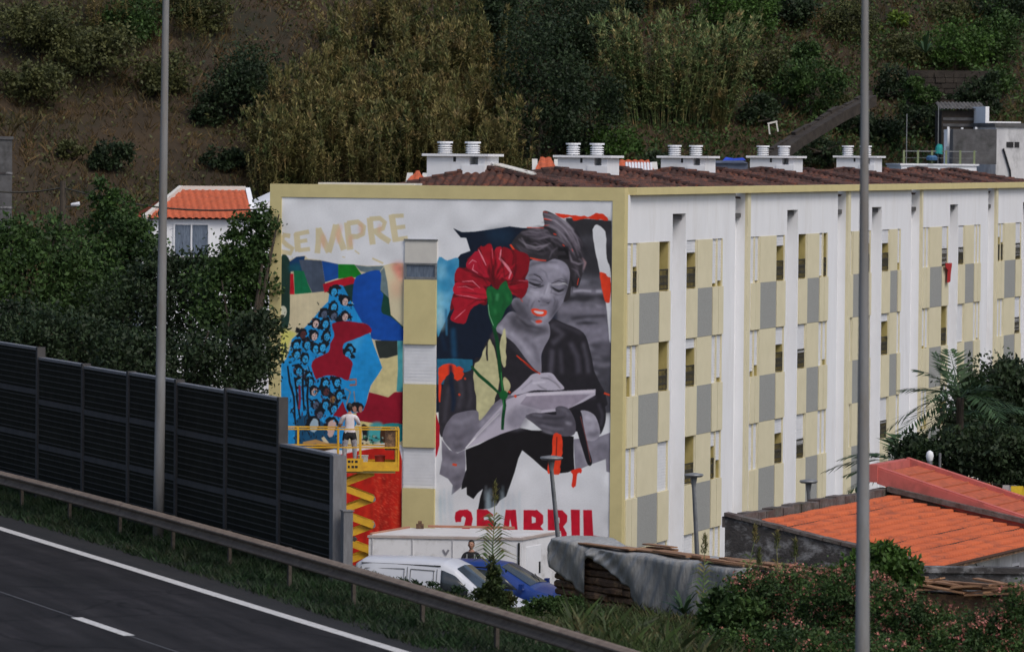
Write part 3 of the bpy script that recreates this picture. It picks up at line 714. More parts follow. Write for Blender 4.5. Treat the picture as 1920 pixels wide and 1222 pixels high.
# crowd: dark blots, faces, bodies
cr = random.Random(5)
faces = [(480,-50,'b'),(560,20,'p'),(480,60,'b'),(410,110,'g'),(560,130,'p'),(480,125,'g'),(350,180,'p'),(420,180,'b'),(340,270,'p'),(260,255,'r'),(430,270,'b'),(210,335,'b'),(290,330,'b'),(350,360,'b'),(400,350,'b'),(275,430,'b'),(215,400,'b'),(595,365,'b'),(580,400,'b'),(505,600,'b'),(420,605,'b'),(340,665,'p'),(425,665,'r'),(470,720,'y'),(300,560,'b'),(230,520,'b'),(310,600,'b'),(350,760,'g'),(420,760,'b'),(480,790,'b'),(335,900,'w'),(465,905,'p'),(645,785,'p'),(380,830,'g'),(230,600,'b'),(520,690,'b')]
for x, y, k in faces:
    for _ in range(5):
        cx, cy = x + cr.uniform(-38, 38), y + cr.uniform(-38, 34)
        fill(ell(Z8(cx, cy), cr.uniform(2, 5), cr.uniform(3, 7), 6, cr.uniform(0, 3)), '#0d141c', rag=1.0)
for x, y, k in faces:
    big = 1.5 if y > 880 else 1.0
    fill(ell(Z8(x - 3, y - 8), 8.5 * big, 10 * big, 8, .3), '#0f151c', rag=.9)
    fc = {'b': '#2b8cc0', 'p': '#b59a93', 'g': '#4c5468', 'r': '#4c2a2c', 'y': '#7b5a33', 'w': '#93a6b5'}[k]
    fill(ell(Z8(x + 2, y + 2), 5.2 * big, 7.2 * big, 8, .25), fc, rag=.4)
    for dx, dy, l in ((-2.2, -1.5, 1.8), (2.2, -.8, 1.8), (0, 4, 2.4), (.6, 1.2, .9)):
        c = Z8(x + 2, y + 2); c = (c[0] + dx * big, c[1] + dy * big); stroke([(c[0] - l * .6 * big, c[1] - .3), (c[0] + l * .6 * big, c[1] + .5)], 1.2 * big, '#141a22')
for _ in range(240):
    x, y = cr.uniform(170, 620), cr.uniform(20, 1000)
    if (y < 420 and x < 330 - (y - 100) * .35) or (x > 460 and 160 < y < 560) or (x > 520 and y > 420): continue
    c = Z8(x, y); a_ = cr.uniform(.6, 2.4); l = cr.uniform(2.5, 7); stroke([c, (c[0] + l * .5 * math.cos(a_) + cr.uniform(-1, 1), c[1] + l * .5 * math.sin(a_)), (c[0] + l * math.cos(a_), c[1] + l * math.sin(a_))], cr.uniform(.8, 2.2), cr.choice(['#0d141c', '#0d141c', '#0d141c', '#3a97c8', '#6c8a9c', '#4a2634']), taper=.5)
for _ in range(90):
    x = cr.uniform(160, 520); y = cr.uniform(450, 1010)
    if x > 330 and y < 560: continue
    a_ = cr.gauss(1.45, .35); l = cr.uniform(5, 15) if x < 300 else cr.uniform(3, 8); c = Z8(x, y)
    stroke([(c[0], c[1]), (c[0] + l * math.cos(a_) * .5 + 1, c[1] + l * math.sin(a_) * .5), (c[0] + l * math.cos(a_), c[1] + l * math.sin(a_))], cr.uniform(1, 3.4), cr.choice(['#0e151e', '#0e151e', '#101a24', '#3a1c2c', '#2c86bb']), taper=.6)
for f_ in ([150,480,165,600,195,700,205,900], [200,560,215,700,240,860], [262,500,258,640,268,800], [180,480,230,470,250,500], [300,560,290,700,300,850]): S(Z8, f_, 16, '#0e151d', taper=.3)
S(Z8, [235,620,238,720,232,790], 16, '#6d1f36'); S(Z8, [180,520,195,620,205,690], 12, '#1b7fba')
F(Z8, [470,180,560,160,640,168,722,185,752,232,705,257,625,290,552,322,548,392,612,450,600,530,582,585,520,560,440,548,372,568,350,570,325,452,440,380,455,320,485,262], '#7b0c21', rag=.3)
F(Z8, [775,298,935,300,937,402,860,425,808,425,785,350], '#242a28', sm=False)
F(Z8, [805,430,860,425,940,403,932,660,870,705,735,665,760,600,830,500], '#b2a779', sm=False, streak=.03)
F(Z8, [935,300,975,300,975,668,930,662,940,500], '#3b848b', sm=False, streak=.05)
F(Z8, [733,668,800,685,870,705,915,668,975,665,975,895,810,905,650,870,595,832,690,800,715,740], '#7b0c21', sm=False)
F(Z8, [475,835,515,780,545,733,560,780,582,822,540,850], '#7b0c21', sm=False)
S(Z8, [590,580,640,575,640,615,595,618], 14, '#8a5646'); S(Z8, [560,640,600,665,570,760], 8, '#7a6a60'); S(Z8, [625,660,632,740], 7, '#7a6a60')
fill(ell(Z8(645, 775), 13, 9), '#141418', rag=.6); fill(ell(Z8(630, 790), 3.5, 6), '#9c6f61'); fill(ell(Z8(672, 790), 3.5, 6), '#9c6f61')
F(Z8, [820,905,975,900,975,1012,880,1020,815,1025], '#1b777c'); F(Z8, [660,872,762,888,750,965,690,940], '#b6aa74', sm=False)
F(Z8, [680,905,735,920,720,1010,690,1000], '#15181c', rag=1); F(Z8, [740,900,830,895,825,1010,735,1020], '#3b8f93', soft=2); F(Z8, [820,930,885,925,888,1015,820,1022], '#3a2415')
F(Z8, [230,850,330,840,420,900,500,1000,520,1080,240,1100,205,960], '#101216', a=.75, rag=1)
fill(ell(Z8(340, 905), 8, 13, 9, .2), '#8ea3b0', rag=.6); fill(ell(Z8(462, 930), 7, 16, 9, .1), '#b59890', rag=.6)
S(Z8, [400,990,450,1060,480,1100], 30, '#b9ae93', taper=.2); S(Z8, [260,1035,350,1020,430,1045,520,1050], 32, '#a07b4c', taper=.3); S(Z8, [255,1085,370,1070,480,1075], 44, '#3f2c17', taper=.3)
for _ in range(40):
    c = Z8(cr.uniform(680, 830), cr.uniform(980, 1060)); fill(ell(c, cr.uniform(1, 3), cr.uniform(1, 2.5), 6), cr.choice(['#222a26', '#2a6a50', '#7e8a80', '#16181c']), rag=.4)
F(Z8, [100,1150,300,1110,480,1075,560,1085,700,1050,820,1035,940,1030,975,1060,975,1500,100,1500], '#c4c3c8', sm=False)
F(Z2, [150,600,300,545,420,525,520,505,740,468,762,500,776,560,772,950,762,1180,740,1700,60,1700,60,700], '#a81c12', sm=False)
for _ in range(150):
    x = cr.uniform(420, 765); y = cr.uniform(520, 1150); l = cr.uniform(30, 130)
    S(Z2, [x, y, x + cr.uniform(-6, 6), y + l * .5, x + cr.uniform(-8, 8), y + l], cr.uniform(6, 20), cr.choice(['#7c170f', '#8b1a12', '#c22a18', '#b8200f', '#6a160f', '#c8301c']), soft=2, a=.5)
for _ in range(220):
    x = cr.uniform(610, 750); y = cr.uniform(650, 940); S(Z2, [x, y, x + 12, y + 6], 3, '#cf5a40', a=.45)
# SEMPRE
let = [([150,348,112,342,96,372,128,405,165,428,152,458,92,448], 30), ([190,330,200,447], 38), ([180,338,270,320], 28), ([195,385,258,375], 24), ([200,440,276,430], 26),
       ([322,458,330,380,330,296], 36), ([328,300,365,380,395,452], 38), ([395,452,420,360,440,276], 36), ([440,276,465,360,492,436], 40),
       ([532,435,520,350,512,262], 40), ([512,268,580,258,618,290,612,335,575,352,530,352], 32),
       ([675,402,664,320,655,232], 38), ([655,240,720,235,752,262,740,300,680,318], 30), ([690,315,730,350,785,385], 36),
       ([822,384,808,300,795,212], 40), ([795,222,872,218], 26), ([805,298,882,288], 26), ([815,372,898,360], 28)]
for f_, wd in let: S(Z1, f_, wd, '#b5aa8a', a=.96)
for c_, r_ in (((360,380),14),((455,350),14),((600,300),12),((535,380),12),((470,300),9),((720,300),9)): fill(ell(Z1(*c_), r_ * .35, r_), '#bf8f78', soft=3, a=.6)
S(Z1, [560,440,590,462], 8, '#b5aa8a'); S(Z1, [480,480,500,484], 6, '#b5aa8a'); S(Z1, [672,490,742,522], 12, '#b5aa8a')
# right half: backdrop
F(Z3, [38,425,110,415,185,395,205,370,275,345,245,252,205,250,150,182,215,212,305,208,430,190,555,170,650,182,760,180,800,170,1285,130,1290,1222,1290,1500,30,1500,30,600], '#0b1525', sm=False)
F(Z3, [38,425,110,415,185,395,190,470,160,640,125,780,70,900,36,930], '#3b81a5')
for c_, rx, ry, cc in (((70,500),10,16,'#6aa5bf'),((140,480),10,14,'#1f6f98'),((90,600),11,18,'#2a789e'),((60,720),9,22,'#74a9bd'),((110,700),8,16,'#5d9cba'),((60,840),7,18,'#8fb5c2')): fill(ell(Z3(*c_), rx, ry), cc, soft=5, a=.8)
F(Z3, [380,200,560,190,560,280,460,300], '#12283c', soft=8, a=.8); S(Z3, [100,760,105,950], 12, '#2b5f80', soft=1); S(Z3, [150,900,160,1110], 30, '#123a56', soft=3); S(Z3, [70,940,95,1060], 22, '#0e2238', soft=3)
F(Z3, [36,1118,150,1115,290,1122,300,1300,36,1300], '#1c5770', sm=False, streak=.06)
# grey street behind the figure
F(Z3, [960,110,1060,112,1285,130,1285,1500,900,1500,900,700,960,500], '#2e2d32', sm=False)
for y0_, y1_, cc in ((120,230,'#28272b'),(230,300,'#38373d'),(300,520,'#2b2a2f'),(520,600,'#4c4b53'),(600,650,'#625f69'),(650,720,'#2d2c31'),(720,800,'#6c6974'),(800,870,'#5c5a64'),(870,1000,'#716e7a'),(1000,1100,'#4f4d56'),(1100,1500,'#3c3b42')):
    F(Z3, [900,y0_,1285,y0_+8,1285,y1_+14,900,y1_], cc, soft=5, sm=False)
for _ in range(70):
    y = cr.uniform(520, 1500); x = cr.uniform(960, 1240); l = cr.uniform(30, 120)
    S(Z3, [x, y, x + l * .5, y + cr.uniform(-8, 4), x + l, y + cr.uniform(-6, 10)], cr.uniform(8, 26), cr.choice(['#2c2b30', '#77747f', '#8a8793', '#3c3a41', '#605d68']), soft=3, a=.6, taper=.5)
S(Z3, [1010,635,1070,628,1140,635], 16, '#93909c', soft=1); S(Z3, [1175,632,1215,636], 18, '#93909c', soft=1); S(Z3, [1030,865,1100,860,1190,862], 18, '#18171b', soft=2, taper=.6); S(Z3, [1000,830,1100,815,1245,808], 14, '#2c2a30', soft=2)
F(Z3, [880,75,1000,90,1090,98,1140,96,1170,76,1230,88,1262,128,1200,122,1120,112,1020,128,990,105,930,108], '#c02d14', rag=.7)
F(Z3, [1150,195,1180,160,1215,175,1246,228,1252,400,1282,525,1282,975,1266,940,1245,720,1205,505,1168,335], '#bcbec9', rag=.5)
F(Z3, [1200,500,1240,508,1262,530,1282,552,1277,690,1250,716,1226,665,1212,580], '#c7361b', rag=.8)
# jacket and torso
F(Z3, [830,840,960,868,1085,932,1130,1050,1160,1200,1200,1500,280,1500,300,1140,350,1105,380,1010,415,965,450,905,540,940,700,1140,775,1222,790,1060], '#201e23')
for f_, wd, cc in (([850,870,940,940,860,1010],40,'#413e46'), ([880,860,1000,900,1075,935],18,'#3b3840'), ([990,1000,1040,1100,1050,1222],34,'#413e47'), ([860,1050,850,1222],30,'#45424b'), ([920,1050,930,1222],18,'#403d46'),
                  ([1080,1000,1110,1120,1120,1222],20,'#4a4750'), ([560,1000,640,1090,720,1190],30,'#2d2b31'), ([430,940,470,980],40,'#34313a'), ([330,1150,420,1200],30,'#2d2b30')): S(Z3, f_, wd, cc, soft=3, a=.9)
# neck
F(Z3, [455,910,500,840,560,780,640,800,760,870,830,855,845,950,800,1040,782,1100,778,1222,690,1140,600,1020,530,960], '#77747f')
F(Z3, [570,790,640,850,740,900,820,880,830,930,760,950,650,930,560,880], '#3c3a41', soft=5, a=.85)
for f_, wd, cc in (([560,930,650,1010,720,1120],30,'#8f8c98'), ([660,960,740,1040,765,1150],26,'#5a5862'), ([800,960,770,1060],20,'#6a6771'), ([480,880,540,940],22,'#9a97a2'), ([700,1000,800,960],16,'#8a8793')): S(Z3, f_, wd, cc, soft=3, a=.8)
# face
F(Z3, [672,520,690,430,760,398,860,398,950,430,988,505,975,600,938,710,885,790,835,855,775,882,700,862,620,800,570,730,590,682,650,670], '#75727e')
for f_, cc, sf, al_ in (([760,420,880,410,960,450,975,530,900,560,800,540,740,480],'#85828e',6,.9), ([700,500,760,470,800,520,760,560,690,560],'#74717d',4,.8), ([700,620,780,600,800,650,760,700,700,690],'#8f8c98',5,.9),
                        ([880,660,940,640,930,720,890,760],'#7b7884',5,.8), ([570,720,640,700,700,800,690,860,620,800],'#49474f',6,.9), ([660,790,720,820,760,860,700,862],'#57545e',4,.8), ([820,580,860,590,870,680,800,690,790,640],'#8d8a96',3,.9),
                        ([770,670,800,690,860,690,845,722,790,712],'#5a5762',2,.7), ([850,760,890,700,905,730,880,790,840,830],'#4e4c55',4,.8), ([780,805,830,805,820,840,770,840],'#8f8c98',3,.7), ([960,540,985,560,970,640,945,690],'#4d4b54',4,.8)): F(Z3, f_, cc, soft=sf, a=al_)
for f_, wd, cc in (([690,565,730,585,775,600,802,592],19,'#101013'), ([700,545,750,552,795,570],7,'#3a383f'), ([850,600,880,622,915,632,950,612],19,'#101013'), ([860,585,910,585,960,575],6,'#c9c7cf'), ([690,520,740,512,790,535],9,'#3b3940'),
                  ([870,560,930,545,968,560],9,'#3d3b42'), ([735,590,765,602],8,'#0d0d10'), ([885,628,915,634],9,'#0d0d10'), ([822,600,800,660,775,690],5,'#55525c'), ([700,690,680,740,690,770],6,'#504d57'), ([880,660,905,720],6,'#504d57'), ([845,575,852,590],6,'#c0bec8')): S(Z3, f_, wd, cc, soft=1, a=.9, taper=.5)
F(Z3, [708,765,740,756,775,766,818,770,822,795,800,812,765,814,730,802], '#c63c24', rag=.3)
F(Z3, [730,772,762,776,800,782,790,796,758,796,735,784], '#b9b3b6'); F(Z3, [742,846,770,838,790,850,765,868,745,862], '#c23a22')
S(Z3, [635,690,650,710], 7, '#b4402c'); S(Z3, [730,815,790,822], 6, '#2c2a30', soft=1)
for f_, wd, cc, sf in (([678,470,720,440,800,425,900,430],16,'#3c3a42',2), ([728,512,770,532,795,562],9,'#1d1b20',0), ([695,572,735,588,780,584],13,'#121115',0), ([690,548,740,556,790,575],5,'#2c2a30',0), ([698,628,740,640,770,640],12,'#9c99a6',1), ([700,600,740,612,780,606],5,'#3a3840',0),
    ([855,578,905,560,965,572],8,'#211f24',0), ([862,606,905,636,945,626],13,'#121115',0), ([930,574,955,580,972,592],5,'#dedce4',0), ([850,640,900,662,940,655],8,'#44424a',1), ([838,570,828,610,812,655],9,'#a9a6b3',1), ([850,585,858,620,850,650],7,'#4a4850',1),
    ([770,668,790,660,815,672],20,'#a4a1ae',2), ([760,700,768,708,775,704],8,'#17161a',0), ([820,716,832,720,842,712],8,'#17161a',0), ([770,732,800,736,840,728],6,'#403e46',1), ([735,700,716,735,706,765],8,'#413f47',1), ([870,668,882,700,870,750],9,'#45434b',1),
    ([672,650,705,668,735,690],22,'#9a97a4',2), ([640,700,690,740,700,790],14,'#5a5862',2), ([560,720,600,780,660,830],22,'#2b292f',3), ([900,700,890,760,850,820],12,'#35333a',2), ([710,842,750,870,800,862],12,'#97949f',1), ([600,810,680,880,790,900],20,'#1f1d22',2), ([820,450,880,452,940,490],24,'#9a97a5',3), ([940,520,965,560,960,640],12,'#3b3941',2), ([770,470,815,500,830,550],8,'#57545f',1)):
    S(Z3, f_, wd, cc, soft=sf, a=.85, taper=.45)
# hair
F(Z3, [795,62,880,85,960,140,1030,195,1078,300,1062,365,1100,430,1080,500,1045,608,1000,598,985,680,942,708,975,600,988,500,958,432,880,402,810,425,720,405,680,380,600,345,562,318,600,245,680,185,800,180], '#2a272b')
for _ in range(95):
    t0 = cr.uniform(0, 1); x = 620 + 400 * t0; y = 235 + cr.uniform(-35, 130) - 70 * math.sin(t0 * 3)
    S(Z3, [x, y, x + 40, y - 8 + 20 * t0, x + 85, y + 10 + 45 * t0, x + 110, y + 45 + 70 * t0], cr.uniform(5, 16), cr.choice(['#17161a', '#1b191d', '#49434b', '#5f5861', '#3a353c', '#211e22']), soft=1, a=.7, taper=.8)
for f_, wd, cc in (([800,80,850,95,920,150,1000,230,1040,310],18,'#6b646d'), ([800,130,870,150,960,210,1020,300,1050,380],14,'#5a535c'), ([810,160,900,190,960,260],10,'#767079'), ([640,250,680,320,760,340,830,300],12,'#6d666f'), ([700,210,760,250,850,240,930,280],16,'#4e4850'),
                  ([1050,400,1090,430,1080,500],14,'#5f5962'), ([1030,470,1060,520,1030,590],12,'#1a181c'), ([900,330,960,330,980,390,900,390],50,'#121114')): S(Z3, f_, wd, cc, soft=1, a=.85, taper=.5)
for f_, wd in (([800,115,860,125],14), ([680,178,800,182],8), ([700,395,760,410,818,415],14), ([795,65,830,72],6), ([560,300,590,340],22), ([870,222,890,230],12), ([935,300,950,312],12), ([1050,540,1040,590],8), ([800,165,840,160],6), ([1000,330,1010,350],8)): S(Z3, f_, wd, '#c23a20', taper=.4)
for f_, wd, cc in (([640,215,700,235,780,225,850,235],26,'#5d5660'), ([800,90,870,130,930,210,980,300],22,'#746d77'), ([830,150,900,200,945,290],16,'#8a838d'), ([905,110,975,180,1030,270],14,'#807983'), ([600,290,650,330,720,360],14,'#585159'), ([760,300,830,310,880,370],14,'#645d67'),
                  ([990,230,1040,300,1060,360],14,'#6a636d'), ([1000,420,1040,470,1020,540],16,'#544d56'), ([690,200,760,190,830,200],12,'#7a737d'), ([720,350,790,370,840,350],12,'#4e4850')): S(Z3, f_, wd, cc, soft=2, a=.7, taper=.8)
for f_, wd, cc in (([690,440,740,420,820,412],14,'#57545e'), ([700,640,730,660,770,650],12,'#a39fab'), ([820,600,835,650,840,690],10,'#a8a4b0'), ([780,700,790,712,850,712],8,'#1c1a1e'), ([600,700,640,780,700,840],18,'#3a383f'), ([900,740,870,800,820,850],12,'#3e3c44'), ([880,450,930,470,960,510],20,'#9490a0'), ([720,470,780,460],16,'#8b8894')): S(Z3, f_, wd, cc, soft=3, a=.7, taper=.5)
for f_, wd, cc in (([798,75,860,88,930,130,1000,190,1040,260,1060,330],9,'#8d8691'), ([800,105,880,130,950,190,1010,270],8,'#a19aa5'), ([800,150,870,165,930,215,985,290,1020,370],9,'#7d7681'), ([870,80,950,130,1020,200],6,'#b0a9b3'), ([640,215,690,205,760,215,830,200],10,'#6f6872'), ([620,260,670,300,740,320,800,310,850,290],10,'#8a838d'), ([600,300,640,345,700,372],8,'#57505a'),
    ([700,250,770,260,840,240,900,250,960,300],11,'#6c656f'), ([840,400,860,350,900,320],10,'#5d5660'), ([980,350,1000,420,1050,440,1085,430],14,'#7a727c'), ([1075,395,1100,430,1085,480],12,'#9a7c80'), ([1000,470,1040,490,1060,540],12,'#615a64'), ([900,345,950,335,985,370],22,'#0c0b0e'), ([700,330,760,350,830,340],12,'#141317'), ([640,240,700,240,760,245],8,'#18171b'), ([990,520,1010,580,1000,640],16,'#131216'), ([820,240,900,270,950,320],9,'#19181c'), ([900,180,960,240,1000,310],8,'#19181c')):
    S(Z3, f_, wd, cc, soft=1, a=.85, taper=.75)
# cream drips
F(Z3, [368,1062,395,1010,415,978,448,1050,470,1160,480,1300,430,1420,320,1400,312,1180,350,1115], '#aaa67e', rag=.8)
F(Z3, [485,1000,505,935,525,898,530,1030,528,1160,508,1168,488,1080], '#aaa67e', rag=.6)
S(Z3, [395,1000,392,1080,398,1140], 14, '#201e23', taper=.3)
# left sleeve, forearm
F(Z4, [110,30,200,60,285,60,292,300,200,312,140,345,110,390,70,470,46,430,44,250,70,150], '#27252b')
for f_, wd in (([110,150,90,260,80,380],22), ([180,100,190,200,170,290],24), ([240,120,250,220,230,290],18)): S(Z4, f_, wd, '#3d3a42', soft=3, a=.8)
F(Z4, [275,0,410,0,425,90,402,200,395,262,350,330,310,368,292,362,286,290,270,130], '#aaa67e', rag=.8); F(Z4, [455,95,485,110,500,150,480,190,450,200], '#aaa67e')
F(Z4, [115,355,160,320,285,302,300,365,340,330,400,255,500,200,560,240,480,350,340,440,215,545,150,570,110,540,68,480,80,410], '#66636e')
for f_, wd, cc in (([130,370,200,380,270,340],30,'#7d7a86'), ([100,470,180,480,260,420],34,'#55525c'), ([140,540,200,520],24,'#3c3a41'), ([300,400,400,320,480,240],30,'#8d8a96'), ([90,400,70,470,110,530],10,'#2e2c32')): S(Z4, f_, wd, cc, soft=4, a=.8)
# black skirt with ragged ends
F(Z4, [212,550,300,520,440,450,560,415,640,428,720,430,800,455,905,470,902,600,908,680,860,695,760,712,700,660,640,610,575,555,548,610,530,690,500,770,470,850,430,870,410,905,360,925,290,935,310,860,322,800,290,830,262,866,220,842,225,790,185,805,190,740,215,680], '#121013', sm=False, rag=.8)
F(Z4, [58,490,110,560,160,572,214,552,216,640,210,700,180,790,125,842,130,780,100,735,45,705,62,620], '#6c6974', sm=False, rag=.8)
for f_, wd, cc in (([70,560,130,600,200,600],26,'#4f4c55'), ([60,640,140,660,200,650],20,'#85828d'), ([130,740,170,730,200,700],24,'#4a4850'), ([140,800,180,770],20,'#3a3840')): S(Z4, f_, wd, cc, soft=4, a=.8)
# right lower grey, forearm, sleeve, strap
F(Z4, [902,485,1060,470,1138,440,1138,700,1112,690,1105,612,1000,648,912,690], '#716e79', sm=False, rag=.6)
for f_, wd, cc in (([920,520,970,560,1000,640],30,'#97949f'), ([1050,520,1120,560],30,'#5b5963'), ([1080,480,1130,500],24,'#82808b')): S(Z4, f_, wd, cc, soft=4, a=.8)
F(Z4, [800,230,900,240,1045,165,1085,230,1105,300,1103,380,1070,455,1050,380,1000,300,950,320,960,420,900,430,880,340], '#1d1b20')
S(Z4, [1060,260,1085,330,1075,400], 14, '#3a3740', soft=2); S(Z4, [900,260,980,230,1040,220], 16, '#34313a', soft=2)
F(Z4, [938,318,980,304,1040,340,1070,440,1042,490,985,492,950,440], '#8c8994'); S(Z4, [990,450,1040,460,1060,430], 30, '#514e58', soft=4); S(Z4, [970,340,1020,360], 24, '#a29fab', soft=3)
F(Z4, [888,312,945,306,965,400,990,520,1020,632,992,648,955,540,925,440], '#16151a'); S(Z4, [945,340,985,500,1010,630], 5, '#6a3a38')
# notebook and hands
F(Z4, [208,545,290,440,400,320,480,232,600,190,800,180,1042,168,1040,205,960,250,870,290,780,310,600,330,560,412,440,452,350,492], '#a6a0ac', sm=False)
F(Z4, [600,212,800,206,1010,200,880,285,700,300,560,262], '#877f8c', sm=False); F(Z4, [470,350,560,270,700,300,620,330,600,400,500,420], '#6c6974', soft=5, a=.8); S(Z4, [215,540,320,430,430,320], 6, '#d0ccd4'); S(Z4, [280,480,380,380,460,300], 16, '#7d7985', soft=3)
S(Z4, [600,205,800,192,1035,182], 14, '#bdb6c0')
F(Z4, [500,205,560,150,605,105,640,72,700,64,762,66,800,110,842,165,760,175,650,175,560,200], '#a39eaa')
for f_, wd, cc in (([690,95,740,100,790,130,820,165],7,'#2f2d33'), ([670,140,700,160,730,170],6,'#3a383f'), ([570,170,640,110],12,'#77747f'), ([640,130,720,120],16,'#bbb7c1'), ([740,80,790,120],10,'#87848f')): S(Z4, f_, wd, cc, soft=1, a=.9, taper=.4)
F(Z4, [598,345,640,318,720,322,790,330,785,290,815,274,868,290,900,340,915,390,908,450,860,468,800,460,730,448,690,420,640,380], '#4b4851')
for f_, wd, cc in (([620,335,700,350,790,352,850,345],16,'#2a282d'), ([640,330,700,340],14,'#726f7a'), ([660,372,740,392,830,400],12,'#26242a'), ([690,395,770,420,840,420],14,'#6c6974'), ([800,290,850,300,870,330],20,'#5d5a64'), ([850,380,890,390],26,'#86838e'), ([700,430,770,450],10,'#8a8791')): S(Z4, f_, wd, cc, soft=2, a=.85, taper=.4)
S(Z3, [605,1092,660,1140,720,1190,775,1225], 14, '#c4341a', taper=.5); S(Z3, [640,1130,760,1215], 5, '#3a1512')
# orange
F(Z4, [765,560,770,460,822,458,830,550,818,640,812,706,775,708,735,692,745,620], '#c8361a', rag=.6); S(Z4, [795,470,790,600], 6, '#5a1a14')
F(Z4, [888,686,945,668,950,700,925,706,912,785,890,785,896,720], '#bf2a18', rag=.5)
F(Z4, [48,25,110,5,160,20,200,45,190,100,150,110,128,60,100,80,62,130,52,235,42,235,40,90], '#c8361a', rag=.8); S(Z4, [118,10,122,120,140,240,130,310], 30, '#101c2e', soft=2, taper=.3)
S(Z4, [205,95,215,105], 12, '#b23a22'); S(Z4, [170,195,178,208], 12, '#b23a22'); S(Z4, [1095,192,1132,205], 20, '#c23f22', taper=.4); S(Z4, [525,205,535,220], 14, '#c23f22'); S(Z4, [130,645,158,650], 14, '#c23f22'); S(Z4, [485,180,500,190], 10, '#c23f22')
F(Z4, [24,315,48,400,48,520,32,585,20,605], '#900f22', sm=False)
# stem
S(Z3, [440,880,465,980,478,1090,490,1222], 26, '#0a3b1d'); S(Z4, [425,0,440,110,452,190,462,270,452,350,448,425], 22, '#0a3b1d', taper=.2); S(Z4, [250,20,300,80,360,130,440,205], 22, '#0b3f1f', taper=.4); S(Z4, [440,60,450,180,458,300], 5, '#2f7a3c'); fill(ell(Z4(455, 205), 8, 9), '#0e5226')
# carnation
F(Z3, [330,322,372,312,415,293,442,340,470,315,500,322,560,332,620,345,690,380,692,440,688,500,660,555,682,590,676,640,640,685,600,650,545,640,480,590,395,600,392,730,330,720,292,742,262,800,238,862,180,862,133,832,160,760,130,770,140,690,165,620,162,550,182,470,245,462,250,410,262,395,320,352], '#5c0a14', rag=.4)
for f_, cc in (([343,322,372,312,415,293,440,345,448,440,430,525,392,445], '#8b0f1e'), ([452,330,500,320,492,400,540,470,582,520,545,560,480,505,455,420], '#a01627'), ([505,322,560,334,590,420,585,500,545,450,500,390], '#7c0c1a'), ([590,340,620,345,690,380,692,470,640,540,600,560,575,470], '#740a17'),
    ([248,430,330,345,392,445,424,525,340,530,262,480], '#98142a'), ([182,470,250,492,330,520,410,565,400,600,260,572,165,560], '#860d1d'), ([165,578,240,565,335,570,392,640,380,690,250,680,158,650], '#a11628'), ([142,690,230,672,380,702,300,742,262,800,238,862,180,862,133,832,160,760], '#8e0f20'), ([440,440,470,520,500,600,470,620,430,600,420,540], '#5a0912')):
    F(Z3, f_, cc, rag=.5)
F(Z3, [540,575,600,556,660,552,690,565,680,625,640,685,590,660,550,640], '#7a0a18', rag=.4); S(Z3, [545,572,600,556,685,562], 6, '#b0505c', a=.8)
for f_ in ([395,445,430,520,450,590], [455,345,460,430,480,510], [262,482,340,530,410,560], [165,565,260,572,390,610], [150,655,250,682,385,700], [500,390,545,455,590,520], [590,350,580,450,600,545]): S(Z3, f_, 9, '#2c040b', soft=1, a=.8, taper=.5)
for _ in range(70):
    an = cr.uniform(-3.3, .5); r0_ = cr.uniform(60, 130); r1_ = r0_ + cr.uniform(60, 140); cx, cy = 430, 600
    wob = cr.uniform(-.12, .12)
    p = [cx + r0_ * math.cos(an), cy + r0_ * math.sin(an) * .95, cx + (r0_ + r1_) / 2 * math.cos(an + wob), cy + (r0_ + r1_) / 2 * math.sin(an + wob) * .95, cx + r1_ * math.cos(an + wob * .5), cy + r1_ * math.sin(an + wob * .5) * .95]
    if p[-2] > 670 or p[-1] < 330 and p[-2] < 320: continue
    S(Z3, p, cr.uniform(7, 22), cr.choice(['#5a0913', '#6d0a16', '#a31124', '#b01a2c', '#3f0810', '#7d0b19']), soft=1, a=.75, taper=.8)
for f_, wd in (([332,335,360,390,388,450],12), ([495,335,485,400,540,460,565,500,550,545],20), ([262,440,290,410,320,425],9), ([300,440,290,480,330,505],10), ([215,565,290,560,345,612],9), ([170,660,260,670,350,692],6), ([160,835,200,800,240,765],7), ([430,330,435,400],7), ([180,605,240,600,300,625],5)): S(Z3, f_, wd, '#cc7480', soft=0, a=.85, taper=.6)
for f_, wd in (([420,350,430,450,450,560],14), ([470,350,510,450,520,540],12), ([600,360,600,480,560,600],12), ([280,520,370,540,400,590],14), ([200,640,300,650,390,660],10), ([540,570,600,560,670,570],8), ([255,740,330,690,390,700],12)): S(Z3, f_, wd, '#3d060e', soft=1, a=.8, taper=.6)
F(Z3, [388,640,400,605,430,600,470,625,490,590,530,560,550,610,572,650,572,710,530,760,500,830,470,870,452,902,420,850,402,780,398,700], '#115429')
for f_, wd, cc in (([470,650,465,700],30,'#3f8b56'), ([420,620,440,680,435,740],14,'#0a3a1c'), ([450,760,455,800],20,'#2f7a45'), ([500,640,520,700,500,780],14,'#0c401f'), ([410,640,425,700],10,'#2c7a40'), ([540,650,550,700],10,'#2a7a3e')): S(Z3, f_, wd, cc, soft=2, a=.85, taper=.5)
S(Z3, [402,730,410,800,440,880], 4, '#7fae8c')
# pale blue trickles under the figure
for _ in range(60):
    x = cr.choice([cr.uniform(20, 130), cr.uniform(330, 560)]); y = cr.uniform(780, 900)
    S(Z4, [x, y, x, y + cr.uniform(60, 260)], cr.uniform(3, 12), cr.choice(['#9fb0ba', '#8fa6b2', '#aab2bb']), soft=2, a=.35)
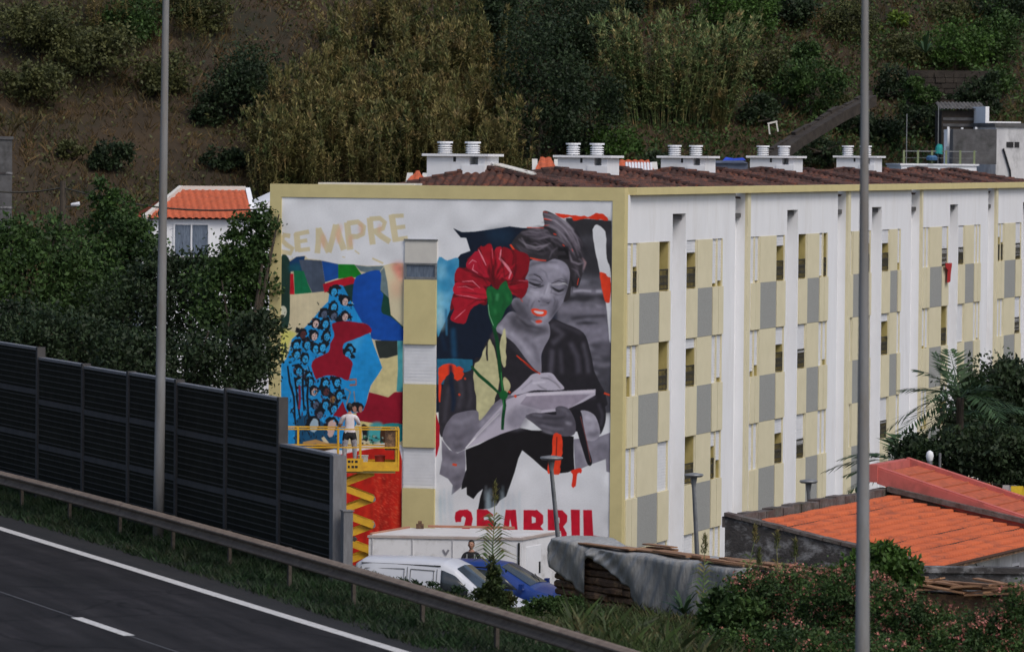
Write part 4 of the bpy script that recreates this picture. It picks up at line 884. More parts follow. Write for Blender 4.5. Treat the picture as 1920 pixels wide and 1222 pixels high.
# 25 ABRIL (its foot is behind the site cabin)
RED = '#a80e26'
F(Z4, [145,985,150,950,175,936,225,934,252,950,260,990,250,1040,215,1085,262,1085,262,1150,150,1150,150,1110,205,1030,215,985,200,972,188,985,185,1012,150,1012], RED, sm=False, rag=.3)
F(Z4, [282,932,350,934,388,965,385,978,330,978,330,1000,392,1000,398,1060,395,1120,370,1150,285,1150,285,1110,330,1110,335,1050,282,1045], RED, sm=False, rag=.3)
F(Z4, [470,934,535,934,553,1150,510,1150,508,1100,492,1100,486,1150,440,1150], RED, sm=False, rag=.3); F(Z4, [497,990,508,1050,490,1050], '#bcbec9', sm=False)
F(Z4, [583,934,670,936,708,970,708,1020,690,1040,715,1070,712,1130,670,1150,583,1150], RED, sm=False, rag=.3); F(Z4, [635,975,660,985,660,1015,636,1020], '#bcbec9', sm=False); F(Z4, [636,1065,665,1072,664,1105,636,1105], '#bcbec9', sm=False)
F(Z4, [736,932,830,936,860,970,860,1010,835,1040,858,1080,856,1150,830,1150,818,1070,790,1070,790,1150,738,1150], RED, sm=False, rag=.3); F(Z4, [788,972,812,985,812,1018,788,1024], '#bcbec9', sm=False)
F(Z4, [884,934,940,934,940,1130,890,1142], RED, sm=False, rag=.3)
F(Z4, [964,932,1018,934,1028,1098,1068,1104,1066,1135,966,1122], RED, sm=False, rag=.3)
fill([(1062, 1062), (1080, 1064), (1130, 1062), (1130, 1240), (1062, 1240)], RED, sm=False)
# broad weathering of the paint
nz = blur(RNG.normal(size=(CH, CW)).astype(np.float32), 12) * 24 + blur(RNG.normal(size=(CH, CW)).astype(np.float32), 3) * 9 * (img.mean(2) < .5); img *= np.clip(1 + .06 * nz + RNG.normal(size=(CH, CW)) * .025, .8, 1.15)[..., None]
img = np.clip(img, 0, 1)
# pack as a texture, flipped to bottom-up; stored as sRGB bytes
srgb = np.where(img <= .0031308, img * 12.92, 1.055 * img ** (1 / 2.4) - .055)
px = np.ones((CH, CW, 4), np.float32); px[..., :3] = srgb[::-1]
im = bpy.data.images.new('wall_painting', CW, CH, alpha=False); im.pixels.foreach_set(px.ravel()); im.update(); im.pack()
mm = bpy.data.materials.new('wall_painting'); mm.use_nodes = True; nt = mm.node_tree; b_ = nt.nodes['Principled BSDF']; b_.inputs['Roughness'].default_value = .8; b_.inputs['Specular IOR Level'].default_value = .3
ti = nt.nodes.new('ShaderNodeTexImage'); ti.image = im; ti.interpolation = 'Cubic'; ti.extension = 'EXTEND'; nt.links.new(ti.outputs[0], b_.inputs['Base Color'])
nb_ = nt.nodes.new('ShaderNodeTexNoise'); nb_.inputs['Scale'].default_value = 60; bp_ = nt.nodes.new('ShaderNodeBump'); bp_.inputs['Strength'].default_value = .15; bp_.inputs['Distance'].default_value = .01
nt.links.new(nb_.outputs[0], bp_.inputs['Height']); nt.links.new(bp_.outputs[0], b_.inputs['Normal'])
zlow = CZ1 - CH / PPM; tr_ = tiL - CW / PPM
me = bpy.data.meshes.new('mural'); me.from_pydata([(0, tiL, zlow), (0, tr_, zlow), (0, tr_, CZ1), (0, tiL, CZ1)], [], [(0, 1, 2, 3)]); uvl = me.uv_layers.new()
for i, uv in enumerate([(0, 0), (1, 0), (1, 1), (0, 1)]): uvl.data[i].uv = uv
mu = link('mural', me, mm, block); mu['label'] = 'painted wall with a woman writing, a red carnation and a crowd'
# ------------------------------------------------------------------ site cabins in front of the painted wall
def at_local(o, x, y, z): return Vector(o.location) + Matrix.Rotation(o.rotation_euler.z, 3, 'Z') @ Vector((x, y, z))
sc_yaw = -R(6)
fr = atY(978.6, 1005, 124.0); zc_ = fr.z
cab = empty('site_cabin', (fr.x, fr.y, 0), sc_yaw, 'white site cabin with red-brown roof edge standing below the painted wall', 'site cabin')
CL, CD = 4.0, 2.45; gz_c = float(hz(fr.x - 2, fr.y + 1))
ca = Vector((-CL, .0, 0)); sk_ = .75        # the short side runs off to the right
fp = [(-CL, 0), (0, 0), (sk_, CD), (-CL + sk_, CD)]
MB().prism([(x, y, gz_c - .1) for x, y in fp], (0, 0, zc_ - gz_c)).build('wall', pm('cabin_white', (.70, .70, .72), (.64, .64, .66), 1.2, .5, c3=(.45, .44, .43), s3=1.2), cab)
ins = .05
MB().prism([(-CL - .03, -.03, zc_ - .099), (.03, -.03, zc_ - .099), (sk_ + .03, CD + .03, zc_ - .099), (-CL + sk_ - .03, CD + .03, zc_ - .099)], (0, 0, .06)).build('roof_frame', pm('cabin_frame', (.44, .40, .38), (.36, .28, .25), 1.5, .6), cab)
MB().prism([(-CL + .06, .06, zc_ - .038), (-.06, .06, zc_ - .038), (sk_ - .06, CD - .06, zc_ - .038), (-CL + sk_ + .06, CD - .06, zc_ - .038)], (0, 0, .02)).build('roof', pm('cabin_roof', (.62, .62, .63), (.55, .54, .54), 1.5, .6), cab)
MB().bar((-CL + .05, .04, zc_ + .0), (-CL + sk_ + .0, CD - .04, zc_ + .0), .05).bar((-CL + sk_ + .5, CD + .0, zc_ + .03), (sk_ - 1.2, CD + .0, zc_ + .03), .06).build('roof_rail', pm('cabin_rail', (.42, .20, .13), (.35, .16, .10), 3, .7), cab)
for k in range(4): MB().bar((-CL + 1.05 * k + .1, -.012, gz_c), (-CL + 1.05 * k + .1, -.012, zc_ - .1), .03, .02).build('cladding_joint', pm('joint', (.5, .5, .52), None, 3, .6) if k == 0 else bpy.data.materials['joint'], cab)
MB().box(-.10, -.05, -.03, -.001, gz_c, zc_ - .17).build('corner_gap', M['dark'], cab)
dr = MB().box(.0, .02, .25, 1.25, gz_c + .1, zc_ - .3, 0, Matrix.Rotation(-math.atan2(sk_, CD), 4, 'Z')).build('door', M['shutter'], cab)
MB().box(.021, .05, 1.1, 1.16, gz_c + 1.2, gz_c + 1.5, 0, Matrix.Rotation(-math.atan2(sk_, CD), 4, 'Z')).build('door_handle', M['dark'], dr)
mk = MB()      # small faded emblem: two leaves of a V over a line of tiny letters
ex, ez = -CL + 2.02, zc_ - .42
for dx in (-1, 1): mk.prism([(ex + dx * .01, -.012, ez - .12), (ex + dx * .10, -.012, ez + .03), (ex + dx * .05, -.012, ez + .05), (ex, -.012, ez - .04)], (0, -.003, 0))
for k in range(6): mk.box(ex - .17 + k * .062, ex - .17 + k * .062 + .04, -.015, -.012, ez - .24, ez - .19)
mk.build('emblem', pm('emblem_grey', (.22, .22, .25), None, 3, .7), cab)
tag(MB().box(-.45, -.25, -.2, 0, 0, .12).box(-.4, -.3, -.15, -.05, .12, .2).build('toolbox', M['wood']), 'small brown box lying on the back edge of the cabin roof at its left', 'box').location = at_local(cab, -CL + 1.4, CD - .1, zc_ - .015)

# ------------------------------------------------------------------ scissor lift
LY = 127.6
def xz(px, py, Y=LY): p = atY(px, py, Y); return p.x, p.z
lx0, lz1 = xz(537, 800); lx1, _ = xz(748, 797); _, lzd = xz(640, 868); cx_l = (lx0 + lx1) / 2
glift = float(hz(cx_l, LY))
lift = empty('scissor_lift', (cx_l, LY, 0), R(3), 'yellow scissor lift with raised work platform in front of the crowd painting', 'scissor lift')
hw = (lx1 - lx0) / 2; zt_ = lz1; zd = zt_ - 1.02
MB().box(-hw, hw, -.55, .55, zd - .10, zd).build('platform_deck', M['yellowpaint'], lift)
MB().box(-hw + .1, hw - .1, -.5, .5, zd - .16, zd - .101).build('deck_frame', M['yellowd'], lift)
rl = MB()
for yy in (-.53, .53):
    for z_ in (zt_ - .02, zt_ - .50): rl.bar((-hw, yy, z_), (hw, yy, z_), .036)
    rl.box(-hw, hw, yy - .01, yy + .01, zd + .001, zd + .14)
    for k in range(5):
        x = -hw + .02 + (2 * hw - .04) * (0, .10, .46, .66, 1)[k]; rl.bar((x, yy, zd), (x, yy, zt_ - .02), .045)
for x in (-hw + .02, hw - .02):
    for z_ in (zt_ - .02, zt_ - .50): rl.bar((x, -.53, z_), (x, .53, z_), .045)
rl.build('guard_rail', M['yellowpaint'], lift)
MB().box(hw - .38, hw - .06, -.5, -.2, zd + .45, zt_ - .05).build('control_box', M['wood'], lift)
MB().box(hw - .10, hw - .02, -.52, .5, zd + .02, zt_ - .02).build('end_gate', M['yellowpaint'], lift)
xs1, zs1 = xz(635, 862); xs2, zs2 = xz(680, 881)
sg = MB().box(xs1 - cx_l - .3, xs2 - cx_l, -.60, -.57, zs2, zs1 + .08).build('side_plate', M['yellowpaint'], lift)
tw = MB()
rs_ = random.Random(2)
for row in range(2):
    for k in range(6): tw.box(xs1 - cx_l - .05 + k * .095, xs1 - cx_l - .05 + k * .095 + rs_.choice([.05, .07]), -.606, -.603, zs1 - .03 - row * .14, zs1 + .03 - row * .14)
tw.build('lettering', M['dark'], sg)
levels = 4; z0_ = glift + .95; z1_ = zd - .16; hgt = (z1_ - z0_) / levels; aw = .95; axc = -.12
rod = MB()
for k in range(levels):
    za, zb_ = z0_ + k * hgt, z0_ + (k + 1) * hgt
    for yy in (-.36, .36):
        for sgn in (-1, 1):
            MB().bar((axc - sgn * aw, yy + sgn * .05, za), (axc + sgn * aw, yy + sgn * .05, zb_), .07, .16).build('scissor_arm', M['yellowpaint'], lift)
    rod.tube([(axc - aw, -.42, za), (axc - aw, .42, za)], .06, 8).tube([(axc + aw, -.42, za), (axc + aw, .42, za)], .06, 8)
    rod.tube([(axc, -.45, (za + zb_) / 2), (axc, .45, (za + zb_) / 2)], .05, 8)
rod.build('pivot_pin', M['lampgrey'], lift)
MB().tube([(axc - .5, 0, z0_ + hgt * .2), (axc + .5, 0, z0_ + hgt * 1.5)], .06, 8).build('ram', M['lampgrey'], lift)
MB().box(-hw + .1, hw - .1, -.58, .58, glift + .32, glift + .9).build('chassis', M['yellowpaint'], lift)
for sx in (-1, 1):
    for sy in (-1, 1): MB().tube([(sx * (hw - .5), sy * .44, glift + .30), (sx * (hw - .5), sy * .62, glift + .30)], .30, 16).build('wheel', M['rubber'], lift)

# ------------------------------------------------------------------ disc lamps
def disc_lamp(px, py, Y, bx, by, dia, label):
    t = atY(px, py, Y); b = atY(bx, by, Y); g = float(hz(b.x, b.y)); sl_ = (t.x - b.x) / (t.z - b.z)
    e = empty('area_lamp', (b.x - sl_ * (b.z - g), Y, g), 0, label, 'street lamp', 'disc shaped lamps round the block')
    H = t.z - g; top = Vector((sl_ * H, 0, H))
    MB().tube([(0, 0, -.3), (0, 0, 0), top - Vector((0, 0, .3)), top - Vector((0, 0, .06))], [.075, .07, .05, .05], 12).build('pole', M['lampgrey'], e, smooth=True)
    MB().tube([top - Vector((0, 0, .34)), top - Vector((0, 0, .07))], [.05, .09], 12).build('collar', M['lampgrey'], e)
    MB().tube([top - Vector((0, 0, .075)), top - Vector((0, 0, .03)), top + Vector((0, 0, .0)), top + Vector((0, 0, .03))], [dia / 2 - .05, dia / 2, dia / 2 - .02, dia / 2 - .2], 28).build('disc', M['lampgrey'], e)
disc_lamp(1034, 856, 119, 1057, 1115, .58, 'leaning grey lamp with a flat disc head in front of the red letters')
disc_lamp(1301, 888, 121, 1307, 1020, .50, 'grey disc head lamp before the checkered facade, left of the orange roofed house')
disc_lamp(1516, 900, 128, 1517, 926, .50, 'grey disc lamp head peeping over the stone roof edge of the low house')

# ------------------------------------------------------------------ low house with the orange tiled roof
HA = R(90) - R(23.4)                         # direction of the eave seen from above
hd = Vector((math.cos(HA), math.sin(HA), 0)); hq = Vector((hd.y, -hd.x, 0))
A = atY(1358, 965, 112.0); hg = -3.9
house = empty('tiled_house', (A.x, A.y, 0), HA, 'low house with a bright orange single-pitch tile roof behind a weathered dark parapet', 'house')
# local: x along eave (away), y = -downhill direction
za = A.z; drop = .95; HW, HL = 4.85, 10.9
MB().prism([(0, -.02, hg), (0, -HW + .35, hg), (0, -HW + .35, za - drop + .03), (0, -.02, za - .04)], (.30, 0, 0)).build('gable_wall', M['darkstone'], house)
MB().box(.31, HL, -.30, 0, hg, za - .30).build('high_wall', M['concrete'], house)
MB().box(.31, HL, -HW + .45, -HW + .75, hg, za - drop - .36).build('eave_wall', M['whitedirty'], house)
MB().prism([(HL, -.02, hg), (HL, -HW + .5, hg), (HL, -HW + .5, za - drop - .2), (HL, -.02, za - .2)], (.30, 0, 0)).build('gable_wall', M['darkstone'], house)
# weathered parapet cap made of stone blocks
rq = random.Random(4)
M['cap'] = pm('cap_stone', (.14, .125, .12), (.07, .045, .04), 3, .95, .7, 16, c3=(.045, .05, .035))
x = 0.0
while x < HL:
    l = rq.uniform(.45, .7); MB().box(x + .01, x + l - .01, -.24 + rq.uniform(-.02, .02), .06, za - .29, za - .04 + rq.uniform(-.02, .04)).build('cap_stone', M['cap'], house); x += l
s_ = 0.0
while s_ < HW - .4:
    l = rq.uniform(.4, .65); e = min(HW - .35, s_ + l)
    f0, f1 = za - drop * s_ / HW, za - drop * e / HW
    MB().prism([(-.04, -s_ - .01, f0 - .02), (-.04, -e + .01, f1 - .02), (-.04, -e + .01, f1 + .06 + rq.uniform(-.015, .02)), (-.04, -s_ - .01, f0 + .06)], (.30 + rq.uniform(0, .04), 0, 0)).build('cap_stone', M['cap'], house); s_ += l
# far gable verge
MB().prism([(HL - .1, -.3, za - .1), (HL - .1, -HW, za - drop + .0), (HL - .1, -HW, za - drop + .12), (HL - .1, -.3, za + .03)], (.25, 0, 0)).build('verge', M['cap'], house)
def course_strip(x0, x1, y0, z0, y1, z1, lift0=.045, lift1=.012, tw=.21, seed=0, amp=.026):
    r = random.Random(seed); n = int((x1 - x0) / tw * 6); V = []; Fc = []
    for j, (y_, z_, l_) in enumerate(((y0, z0, lift0), (y1, z1, lift1))):
        for i in range(n + 1):
            x = x0 + (x1 - x0) * i / n; V.append((x, y_, z_ + l_ + amp * abs(math.sin(math.pi * (x - x0) / tw))))
    for i in range(n + 1): x = x0 + (x1 - x0) * i / n; V.append((x, y0 + .0, z0 - .01))
    k = n + 1
    for i in range(n): Fc.append((i, i + 1, k + i + 1, k + i)); Fc.append((i, 2 * k + i, 2 * k + i + 1, i + 1))
    return np.array(V), np.array(Fc)
nco = 13
for k in range(nco):
    y_lo = -.30 - (HW + .03 - .30) * (k + 1) / nco; y_hi = -.30 - (HW + .03 - .30) * k / nco
    zf_ = lambda y: za - .17 - drop * (-y) / HW
    jit = rq.uniform(-.012, .012)
    V, Fc = course_strip(.31, HL - .02, y_lo + jit, zf_(y_lo), y_hi - .04, zf_(y_hi), .062 + rq.uniform(-.01, .015), .008, seed=k)
    V[:, 2] += .010 * np.sin(V[:, 0] * 1.3 + k) + .006 * np.sin(V[:, 0] * 4.1 + 2 * k)
    o = link('tile_course', npmesh('tile_course', V, Fc), M['orangetile'], house)
    MB().box(.31, HL - .03, y_lo + .0, y_lo + .03, zf_(y_lo) - .03, zf_(y_lo) + .028).build('course_joint', M['tilejoint'], house)  # dark brown strip along the lower edge of each course
MB().prism([(.31, -.3, za - .22 - drop * .3 / HW), (.31, -HW, za - drop - .22), (.31, -HW, za - drop - .28), (.31, -.3, za - .28 - drop * .3 / HW)], (HL - .35, 0, 0)).build('roof_deck', M['wood'], house)
# windows under the eave and cables
for x in (4.1, 5.3, 6.9, 8.6):
    zz0 = za - drop - .95; fo = MB().box(x - .3, x + .3, -HW + .42, -HW + .449, zz0 - .32, zz0 + .32).build('window_frame', M['shutter'], house)
    MB().box(x - .23, x + .23, -HW + .41, -HW + .419, zz0 - .25, zz0 + .25).build('window', M['glass'], fo)
cb = MB()
for k in range(5):
    x = 1.8 + k * .9; cb.tube([(x, -HW + .43, za - drop - .40), (x + .25, -HW + .41, za - drop - .60 - .1 * (k % 2)), (x + .6, -HW + .42, za - drop - .5)], .012, 5)
cb.build('cable', M['iron'], house)

# ------------------------------------------------------------------ house with the pink trimmed roof
ph = empty('pink_roof_house', (house.location.x, house.location.y, 0), HA, 'house with an orange panel roof framed in pink behind the weathered parapet', 'house')
PX0, PX1, PLEN = 11.0, 13.6, 8.2
pz = lambda w: .05 - .285 * w
def pslab(x0, x1, w0, w1, lo, hi): return MB().prism([(x0, -w0, pz(w0) + lo), (x0, -w1, pz(w1) + lo), (x0, -w1, pz(w1) + hi), (x0, -w0, pz(w0) + hi)], (x1 - x0, 0, 0))
M['pinkwall'] = pm('pink_wall', (.45, .30, .28), (.38, .25, .22), 2, .9)
MB().prism([(PX0 + .3, -.1, -4.3), (PX0 + .3, -PLEN, -4.3), (PX0 + .3, -PLEN, pz(PLEN) - .1), (PX0 + .3, -.1, pz(.1) - .1)], (PX1 - PX0 - .5, 0, 0)).build('wall', M['pinkwall'], ph)
M['ribo'] = pm('rib_orange', (.40, .10, .045), None, 3, .8)
n = 17
for k in range(n):
    w0 = .2 + (PLEN - .2) * k / n; w1 = .2 + (PLEN - .2) * (k + 1) / n
    pslab(PX0 + .16, PX1 - .1, w0 + .012, w1 - .012, -.02, .05).build('roof_panel', M['orangetile2'], ph)
    pslab(PX0 + .16, PX1 - .1, w1 - .035, w1 + .012, .052, .085).build('panel_rib', M['ribo'], ph)
pslab(PX0 - .02, PX0 + .155, .0, PLEN, -.02, .09).build('verge_trim', M['pink'], ph)
pslab(PX0 - .05, PX0 - .021, -.02, PLEN, -.34, .04).build('fascia', M['pink'], ph)
pslab(PX1 - .099, PX1 + .12, -.1, PLEN, -.10, .16).build('verge_trim', M['pink'], ph)
MB().box(PX0 - .1, PX1 + .12, .0, .26, pz(0) - .30, pz(0) + .15).build('ridge_trim', M['pink'], ph)
# flue with a round cowl and a thin mast behind the pink roof
p = atY(1743, 885, 125.5); e = empty('roof_flue', (p.x, p.y, p.z - 1.2), 0, 'short pink flue with a round white rotating cowl behind the pink roof ridge', 'chimney')
MB().tube([(0, 0, 0), (0, 0, 1.25)], .09, 12).build('pipe', M['pink'], e, smooth=True)
MB().tube([(0, 0, 1.25), (0, 0, 1.5)], .07, 12).build('neck', M['galv'], e)
MB().tube([(0, 0, 1.46), (0, 0, 1.52), (0, 0, 1.63), (0, 0, 1.73), (0, 0, 1.77)], [.05, .08, .105, .08, .02], 14).build('cowl', M['shutter'], e, smooth=True)
p = atY(1762, 895, 126); o = MB().tube([(0, 0, -1.5), (0, 0, .65)], .035, 8).box(-.02, .45, -.02, .02, .0, .04).build('mast', M['galv']); o.location = p; tag(o, 'thin grey mast standing right of the round flue cowl', 'mast')
# laundry and bunting line
a_ = atY(1775, 878, 126.5); b_2 = atY(1925, 912, 123.5)
o = MB().tube([a_.lerp(b_2, k / 12) - Vector((0, 0, .12 * math.sin(math.pi * k / 12))) for k in range(13)], .012, 5).build('washing_line', M['iron']); tag(o, 'sagging line strung from the mast to the right above the pink roof', 'washing line')
for k, (t, c, l_) in enumerate(((.12, (.6, .5, .04), 'yellow'), (.26, (.5, .17, .03), 'orange'), (.38, (.12, .25, .35), 'blue grey'), (.52, (.5, .2, .03), 'faded orange'))):
    p = a_.lerp(b_2, t) - Vector((0, 0, .12 * math.sin(math.pi * t)))
    o = MB().prism([(-.07, 0, 0), (.07, 0, 0), (.03, 0, -.16), (-.04, 0, -.14)], (0, .01, 0)).build('pennant', pm('pennant_' + str(k), c, None, 3, .9)); o.location = p - Vector((0, .02, .012)); tag(o, l_ + ' scrap of cloth hanging on the line above the pink roof', 'pennant', 'scraps on the washing line')
for t, wd, h, c, l_ in ((.79, .36, .36, (.42, .38, .38), 'pale'), (.955, .62, .40, (.62, .46, .03), 'bright yellow')):
    p = a_.lerp(b_2, t) - Vector((0, 0, .12 * math.sin(math.pi * t)))
    o = MB().box(-wd / 2, wd / 2, -.02, .02, -h, -.01).build('towel', pm('towel_' + l_[:3], c, None, 5, .95)); o.location = p + Vector((0, 0, .02)); tag(o, l_ + ' towel hanging on the line at the right edge above the pink roof', 'towel')

# ------------------------------------------------------------------ firewood stack under a tarpaulin
WA = Vector((1.45, 105.0, 0)); WB = Vector((6.9, 96.2, 0)); wd_ = (WB - WA).normalized(); wn = Vector((wd_.y, -wd_.x, 0)); 
if wn.y > 0: wn = -wn                         # towards the camera
wa = math.atan2(wd_.y, wd_.x); WL = (WB - WA).length; wg = float(hz(WA.x, WA.y)) - .05; wtop = -.52
stack = empty('wood_stack', (WA.x, WA.y, 0), wa, 'long stack of old logs laid in rows below the lamp, partly under grey sheeting', 'wood stack')
rw = random.Random(9)
rows = int((wtop - wg) / .165)
for r_ in range(rows):
    x = rw.uniform(-.1, .05) + .0
    while x < 3.6:
        l = rw.uniform(.55, 1.2); rad = rw.uniform(.07, .095); z = wg + .085 + r_ * .165
        y = -.50 + rw.uniform(-.03, .05)
        MB().tube([(x + .01, y, z), (x + l * .5, y + rw.uniform(-.02, .02), z + rw.uniform(-.015, .015)), (x + l - .01, y, z)], [rad, rad * 1.05, rad * rw.uniform(.85, 1)], 7).build('log', M['wood'], stack)
        x += l
    if r_ < rows:
        for yy in (-.3, -.1, .1, .3, .5):
            MB().tube([(-.02 + rw.uniform(-.06, .03), yy, wg + .085 + r_ * .165), (3.0, yy, wg + .085 + r_ * .165)], .082, 7).build('log', M['wood'], stack)
MB().box(3.3, WL, -.42, .5, wg - .6, wtop - .08).build('log_core', M['wood'], stack)
# planks on top
for k in range(34):
    x = rw.uniform(.9, WL - .6); l = rw.uniform(1.0, 2.4); x1 = min(WL + .8, x + l); y = rw.uniform(-.5, .45); z = wtop + .04 + rw.uniform(0, .13)
    MB().bar((x, y, z + rw.uniform(-.02, .02)), (x1, y + rw.uniform(-.12, .12), z + rw.uniform(-.02, .02)), rw.uniform(.12, .24), rw.uniform(.025, .05)).build('plank', M['plank'], stack)
# tarpaulin: draped sheet with a notch where logs show
def tarp_depth(x):
    k = [(-.12, .40), (0, .62), (1.15, 1.02), (1.36, 1.08), (1.37, .30), (1.5, .20), (2.2, .35), (3.1, .75), (3.55, 1.25), (6.0, 1.5), (7.5, 1.5), (9, 1.3), (10.5, 1.2)]
    return float(np.interp(x, [a for a, b in k], [b for a, b in k]))
Vt, Ft = [], []; nx_, nv_ = 190, 22
rn = np.random.default_rng(4); ph_ = rn.uniform(0, 6, 8)
for i in range(nx_ + 1):
    x = -.12 + 7.6 * i / nx_
    for j in range(nv_ + 1):
        v = j / nv_
        if v < .3:
            t = v / .3; y = .45 - 1.02 * t; z = wtop + .17 + .02 * math.sin(x * 3 + t * 4)
            if x > .8: z -= .10 * min(1, (x - .8) / .5)
        else:
            t = (v - .3) / .7; y = -.60 - .05 * math.sin(t * 2.5); z = wtop + .15 - (.10 * min(1, max(0, (x - .8) / .5))) - t * tarp_depth(x)
            y += -.035 * abs(math.sin(x * 7 + ph_[0] + 1.5 * t)) * (.3 + t) + .02 * math.sin(x * 17 + ph_[1] + 9 * t) - .03 * math.sin(x * 3.1 - t * 5)
        Vt.append((x, y, z))
for i in range(nx_):
    for j in range(nv_): a0 = i * (nv_ + 1) + j; Ft.append((a0, a0 + 1, a0 + nv_ + 2, a0 + nv_ + 1))
tp_ = link('tarpaulin', npmesh('tarpaulin', Vt, Ft), M['tarp'], smooth=True); tp_.location = stack.location; tp_.rotation_euler = (0, 0, wa)
sm_ = tp_.modifiers.new('thick', 'SOLIDIFY'); sm_.thickness = .006
tag(tp_, 'wrinkled grey sheeting draped over the long wood stack', 'tarpaulin')
# pile of pale boards further right among the flowers
bd = empty('board_pile', (9.9, 99.5, 0), R(-32), 'loose pile of pale sawn boards lying among the pink flowers at the right', 'board pile')
for k in range(30):
    x = rw.uniform(-3.2, .8); MB().bar((x, rw.uniform(-.5, .4), -1.05 + rw.uniform(0, .32)), (x + rw.uniform(1, 2.4), rw.uniform(-.5, .4), -1.02 + rw.uniform(0, .30)), rw.uniform(.12, .25), .035).build('plank', M['plank'], bd)
MB().box(-2.8, 2.6, -.3, .3, -2.0, -1.06).build('board_stack', M['wood'], bd)
# dark yard wall with white patches on the right
o = MB().box(0, 5.5, 0, .25, -3, 0).box(-.05, 5.6, -.06, .31, 0.001, .13).build('yard_wall', M['darkstone']); p = atY(1688, 1072, 104.5); o.location = p; o.rotation_euler = (0, 0, R(-4)); tag(o, 'dark weathered yard wall with flaking white patches below the orange roof eave', 'wall')

# ------------------------------------------------------------------ white house on the left with red tiled roof
def simple_house(name, px_l, px_r, y_eave, y_ridge, Y, label):
    pass
Yh = 178.0; KH = FPX / Yh; a0 = atY(285, 411, Yh); a1 = atY(470, 405, Yh + 1.0); rg = atY(352, 357, Yh + 3.3)
hy = R(8); h2 = empty('white_house', (a0.x, a0.y, 0), hy, 'small white house with a red tiled roof among the trees on the left', 'house')
wz = a0.z; W_ = (a1.x - a0.x) / math.cos(hy) ; rz_ = rg.z; dp_ = 6.6
MB().box(0, W_, 0, dp_, wz - 8, wz).build('wall', M['white'], h2)
MB().box(-.35, -.001, .3, dp_, wz - 8, wz - 1.45).build('annex_wall', M['white'], h2)
MB().box(-.4, W_ + .1, -.12, -.001, wz - 1.52, wz - 1.38).build('ledge', M['concrete'], h2)
rL = .95                                       # hipped at the left, gable at the right
V = [(-.25, -.25, wz), (W_ + .1, -.25, wz), (W_ + .1, dp_ / 2, rz_), (1.3, dp_ / 2, rz_), (-.25, dp_ + .2, wz), (W_ + .1, dp_ + .2, wz)]
def tiled(name, quad, mat, parent, tw=.25, nc=14):
    """ribbed roof plane: quad = eave left, eave right, ridge right, ridge left"""
    e0, e1, r1, r0 = [np.array(q, float) for q in quad]; nrm = np.cross(e1 - e0, r0 - e0); nrm /= np.linalg.norm(nrm)
    if nrm[2] < 0: nrm = -nrm
    L = np.linalg.norm(e1 - e0); n = int(L / tw) * 6; u = np.linspace(0, 1, n + 1); v = np.linspace(0, 1, nc * 2 + 1); v[1::2] = v[2::2] - .002
    ed = (e1 - e0) / L; f0 = (r0 - e0) @ ed; f1 = (r1 - e0) @ ed
    UU, VV = np.meshgrid(u * L, v); U2 = np.clip(UU, VV * f0, L + VV * (f1 - L))
    up = (r0 - e0) - f0 * ed
    pos = e0 + ed * U2[..., None] + up * VV[..., None] + nrm * (.06 * np.abs(np.sin(np.pi * U2 / tw)) + .03 * (1 - (VV * nc) % 1))[..., None]
    ny, nx = VV.shape; idx = np.arange(nx * ny).reshape(ny, nx)
    o = link(name, npmesh(name, pos.reshape(-1, 3), np.stack([idx[:-1, :-1], idx[:-1, 1:], idx[1:, 1:], idx[1:, :-1]], -1).reshape(-1, 4)), mat, parent); o['kind'] = 'stuff'; return o
tiled('roof_tiles', [V[0], V[1], V[2], V[3]], M['orangetile2'], h2)
tiled('roof_tiles', [V[5], V[4], V[3], V[2]], M['orangetile2'], h2)
tiled('roof_tiles', [V[4], V[0], V[3], V[3]], M['orangetile2'], h2)
MB().prism([(W_ + .1, -.2, wz - .05), (W_ + .1, dp_ + .2, wz - .05), (W_ + .1, dp_ / 2, rz_ + .12)], (.18, 0, 0)).build('gable_wall', M['white'], h2)
MB().bar((-.3, -.3, wz + .06), (1.3, dp_ / 2, rz_ + .1), .16).bar((1.3, dp_ / 2, rz_ + .09), (W_ + .1, dp_ / 2, rz_ + .09), .16).build('ridge_cap', M['cream_pan'], h2)
MB().box(W_ + .2, W_ + 3.4, 1.2, dp_ + 2, wz - 8, wz + .4).prism([(W_ + .2, 1.1, wz + .4), (W_ + 3.4, 1.1, wz + .4), (W_ + 1.8, 1.1, rz_ + .1)], (0, dp_, 0)).build('side_wing', M['white'], h2)
x0 = (328 - 285) / KH; x1 = (390 - 285) / KH; z1 = wz - (421 - 411) / KH; z0 = z1 - 1.15
fr_ = MB().box(x0, x1, -.05, -.001, z0 - .06, z0).box(x0, x1, -.05, -.001, z1, z1 + .06).box(x0 - .06, x0, -.05, -.001, z0 - .06, z1 + .06).box(x1, x1 + .06, -.05, -.001, z0 - .06, z1 + .06).box((x0 + x1) / 2 - .03, (x0 + x1) / 2 + .03, -.05, -.001, z0, z1).build('window_frame', M['shutter'], h2)
MB().box(x0, x1, -.02, -.001, z0, z1).build('window', M['curtain'], fr_)

# ------------------------------------------------------------------ things on the slope
def slope_thing(px, py, Y=None):
    p = hill_at(px, py) if Y is None else atY(px, py, Y); return p
# grey concrete building cut by the left edge
p = atY(23, 262, 181.0); o = MB().box(-5, 0, 0, 5, -9, -.0).box(-5.05, .05, -.05, 5, .001, .12).build('concrete_block_house', M['concrete']); o.location = p
tag(o, 'plain grey concrete building cut off by the left edge of the photo on the slope', 'building'); o.rotation_euler = (0, 0, R(9))
for k in range(3): MB().box(-5, .01, -.03, -.001, -1.3 - k * 1.3, -1.22 - k * 1.3).build('joint', M['darkstone'], o)
